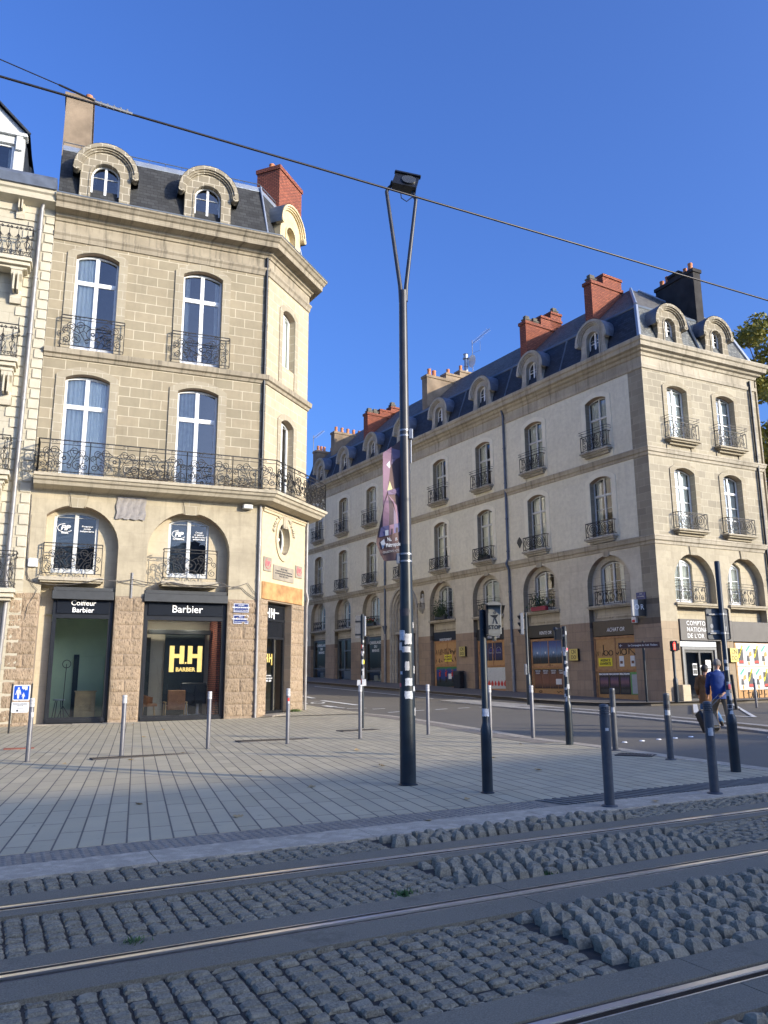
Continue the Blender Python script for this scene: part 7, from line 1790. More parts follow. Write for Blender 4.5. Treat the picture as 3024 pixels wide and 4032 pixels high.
def post(name, label, cat, x, y, z1, r, group=None, thick=None, mat='mast', dz=.03, cap=True):
    t = thing(name, label, cat, gp(x, y, dz), group); z0 = zg(x, y)+dz; m_ = MB()
    prof = [(r,z1-z0-.01),(r*.8,z1-z0),(0,z1-z0)]
    if thick: prof = [(thick,0),(thick,.65*1.0),(thick,thick_h-.06),(r*1.05,thick_h+.02),(r,thick_h+.03)] + prof
    else: prof = [(r,0)] + prof
    m_.lathe(prof, 20, (x, y, z0), False); m_.build('post', MT[mat], t, smooth=40); return t
# tram stop signal
thick_h = .80
sp = post('tram_signal', 'dark post carrying a pale metal STOP signal box with a pierced walking figure', 'signal', 1.24, 10.15, 2.28, .043, thick=.066)
m_ = MB(); m_.lathe([(.085,0),(.085,.01),(.066,.02)], 20, (1.24,10.15,zg(1.24,10.15)+.03), False); m_.build('base_plate', MT['mast'], sp)
Ms = FM((1.24, 10.12), Vector((1, .06, 0))); MT['alu'] = plain('pale_signal_metal', (.24,.24,.215), .4, .5, var=.08, scale=8)
m_ = MB(); m_.bbox(.045, .225, -.06, .06, 1.975, 2.34, .012); m_.build('signal_box', MT['alu'], sp, Ms)
m_ = MB(); m_.prism([(.04,2.335),(.23,2.335),(.215,2.362),(.16,2.378),(.11,2.378),(.055,2.362)], -.065, .06, True); m_.prism([(.05,1.978),(.22,1.978),(.19,1.955),(.15,1.945),(.11,1.95),(.075,1.96)], -.055, .055, True); m_.build('end_cap', MT['alu'], sp, Ms)
m_ = MB(); m_.box(.025, .05, -.10, .06, 1.97, 2.34)
m_.mesh([(.04,-.14,2.325),(.262,-.14,2.325),(.24,-.055,2.335),(.045,-.055,2.335)], [(0,1,2,3)]); m_.mesh([(.05,-.06,2.33),(.045,-.145,2.325),(.06,-.08,2.24),(.07,-.06,2.235)], [(0,1,2,3)]); m_.mesh([(.235,-.06,2.33),(.262,-.145,2.325),(.245,-.08,2.22),(.23,-.06,2.235)], [(0,1,2,3)]); m_.build('visor', MT['anth'], sp, Ms)
m_ = MB(); m_.lathe([(0,0),(.018,.005),(.025,.04),(.025,.07),(0,.075)], 12, (.137, 0, 1.885)); 
for k in range(5): m_.lathe([(.025,0),(.030,.004),(.025,.008)], 12, (.137, 0, 1.893+.012*k), False)
m_.build('bell', MT['alu'], sp, Ms)
m_ = MB(); m_.prism([(.08,2.205),(.19,2.215),(.150,2.165),(.145,2.165)][:3], -.063, -.059); m_.tube([(.143+.013*math.cos(a*math.pi/5), -.062, 2.238+.016*math.sin(a*math.pi/5)) for a in range(10)], .004, 4, True)
m_.tube([(.135,-.062,2.17),(.118,-.062,2.10)], .0045, 4); m_.tube([(.150,-.062,2.17),(.172,-.062,2.10)], .0065, 4); m_.build('walking_figure', MT['anth'], sp, Ms)
text_obj('STOP', .072, sp, Ms @ T(.138, -.064, 2.055), MT['anth'], off=.0015, ext=.001, sx=.85, space=1.1)
m_ = MB(); m_.box(-.01, .04, -.03, .03, 2.24, 2.26); m_.box(-.01, .04, -.03, .03, 2.02, 2.04); m_.build('bracket', MT['anth'], sp, Ms)
sticker(sp, (1.24, 10.15, 0), .0665, 5, 1.02, .09, .09, 'stick', 9)

# right-hand signal pole with the back of a square sign
thick_h = .79
rp = post('signal_pole', 'dark pole thick with stickers holding a square sign seen from behind, beside the walking man', 'pole', 4.94, 11.74, 3.12, .038, thick=.070)
Mr = FM((4.94, 11.74), Vector((1, .12, 0)))
m_ = MB(); o_ = []
for cx, cz, a0 in ((.105,2.395,0),(-.195,2.395,90),(-.195,1.995,180),(.105,1.995,270)):
    o_ += [(cx+.03*math.cos(R(a0+a)), cz+.03*math.sin(R(a0+a))) for a in (0, 30, 60, 90)]
m_.prism(o_, .045, .06, True); sb_ = m_.build('sign_back', plain('sign_back_grey', (.14,.15,.16), .4, .5, var=.1), rp, Mr)
m_ = MB(); m_.ring(o_, [(-.05+(p[0]+.05)*.96, 2.195+(p[1]-2.195)*.965) for p in o_], .035, .062); m_.build('sign_rim', MT['anth'], rp, Mr)
m_ = MB()
for z in (2.335, 2.06): m_.bbox(-.19, .10, .02, .045, z-.012, z+.012, .003); m_.lathe([(.040,-.014),(.043,-.014),(.043,.014),(.040,.014)], 16, (0, 0, z), False)
m_.build('clamp', MT['galv'], rp, Mr)
m_ = MB(); m_.box(-.16, -.02, .041, .045, 2.075, 2.105); m_.box(.055, .085, .041, .045, 2.10, 2.16); m_.build('label', MT['lgt'], rp, Mr); m_ = MB(); m_.prism([(-.145+.026*math.cos(a*.63), 2.165+.034*math.sin(a*.63)) for a in range(10)], .041, .045); m_.build('round_label', MT['lgt'], rp, Mr)
for k, (a, z, w, h, mt) in enumerate(((0,1.655,.055,.05,'reflect'),(8,1.555,.055,.05,'reflect'),(-20,1.42,.04,.09,'stickb'),(10,1.345,.05,.05,'lgt'),(25,1.30,.04,.07,'pink'),(-15,1.21,.06,.08,'reflect'),(30,1.16,.04,.10,'reflect'),(4,1.02,.07,.07,'reflect'),(4,1.02,.055,.055,'stickb'),(20,.94,.05,.05,'stick'))): sticker(rp, (4.94, 11.74, 0), .0385+.0006*k, a, z, w, h, mt, k+80)
# signal head cut by the right edge
thick_h = .8
rs = post('traffic_signal', 'black traffic signal head cut off by the right edge of the view', 'traffic light', 6.02, 12.05, 3.0, .04, thick=.07)
m_ = MB(); m_.bbox(-.16, .0, -.12, .06, 1.98, 2.30, .02)
for k in range(3): m_.tube([(-.155+0*k, -.06, 2.05+.1*k), (-.20, -.06, 2.06+.1*k)], .04, 10)
m_.build('signal_head', MT['anth'], rs, FM((6.02, 12.05), Vector((1, 0, 0))))

# pedestrian signal post covered in stickers
thick_h = .82
lp = post('signal_post', 'black signal post plastered with small stickers at the road edge in front of VENTE OR', 'post', 3.66, 16.41, 2.47, .048, thick=.075)
m_ = MB(); m_.bbox(-.20, -.05, -.08, .08, 2.20, 2.44, .02); m_.box(-.06, .02, -.04, .04, 2.38, 2.42); m_.tube([(-.13,-.02,2.40),(-.22,-.10,2.42)], .035, 8); m_.build('signal_head', MT['anth'], lp, FM((3.66,16.41), Vector((1,0,0))))
rr = random.Random(21)
for k in range(26): sticker(lp, (3.66, 16.41, 0), .0485+.0004*k, rr.uniform(-55,55), rr.uniform(1.0, 2.35), rr.uniform(.025,.07), rr.uniform(.03,.10), rr.choice(('stick','reflect','stickb','lgt','stick','pink','bn_blue')), k)
# sticker post with the signal seen from behind (left)
tp = thing('signal_post', 'slim post with a signal back and two white papers taped low, by the left corner', 'post', gp(-.62, 22.5, .03))
m_ = MB(); m_.lathe([(.045,0),(.045,3.22-zg(-.62,22.5)),(0,3.23-zg(-.62,22.5))], 14, (-.62, 22.5, zg(-.62,22.5)), False); m_.build('post', MT['mast'], tp, smooth=40)
Mt = FM((-.62, 22.5), Vector((1, 0, 0)))
m_ = MB(); m_.box(-.20, -.045, -.02, .02, 2.56, 3.19); m_.build('back_board', plain('dull_grey_panel', (.12,.12,.12), .5, var=.1), tp, Mt); m_ = MB(); m_.bbox(.03, .10, -.05, .08, 2.62, 3.18, .02); m_.build('signal_head', MT['galv'], tp, Mt)
m_ = MB()
for z in (2.66, 3.02): m_.box(-.205, -.03, -.035, -.02, z-.02, z+.02)
m_.bbox(.10, .19, -.05, .05, 2.40, 2.61, .015); m_.tube([(.04,0,2.56),(.12,0,2.56)], .015, 6); m_.build('bracket', MT['anth'], tp, Mt)
m_ = MB(); m_.mesh([(-.15,-.05,1.27),(-.05,-.06,1.25),(-.05,-.06,1.42),(-.14,-.05,1.42)], [(0,1,2,3)]); m_.mesh([(-.01,-.065,1.25),(.11,-.06,1.26),(.10,-.07,1.44),(-.01,-.06,1.43)], [(0,1,2,3)]); m_.build('taped_paper', MT['paper'], tp, Mt)
for k in range(22): sticker(tp, (-.62, 22.5, 0), .0455+.0004*k, rr.uniform(-50,50), rr.uniform(1.3, 2.5), rr.uniform(.03,.07), rr.uniform(.04,.14), rr.choice(('stick','reflect','reflect','lgt','stickb','yellow','red')), k+7)
m_ = MB(); m_.box(.03, .05, -.05, -.03, 1.45, 1.75); m_.build('tag_strip', MT['white'], tp, Mt)
# far traffic light on the island
thick_h = 1.3
ft = post('traffic_light', 'three lamp traffic light seen from the side before the long facade', 'traffic light', 6.1, 34.6, 4.22, .055, thick=.10)
Mf = FM((6.1, 34.6), Vector((1, .0, 0)))
m_ = MB(); m_.bbox(-.26, -.12, -.14, .14, 3.30, 4.22, .02); fh_ = m_.build('signal_head', MT['galv'], ft, Mf)
m_ = MB()
for k in range(3): m_.box(-.36, -.26, -.10, .10, 4.08-.3*k, 4.10-.3*k); m_.mesh([(-.26,-.10,3.92-.3*k),(-.36,-.10,4.09-.3*k),(-.26,-.10,4.10-.3*k)], [(0,1,2)]); m_.mesh([(-.26,.10,3.92-.3*k),(-.36,.10,4.09-.3*k),(-.26,.10,4.10-.3*k)], [(0,1,2)])
for z in (4.0, 3.5): m_.box(-.14, .0, -.03, .03, z-.03, z+.03)
m_.build('visor', MT['anth'], ft, Mf)
m_ = MB(); m_.bbox(-.14, -.06, -.12, .12, 1.6, 2.05, .02); m_.build('push_box', MT['galv'], ft, Mf)
# pedestrian light, red man
thick_h = .95
pd = post('pedestrian_light', 'pedestrian light showing a red standing figure at the corner of the long block', 'traffic light', 11.95, 33.5, 2.86, .06, thick=.10, dz=.14)
Mp = FM((11.95, 33.5), Vector((1, .05, 0))); MT['redlamp'] = lamp_mat('red_signal', (1, .03, .02), 6.0)
m_ = MB(); m_.bbox(-.08, .16, -.12, .12, 2.52, 2.94, .02); m_.build('signal_head', MT['anth'], pd, Mp); m_ = MB(); m_.box(.14, .26, -.05, .1, 2.56, 2.84); m_.build('side_box', MT['anth'], pd, Mp)
m_ = MB(); m_.lathe([(0,-.03),(.03,0),(0,.03)], 8, (.02,-.13,2.86)); m_.bbox(-.02,.06,-.14,-.125,2.68,2.82,.01); m_.box(-.015,.015,-.14,-.125,2.58,2.69); m_.box(.025,.055,-.14,-.125,2.58,2.69); m_.build('red_figure', MT['redlamp'], pd, Mp)
# brown direction sign
ds_ = post('direction_sign', 'narrow brown pointer sign on a black post at the dark corner of the long block', 'sign', 10.95, 34.2, 2.96, .055, dz=.14)
Md = FM((10.95, 34.2), Vector((.82, -.57, 0)))
m_ = MB(); m_.bbox(-1.05, .72, -.075, -.055, 2.68, 2.92, .006); m_.build('pointer', plain('brown_sign', (.07,.035,.03), .4, var=.05), ds_, Md)
text_obj('La Compagnie du Café Théâtre', .115, ds_, Md @ T(.0, -.078, 2.80), MT['lett'], sx=.85); text_obj('←', .16, ds_, Md @ T(-.93, -.078, 2.80), MT['lett'])
# short black post by the posters
m_ = MB(); m_.lathe([(.12,0),(.12,.03),(.055,.04),(.055,1.22),(0,1.23)], 10, gp(12.55, 29.3, .02), False); t = tag(m_.build('black_post', MT['anth'], None, loc=gp(12.55, 29.3, .02), smooth=40), 'short plain black post in front of the sunlit poster wall', 'post'); t.rotation_euler = (0, R(-3), 0)
# litter bin
bnn = thing('litter_bin', 'slim black litter bin against the wall below the yellow sign', 'bin', gp(4.15, 46.2, .14)); Mb = MBB @ T(-14.03, -.35, 0); zb = .80
m_ = MB(); m_.bbox(-.30, .30, -.18, .18, zb, zb+1.02, .03); m_.build('body', MT['anth'], bnn, Mb); m_ = MB(); m_.bbox(-.32, .32, -.2, .2, zb+1.02, zb+1.10, .03); m_.box(-.18, .18, -.205, -.18, zb+.88, zb+1.0); m_.build('lid', MT['anthl'], bnn, Mb)
# play street sign, left
ps = thing('road_sign', 'blue play street sign with adult and child above a white plate, between two dark posts', 'sign', gp(-10.2, 22.95, .03)); Mps = FM((-10.5, 22.9), Vector((.995, .1, 0)))
for x in (.03, .56): m_ = MB(); m_.lathe([(.026,0),(.026,1.36),(0,1.365)], 10, (x, .02, zg(-10.5,22.9)+.02), False); m_.build('post', MT['anth'], ps, Mps, smooth=50)
def rrect(x0, x1, z0, z1, r):
    o = []
    for cx, cz, a0 in ((x1-r,z1-r,0),(x0+r,z1-r,90),(x0+r,z0+r,180),(x1-r,z0+r,270)): o += [(cx+r*math.cos(R(a0+a)), cz+r*math.sin(R(a0+a))) for a in (0, 45, 90)]
    return o
m_ = MB(); m_.prism(rrect(.07, .53, .90, 1.33, .04), -.015, .01, True); m_.build('sign_rim', MT['white'], ps, Mps); m_ = MB(); m_.prism(rrect(.10, .50, .93, 1.30, .02), -.02, -.014); m_.build('sign_face', plain('sign_blue', (.01,.09,.55), .4, var=.02), ps, Mps)
m_ = MB()
for x, z, s in ((.22,1.11,1.0),(.36,1.03,.55)):
    m_.prism([(x+.028*s*math.cos(a*.785), z+.125*s+.03*s*math.sin(a*.785)) for a in range(8)], -.025, -.019)
    m_.prism([(x-.02*s,z-.16*s),(x+.02*s,z-.16*s),(x+.045*s,z+.09*s),(x-.045*s,z+.09*s)], -.025, -.019)
    for q in (-1, 1): m_.tube([(x+q*.04*s,-.022,z+.07*s),(x+q*.07*s,-.022,z-.05*s)], .012*s, 4)
m_.prism([(.30,1.29),(.46,1.29),(.45,1.18),(.42,1.2),(.41,1.17),(.38,1.22),(.35,1.2),(.31,1.23)], -.025, -.019); m_.build('pictogram', MT['white'], ps, Mps)
m_ = MB(); m_.prism(rrect(.06, .52, .57, .86, .03), -.015, .01, True); m_.build('lower_plate', MT['white'], ps, Mps)
text_obj('Livraisons autorisées', .045, ps, Mps @ T(.29, -.018, .81), MT['ink']); text_obj('Longueur utile', .03, ps, Mps @ T(.29, -.018, .76), MT['ink']); m_ = MB(); m_.box(.20, .25, -.018, -.014, .60, .65); m_.box(.28, .44, -.018, -.014, .61, .62); m_.box(.2, .4, -.018, -.014, .69, .70); m_.build('print', MT['ink'], ps, Mps)
m_ = MB(); m_.bbox(-11.35, -10.78, -.1, .1, 0, .1, .01)
cb = thing('utility_cabinet', 'cream roadside cabinet cut by the left edge at the foot of the townhouse', 'box', gp(-11.1, 23.2, .03)); zc = zg(-11.1, 23.2)+.03; Mc = FM((-11.1, 23.2), Vector((.93,.36,0)))
m_ = MB(); m_.bbox(-.6, .12, -.2, .2, zc, zc+.62, .02); m_.build('body', plain('cream_metal', (.55,.48,.33), .5), cb, Mc); m_ = MB(); m_.box(-.22, -.08, -.215, -.2, zc+.02, zc+.58); m_.build('stripe', MT['greyw'], cb, Mc)
# overhead wires
def wire(pts, r, label, col='cable'):
    m_ = MB(); m_.tube(pts, r, 8); return tag(m_.build('overhead_wire', MT['wire'], None, loc=pts[0], smooth=60), label, 'wire')
MT['wire'] = plain('contact_wire', (.045,.042,.042), .4, .6, var=.2)
def ws(s, z): p = TO + TN*.72 + TD*s; return (p.x, p.y, z)
wire([ws(-40, 5.45), ws(-3.2, 5.433), ws(-1, 5.441), ws(1.5, 5.440), ws(4.3, 5.433), ws(20, 5.42), ws(60, 5.45)], .0085, 'thick tram contact wire crossing the whole sky from left to right')
wire([ws(-30, 6.6), ws(-3.24, 5.563), ws(-2.85, 5.500)], .004, 'thin tie cable joining the contact wire at the upper left')
cl = thing('wire_clamp', 'splice clamp joining the two overhead wires at the upper left', 'clamp', ws(-2.5, 5.43))
m_ = MB(); m_.tube([ws(-2.86, 5.502), ws(-2.55, 5.445)], .0075, 6); m_.build('splice', MT['wire'], cl); m_ = MB()
for k in range(5): p = Vector(ws(-2.58+.045*k, 5.445)); m_.tube([p-Vector((0,0,.016)), p+Vector((.004,0,.018))], .008, 6)
m_.tube([ws(-2.62, 5.450), ws(-2.36, 5.440)], .012, 6); m_.build('bolts', MT['galv'], cl)
# ================================================================ people
def skin_mesh(joints, edges, radii, sub=2):
    """one continuous surface grown round a skeleton"""
    me = bpy.data.meshes.new('tmp'); names = list(joints); idx = {n: i for i, n in enumerate(names)}
    me.from_pydata([joints[n] for n in names], [(idx[a], idx[b]) for a, b in edges], [])
    o = bpy.data.objects.new('tmp', me); COL.objects.link(o); md = o.modifiers.new('s', 'SKIN'); md.use_smooth_shade = True; md.branch_smoothing = .6
    if not me.skin_vertices: me.skin_vertices.new()
    for n in names:
        r = radii[n]; r = r if isinstance(r, tuple) else (r, r); sv_ = me.skin_vertices[0].data[idx[n]]; sv_.radius = r; sv_.use_root = (n == names[0])
    sm = o.modifiers.new('u', 'SUBSURF'); sm.levels = sub; sm.render_levels = sub
    dg = bpy.context.evaluated_depsgraph_get(); dg.update(); out = bpy.data.meshes.new_from_object(o.evaluated_get(dg), depsgraph=dg)
    bpy.data.objects.remove(o); bpy.data.meshes.remove(me); out.polygons.foreach_set('use_smooth', [True]*len(out.polygons)); return out
def chain(J, E, Rr, names, pts, rs):
    for n, p, r in zip(names, pts, rs): J[n] = p; Rr[n] = r
    for a, b in zip(names, names[1:]): E.append((a, b))
MT['skin'] = plain('skin', (.52,.30,.21), .55, var=.08, scale=12)
MT['hairg'] = plain('grey_hair', (.17,.155,.14), .8, var=.3, scale=60, bmp=.4, bscale=90); MT['hairb'] = plain('black_hair', (.012,.010,.010), .6, var=.3, scale=60)
MT['navy'] = plain('blue_jacket', (.014,.045,.19), .75, var=.25, scale=5, bmp=.5, bscale=14); MT['khaki'] = plain('khaki_trousers', (.27,.20,.125), .85, var=.2, scale=6, bmp=.5, bscale=16)
MT['tan'] = plain('tan_coat', (.23,.105,.035), .85, var=.2, scale=6, bmp=.5, bscale=14); MT['jeans'] = plain('blue_jeans', (.07,.15,.27), .85, var=.25, scale=8, bmp=.4, bscale=18); MT['shirt'] = plain('pale_shirt', (.60,.62,.68), .8)
def person(label, loc, rz, H, P, mats, hair_long=False):
    """local axes: x right, y forward (away from the camera), z up; P holds joint positions in metres for H"""
    t = thing('person', label, 'person', loc, None, rz); J, E, Rr = {}, [], {}
    chain(J, E, Rr, ['pelvis','waist','chest','neck0','neck1'], P['spine'], [(.11,.08),(.10,.07),(.11,.07),(.045,.045),(.050,.050)])
    h = P['head']; chain(J, E, Rr, ['h0','h1','h2','h3'], [h[0], h[1], h[2], h[3]], [(.058,.062),(.072,.085),(.078,.092),(.05,.058)]); E.append(('neck1','h0'))
    J['nose'] = P['nose'][1]; Rr['nose'] = .010; J['nose0'] = P['nose'][0]; Rr['nose0'] = .022; E += [('h1','nose0'),('nose0','nose')]
    for s in ('l', 'r'):
        a = P['arm_'+s]; chain(J, E, Rr, ['sh'+s,'el'+s,'wr'+s,'palm'+s], a, [.040,.036,.027,(.036,.020)]); E.append(('chest','sh'+s))
        pm, d = Vector(a[3]), (Vector(a[3])-Vector(a[2])).normalized(); side = d.orthogonal().normalized() if abs(d.z) < .9 else Vector((0,1,0))
        cur = Vector(P['curl_'+s])
        for k in range(4):
            b0 = pm + d*.03 + side*(.024-.016*k); b1 = b0 + d*(.030-.003*abs(k-1)) + cur*.012; b2 = b1 + d*.012 + cur*.026; chain(J, E, Rr, ['f%s%d%d' % (s,k,q) for q in range(3)], [tuple(b0), tuple(b1), tuple(b2)], [.009,.0085,.007]); E.append(('palm'+s, 'f%s%d0' % (s,k)))
        b0 = pm + side*.035; b1 = b0 + d*.03 + cur*.012; chain(J, E, Rr, ['t%s0' % s,'t%s1' % s], [tuple(b0), tuple(b1)], [.010,.008]); E.append(('palm'+s, 't%s0' % s))
        l = P['leg_'+s]; chain(J, E, Rr, ['hp'+s,'kn'+s,'cf'+s,'an'+s,'toe'+s], l, [.060,.050,.048,.036,.034]); E.append(('pelvis','hp'+s))
    bo = skin_mesh(J, E, Rr); bo.materials.clear(); bo.materials.append(MT['skin']); inst('body', bo, t, None)
    # ears, hair
    c = Vector(h[2]); m_ = MB(); n = 14
    for i in range(9):
        for k in range(n): pass
    import itertools
    vs, fs = [], []; rows = 9
    fw = Vector(P['face']).normalized(); rt = Vector((fw.y, -fw.x, 0))
    for i in range(rows+1):
        ph = math.pi*.5 - (math.pi*(.62 if not hair_long else .72))*i/rows
        for k in range(n):
            a = 2*math.pi*k/n; f_ = math.cos(a); x_ = math.sin(a)
            front = max(0, f_); z = math.sin(ph) if ph > -.2 or front < .3 else math.sin(-.2); rad = math.cos(ph)
            if front > .35 and ph < .55: rad *= .72; 
            p = c + fw*(f_*rad*.112) + rt*(x_*rad*.092) + Vector((0,0,z*.118+.005)) + Vector((rnd.uniform(-.004,.004), rnd.uniform(-.004,.004), 0))
            vs.append(p)
    for i in range(rows):
        for k in range(n): fs.append((i*n+k, i*n+(k+1) % n, (i+1)*n+(k+1) % n, (i+1)*n+k))
    m_.mesh(vs, fs); M = wm(t)
    m_.build('hair', MT[mats['hair']], t, M, smooth=180)
    m_ = MB()
    for s in (-1, 1): q = c + rt*(s*.083) + Vector((0,0,-.035)) - fw*.005; m_.lathe([(0,-.03),(.012,-.02),(.014,.012),(.008,.03),(0,.032)], 8, tuple(q))
    m_.build('ears', MT['skin'], t, M, smooth=60)
    m_ = MB()
    for s in (-1, 1): q = c + fw*.083 + rt*(s*.03) + Vector((0,0,-.03)); m_.lathe([(0,-.008),(.010,0),(0,.008)], 8, tuple(q))
    q = c + fw*.078 + Vector((0,0,-.095)); m_.tube([q-rt*.022, q+rt*.022], .005, 5); m_.build('face_features', MT['hairb'], t, M)
    # coat: torso and sleeves as one garment
    def rings(m_, R_, n=20, fold=0.0, cap0=False, cap1=False, seed=0.0):
        """closed rings (centre, rx, ry, tilt vector) lofted in order; folds push the cloth in and out"""
        base = len(m_.v); C_ = [Vector(r[0]) for r in R_]
        for i, r in enumerate(R_):
            t_ = (C_[min(i+1, len(C_)-1)] - C_[max(i-1, 0)]).normalized()
            ex = Vector((1, 0, 0)); ex = (ex - t_*ex.dot(t_)); ex = ex.normalized() if ex.length > .2 else Vector((0, 1, 0)); ey = t_.cross(ex)
            for k in range(n):
                a = 2*math.pi*k/n; q = ex*math.cos(a)*r[1] + ey*math.sin(a)*r[2]; p = C_[i] + q
                f = noise.noise(Vector((p.x*9, p.y*9, p.z*14+seed)))*fold + noise.noise(Vector((p.x*24, p.y*24, p.z*9+seed)))*fold*.5
                m_.v.append(tuple(p + q.normalized()*f))
        for i in range(len(R_)-1):
            for k in range(n): m_.f.append((base+i*n+k, base+i*n+(k+1) % n, base+(i+1)*n+(k+1) % n, base+(i+1)*n+k)); m_.uv.append(None); m_.mi.append(0)
        for c, i in ((cap0, 0), (cap1, len(R_)-1)):
            if c: m_.f.append(tuple(base+i*n+k for k in range(n))); m_.uv.append(None); m_.mi.append(0)
    def smoothpath(keys, n):
        out = []
        for i in range(len(keys)-1):
            p0, p1, p2, p3 = keys[max(i-1,0)], keys[i], keys[i+1], keys[min(i+2, len(keys)-1)]
            for k in range(n):
                u = k/n; f = lambda a, b, c, d: .5*(2*b + (c-a)*u + (2*a-5*b+4*c-d)*u*u + (3*b-a-3*c+d)*u**3)
                out.append((tuple(f(p0[0][j], p1[0][j], p2[0][j], p3[0][j]) for j in range(3)), f(p0[1],p1[1],p2[1],p3[1]), f(p0[2],p1[2],p2[2],p3[2])))
        return out + [keys[-1]]
    sp_ = P['spine']; hem = P['hem']; co = MB(); g = P.get('girth', 1.0)
    tk = [(hem, .205*g, .150*g), (sp_[0], .195*g, .145*g), (sp_[1], .190*g, .140*g), (sp_[2], .215*g, .150*g), (tuple(Vector(sp_[2]).lerp(Vector(P['collar']), .62)), .185*g, .118*g), (tuple(Vector(P['collar'])+Vector((0,0,.0))), .085, .085), (tuple(Vector(P['collar'])+Vector((0,.0,.035))), .066, .070)]
    rings(co, smoothpath(tk, 5), 24, .014, True, False)
    for s in ('l', 'r'):
        a = [Vector(q) for q in P['arm_'+s]]; w_ = a[1].lerp(a[2], .96); ins = a[0] + (Vector(sp_[2])-a[0])*.35 + Vector((0,0,.0))
        rings(co, smoothpath([(tuple(ins), .085, .085), (tuple(a[0]+Vector((0,0,-.012))), .082, .085), (tuple(a[0].lerp(a[1], .5)), .070, .074), (tuple(a[1]), .062, .064), (tuple(a[1].lerp(a[2], .5)), .056, .056), (tuple(w_), .047, .047)], 4), 14, .012, True, True, 3.0)
    co.build('coat' if hair_long else 'jacket', MT[mats['coat']], t, M, smooth=180)
    if P.get('hood'):
        m_ = MB(); q = P['hood']; m_.tube([(q[0]+.13*math.cos(a), q[1]+.09*math.sin(a)-.02, q[2]+.03*math.cos(a*2)) for a in [k*math.pi/6 for k in range(12)]], .05, 8, True); m_.lathe([(0,-.15),(.08,-.12),(.13,-.02),(.12,.05),(.05,.08)], 12, (q[0], q[1]-.09, q[2]-.03), False); m_.build('hood', MT[mats['coat']], t, M, smooth=60)
    # trousers
    tr_ = MB(); p0 = Vector(sp_[0])
    rings(tr_, smoothpath([(tuple(p0+Vector((0,0,.05))), .165*g, .118*g), (tuple(p0), .172*g, .128*g), (tuple(p0-Vector((0,0,.09))), .165*g, .125*g), (tuple(p0-Vector((0,0,.15))), .12*g, .10*g)], 3), 20, .008, True, True)
    for s in ('l', 'r'):
        l = [Vector(q) for q in P['leg_'+s]]; an = l[3] + Vector((0,0,-.02))
        rings(tr_, smoothpath([(tuple(l[0]+Vector((0,0,.05))), .090*g, .110*g), (tuple(l[0]-Vector((0,0,.05))), .098*g, .110*g), (tuple(l[0].lerp(l[1], .55)), .088*g, .094*g), (tuple(l[1]), .076, .082), (tuple(l[2]), .072, .078), (tuple(l[2].lerp(an, .55)), .068, .074), (tuple(an), .070, .078)], 4), 16, .013, True, True, 7.0)
    tr_.build('trousers', MT[mats['legs']], t, M, smooth=180)
    for s in ('l', 'r'):
        l = P['leg_'+s]; a, b = Vector(l[3]), Vector(l[4]); d = (b-a).normalized(); J, E, Rr = {}, [], {}
        chain(J, E, Rr, ['a','b','c','d'], [tuple(a - d*.07 - Vector((0,0,.03))), tuple(a.lerp(b,.3) - Vector((0,0,.02))), tuple(b - Vector((0,0,0))), tuple(b + d*.06)], [(.036,.046),(.045,.045),(.044,.032),(.028,.022)])
        so = skin_mesh(J, E, Rr, 2); so.materials.clear(); so.materials.append(MT[mats['shoe']]); inst('shoe', so, t, None)
    if P.get('shirt'): m_ = MB(); q = Vector(P['collar']); m_.lathe([(.075,-.02),(.070,.03),(.062,.045)], 14, tuple(q), False); m_.build('shirt_collar', MT['shirt'], t, M, smooth=60)
    t.scale = (.955, .955, .955)
    return t
MT['shoe'] = plain('dark_shoe', (.03,.022,.018), .5); MT['shoeb'] = plain('brown_shoe', (.10,.05,.03), .5)
man = person('grey haired man in blue jacket and khaki trousers walking away, pulling the suitcase behind him', gp(7.97, 19.45, -.02), R(-8), 1.76, dict(
    spine=[(0,0,.95),(-.01,.01,1.10),(-.02,.03,1.33),(-.01,.04,1.49),(.0,.05,1.53)], head=[(.0,.055,1.56),(.005,.065,1.61),(.01,.065,1.67),(.01,.06,1.70)], nose=[(.055,.125,1.63),(.075,.15,1.615)], face=(.62,.78,0),
    arm_l=[(-.19,.03,1.41),(-.25,.10,1.13),(-.22,.26,.92),(-.21,.31,.85)], curl_l=(0,.5,-.2), arm_r=[(.165,.02,1.41),(.20,-.10,1.14),(.07,-.22,.965),(-.01,-.235,.92)], curl_r=(-.3,.0,-.9),
    leg_l=[(-.09,.0,.90),(-.11,.22,.52),(-.12,.14,.30),(-.12,.06,.10),(-.12,.19,.05)], leg_r=[(.10,0,.90),(.14,-.02,.50),(.16,-.10,.30),(.17,-.17,.095),(.21,-.03,.045)], hem=(.0,-.01,.80), collar=(-.005,.035,1.475), shirt=True), dict(hair='hairg', coat='navy', legs='khaki', shoe='shoeb'))
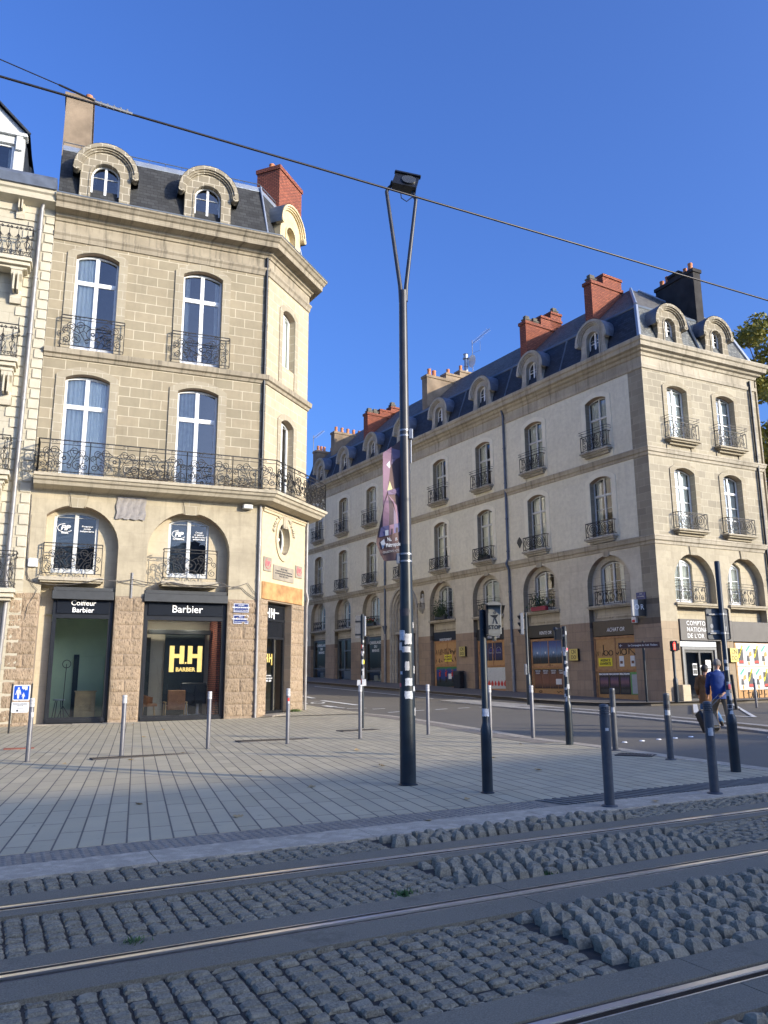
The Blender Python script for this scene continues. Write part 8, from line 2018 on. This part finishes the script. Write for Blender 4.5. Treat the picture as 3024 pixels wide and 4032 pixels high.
wom = person('dark haired woman in a hooded tan coat and blue jeans walking ahead of the man', gp(8.22, 20.9, .0), R(-14), 1.60, dict(
    spine=[(0,0,.86),(0,.0,1.0),(-.0,.02,1.20),(.0,.03,1.345),(.01,.04,1.38)], head=[(.01,.045,1.41),(.015,.05,1.46),(.02,.05,1.52),(.02,.045,1.55)], nose=[(.08,.10,1.48),(.10,.115,1.465)], face=(.75,.66,0),
    arm_l=[(-.17,.02,1.28),(-.23,.0,1.03),(-.19,.14,.86),(-.17,.20,.82)], curl_l=(0,.4,-.3), arm_r=[(.16,.02,1.28),(.22,.06,1.04),(.16,.22,.93),(.12,.27,.92)], curl_r=(-.3,.3,-.4),
    leg_l=[(-.08,.0,.82),(-.10,.10,.48),(-.10,.02,.28),(-.10,-.06,.09),(-.10,.07,.04)], leg_r=[(.09,0,.82),(.14,.02,.50),(.22,-.12,.32),(.28,-.24,.17),(.31,-.16,.06)], hem=(.0,-.0,.62), girth=.96, collar=(.005,.03,1.33), hood=(.0,-.05,1.30)), dict(hair='hairb', coat='tan', legs='jeans', shoe='shoe'), True)
sc_ = thing('suitcase', 'black cabin suitcase tilted on its wheels behind the walking man', 'suitcase', gp(7.62, 19.2, .0), None, R(-8)); Mc = wm(sc_) @ Matrix.Rotation(R(28), 4, 'Z') @ Matrix.Rotation(R(-30), 4, 'X')
m_ = MB(); m_.bbox(-.19, .19, -.12, .12, .06, .54, .04); m_.build('case', MT['anth'], sc_, Mc, smooth=40); m_ = MB(); m_.bbox(-.16, .16, -.17, -.11, .10, .44, .03); m_.tube([(-.12,-.17,.40),(.12,-.17,.40)], .008, 5); m_.tube([(-.08,0,.54),(-.06,0,.58),(.06,0,.58),(.08,0,.54)], .012, 6); m_.build('pocket', MT['anth'], sc_, Mc, smooth=40)
hp_ = wm(man) @ Vector((-.035, -.24, .90)); 
m_ = MB()
for s in (-.06, .06): a = Mc @ Vector((s, .06, .52)); m_.tube([a, hp_ + Vector((s*.9, 0, .02))], .009, 6)
m_.build('handle_bar', MT['galv'], sc_, None); m_ = MB(); m_.tube([hp_ + Vector((-.065,0,.02)), hp_ + Vector((.065,0,.02))], .014, 8); m_.build('handle_grip', MT['anth'], sc_, None)
for s in (-.14, .14): m_ = MB(); q = Mc @ Vector((s, .06, .05)); m_.tube([q-Vector((.015,0,0)), q+Vector((.015,0,0))], .04, 12); m_.build('wheel', MT['anthl'], sc_, None)
# ================================================================ trees
def leafmat(name, cols, trans=.25):
    m = bpy.data.materials.new(name); m.use_nodes = True; nt = m.node_tree; b = nt.nodes['Principled BSDF']
    oi = coords(nt, 'Object'); n = nz(nt, oi, .55, 3); n2 = nz(nt, oi, 9.0, 2)
    c = mix(nt, ramp(nt, n, [(.38, 0.0), (.62, 1.0)]), cols[0], cols[1]); c = mix(nt, ramp(nt, n2, [(.4, 0.0), (.6, .7)]), c, cols[2])
    lk(nt, c, b.inputs['Base Color']); b.inputs['Roughness'].default_value = .6
    tl = nd(nt, 'ShaderNodeBsdfTranslucent'); lk(nt, c, tl.inputs[0]); mx = nt.nodes.new('ShaderNodeMixShader'); mx.inputs[0].default_value = trans
    lk(nt, b.outputs[0], mx.inputs[1]); lk(nt, tl.outputs[0], mx.inputs[2]); lk(nt, mx.outputs[0], nt.nodes['Material Output'].inputs[0]); return m
MT['bark'] = plain('bark', (.12,.095,.065), .95, var=.35, scale=3, bmp=.5, bscale=14)
MT['leafp'] = leafmat('plane_leaf', [(.10,.13,.025), (.21,.21,.04), (.32,.26,.05)])
def tree(label, x, y, h, rad, z0, n, seed, leaf=.3):
    rr = random.Random(seed); t = thing('plane_tree', label, 'tree', gp(x, y, 0)); base = Vector(gp(x, y, 0))
    clumps = []; zc, hz = (z0+h)/2, (h-z0)/2
    m_ = MB(); top = base + Vector((rr.uniform(-.5,.5), rr.uniform(-.5,.5), h*.68)); m_.tube([base, base.lerp(top, .5)+Vector((.1,.1,0)), top], .42, 10, r2=.15)
    for k in range(190):                               # clumps fill an uneven ovoid crown, denser to its rim
        d = Vector((rr.gauss(0,1), rr.gauss(0,1), rr.gauss(0,1))).normalized(); f = rr.uniform(.35, 1.0)**.5
        lump = 1 + .16*math.sin(d.x*5+seed) + .14*math.sin(d.z*6+d.y*4)
        p = base + Vector((d.x*rad*f*lump*(1-.25*max(0, d.z)), d.y*rad*f*lump, zc + d.z*hz*f*lump)); clumps.append((p, rr.uniform(.5, 1.25)))
        if k % 3 == 0:
            s = base.lerp(top, max(.3, min(1, (p.z-base.z)/h*.9))); m_.tube([s, s.lerp(p, .5)-Vector((0,0,.4)), p], .10, 5, r2=.025)
    m_.build('trunk', MT['bark'], t, smooth=50)
    c = MB(); tot = sum(r**2 for _, r in clumps)
    for p, r in clumps:
        for k in range(int(n*r*r/tot)):
            d = Vector((rr.gauss(0,1), rr.gauss(0,1), rr.gauss(0,1))).normalized()*(r*rr.random()**.4); d.z *= .7; q = p + d
            u = Vector((rr.uniform(-1,1), rr.uniform(-1,1), rr.uniform(-.7,.3))).normalized(); v = u.cross(Vector((rr.uniform(-1,1), rr.uniform(-1,1), rr.uniform(-1,1)))).normalized(); s = leaf*rr.uniform(.5,1.2)
            c.face([q-u*s*.5, q+v*s*.42, q+u*s*.6, q-v*s*.42])
    c.build('crown', MT['leafp'], t); return t
tree('tall plane tree turning yellow behind the right end of the long block', 27.0, 50.0, 24.0, 6.6, 5.0, 44000, 3, leaf=.27)
tree('dark plane tree filling the gap right of the long block at street level', 26.5, 46.5, 15.5, 4.6, 2.5, 26000, 8, leaf=.28)
# ================================================================ the far side of the avenue, behind the camera: unseen block added to shade the plaza
sdir = Vector((.883, -.469, 0)); bd_ = Vector((.86, .51, 0)).normalized()
org = Vector((2.5, 18.0, 0)) + sdir*59.0
Mbk = FM(org, -bd_)
bk = thing('shading_building', 'long stone apartment block across the avenue, added unseen behind the viewer to shade the plaza', 'building', org)
wl_ = [arch(-60+4*k, 1.4, z, z+2.2, .2) for k in range(31) for z in (3.5, 7.2, 10.9)]
HB_ = 13.9
m_ = MB(); m_.box(-70, 66, 0, 12, -2, HB_); m_.build('wall', MT['infillC'], bk, Mbk)
m_ = MB(); 
for h_ in wl_: m_.fill(h_, (), -.03)
m_.build('windows', MT['zincd'], bk, Mbk)
m_ = MB(); x = -70; rb = random.Random(2)
while x < 66:
    w_ = rb.uniform(9, 16); hh_ = rb.uniform(-.2, .9); m_.mesh([(x,-.3,HB_-.2),(x+w_,-.3,HB_-.2),(x+w_,6,HB_+3.2+hh_),(x,6,HB_+3.2+hh_),(x,12,HB_),(x+w_,12,HB_)], [(0,1,2,3),(3,2,5,4),(0,3,4),(1,5,2)]); m_.box(x+.3, x+1.3, 3, 4.4, HB_, HB_+4.6+rb.random()); x += w_
m_.build('roof', MT['slateU'], bk, Mbk)
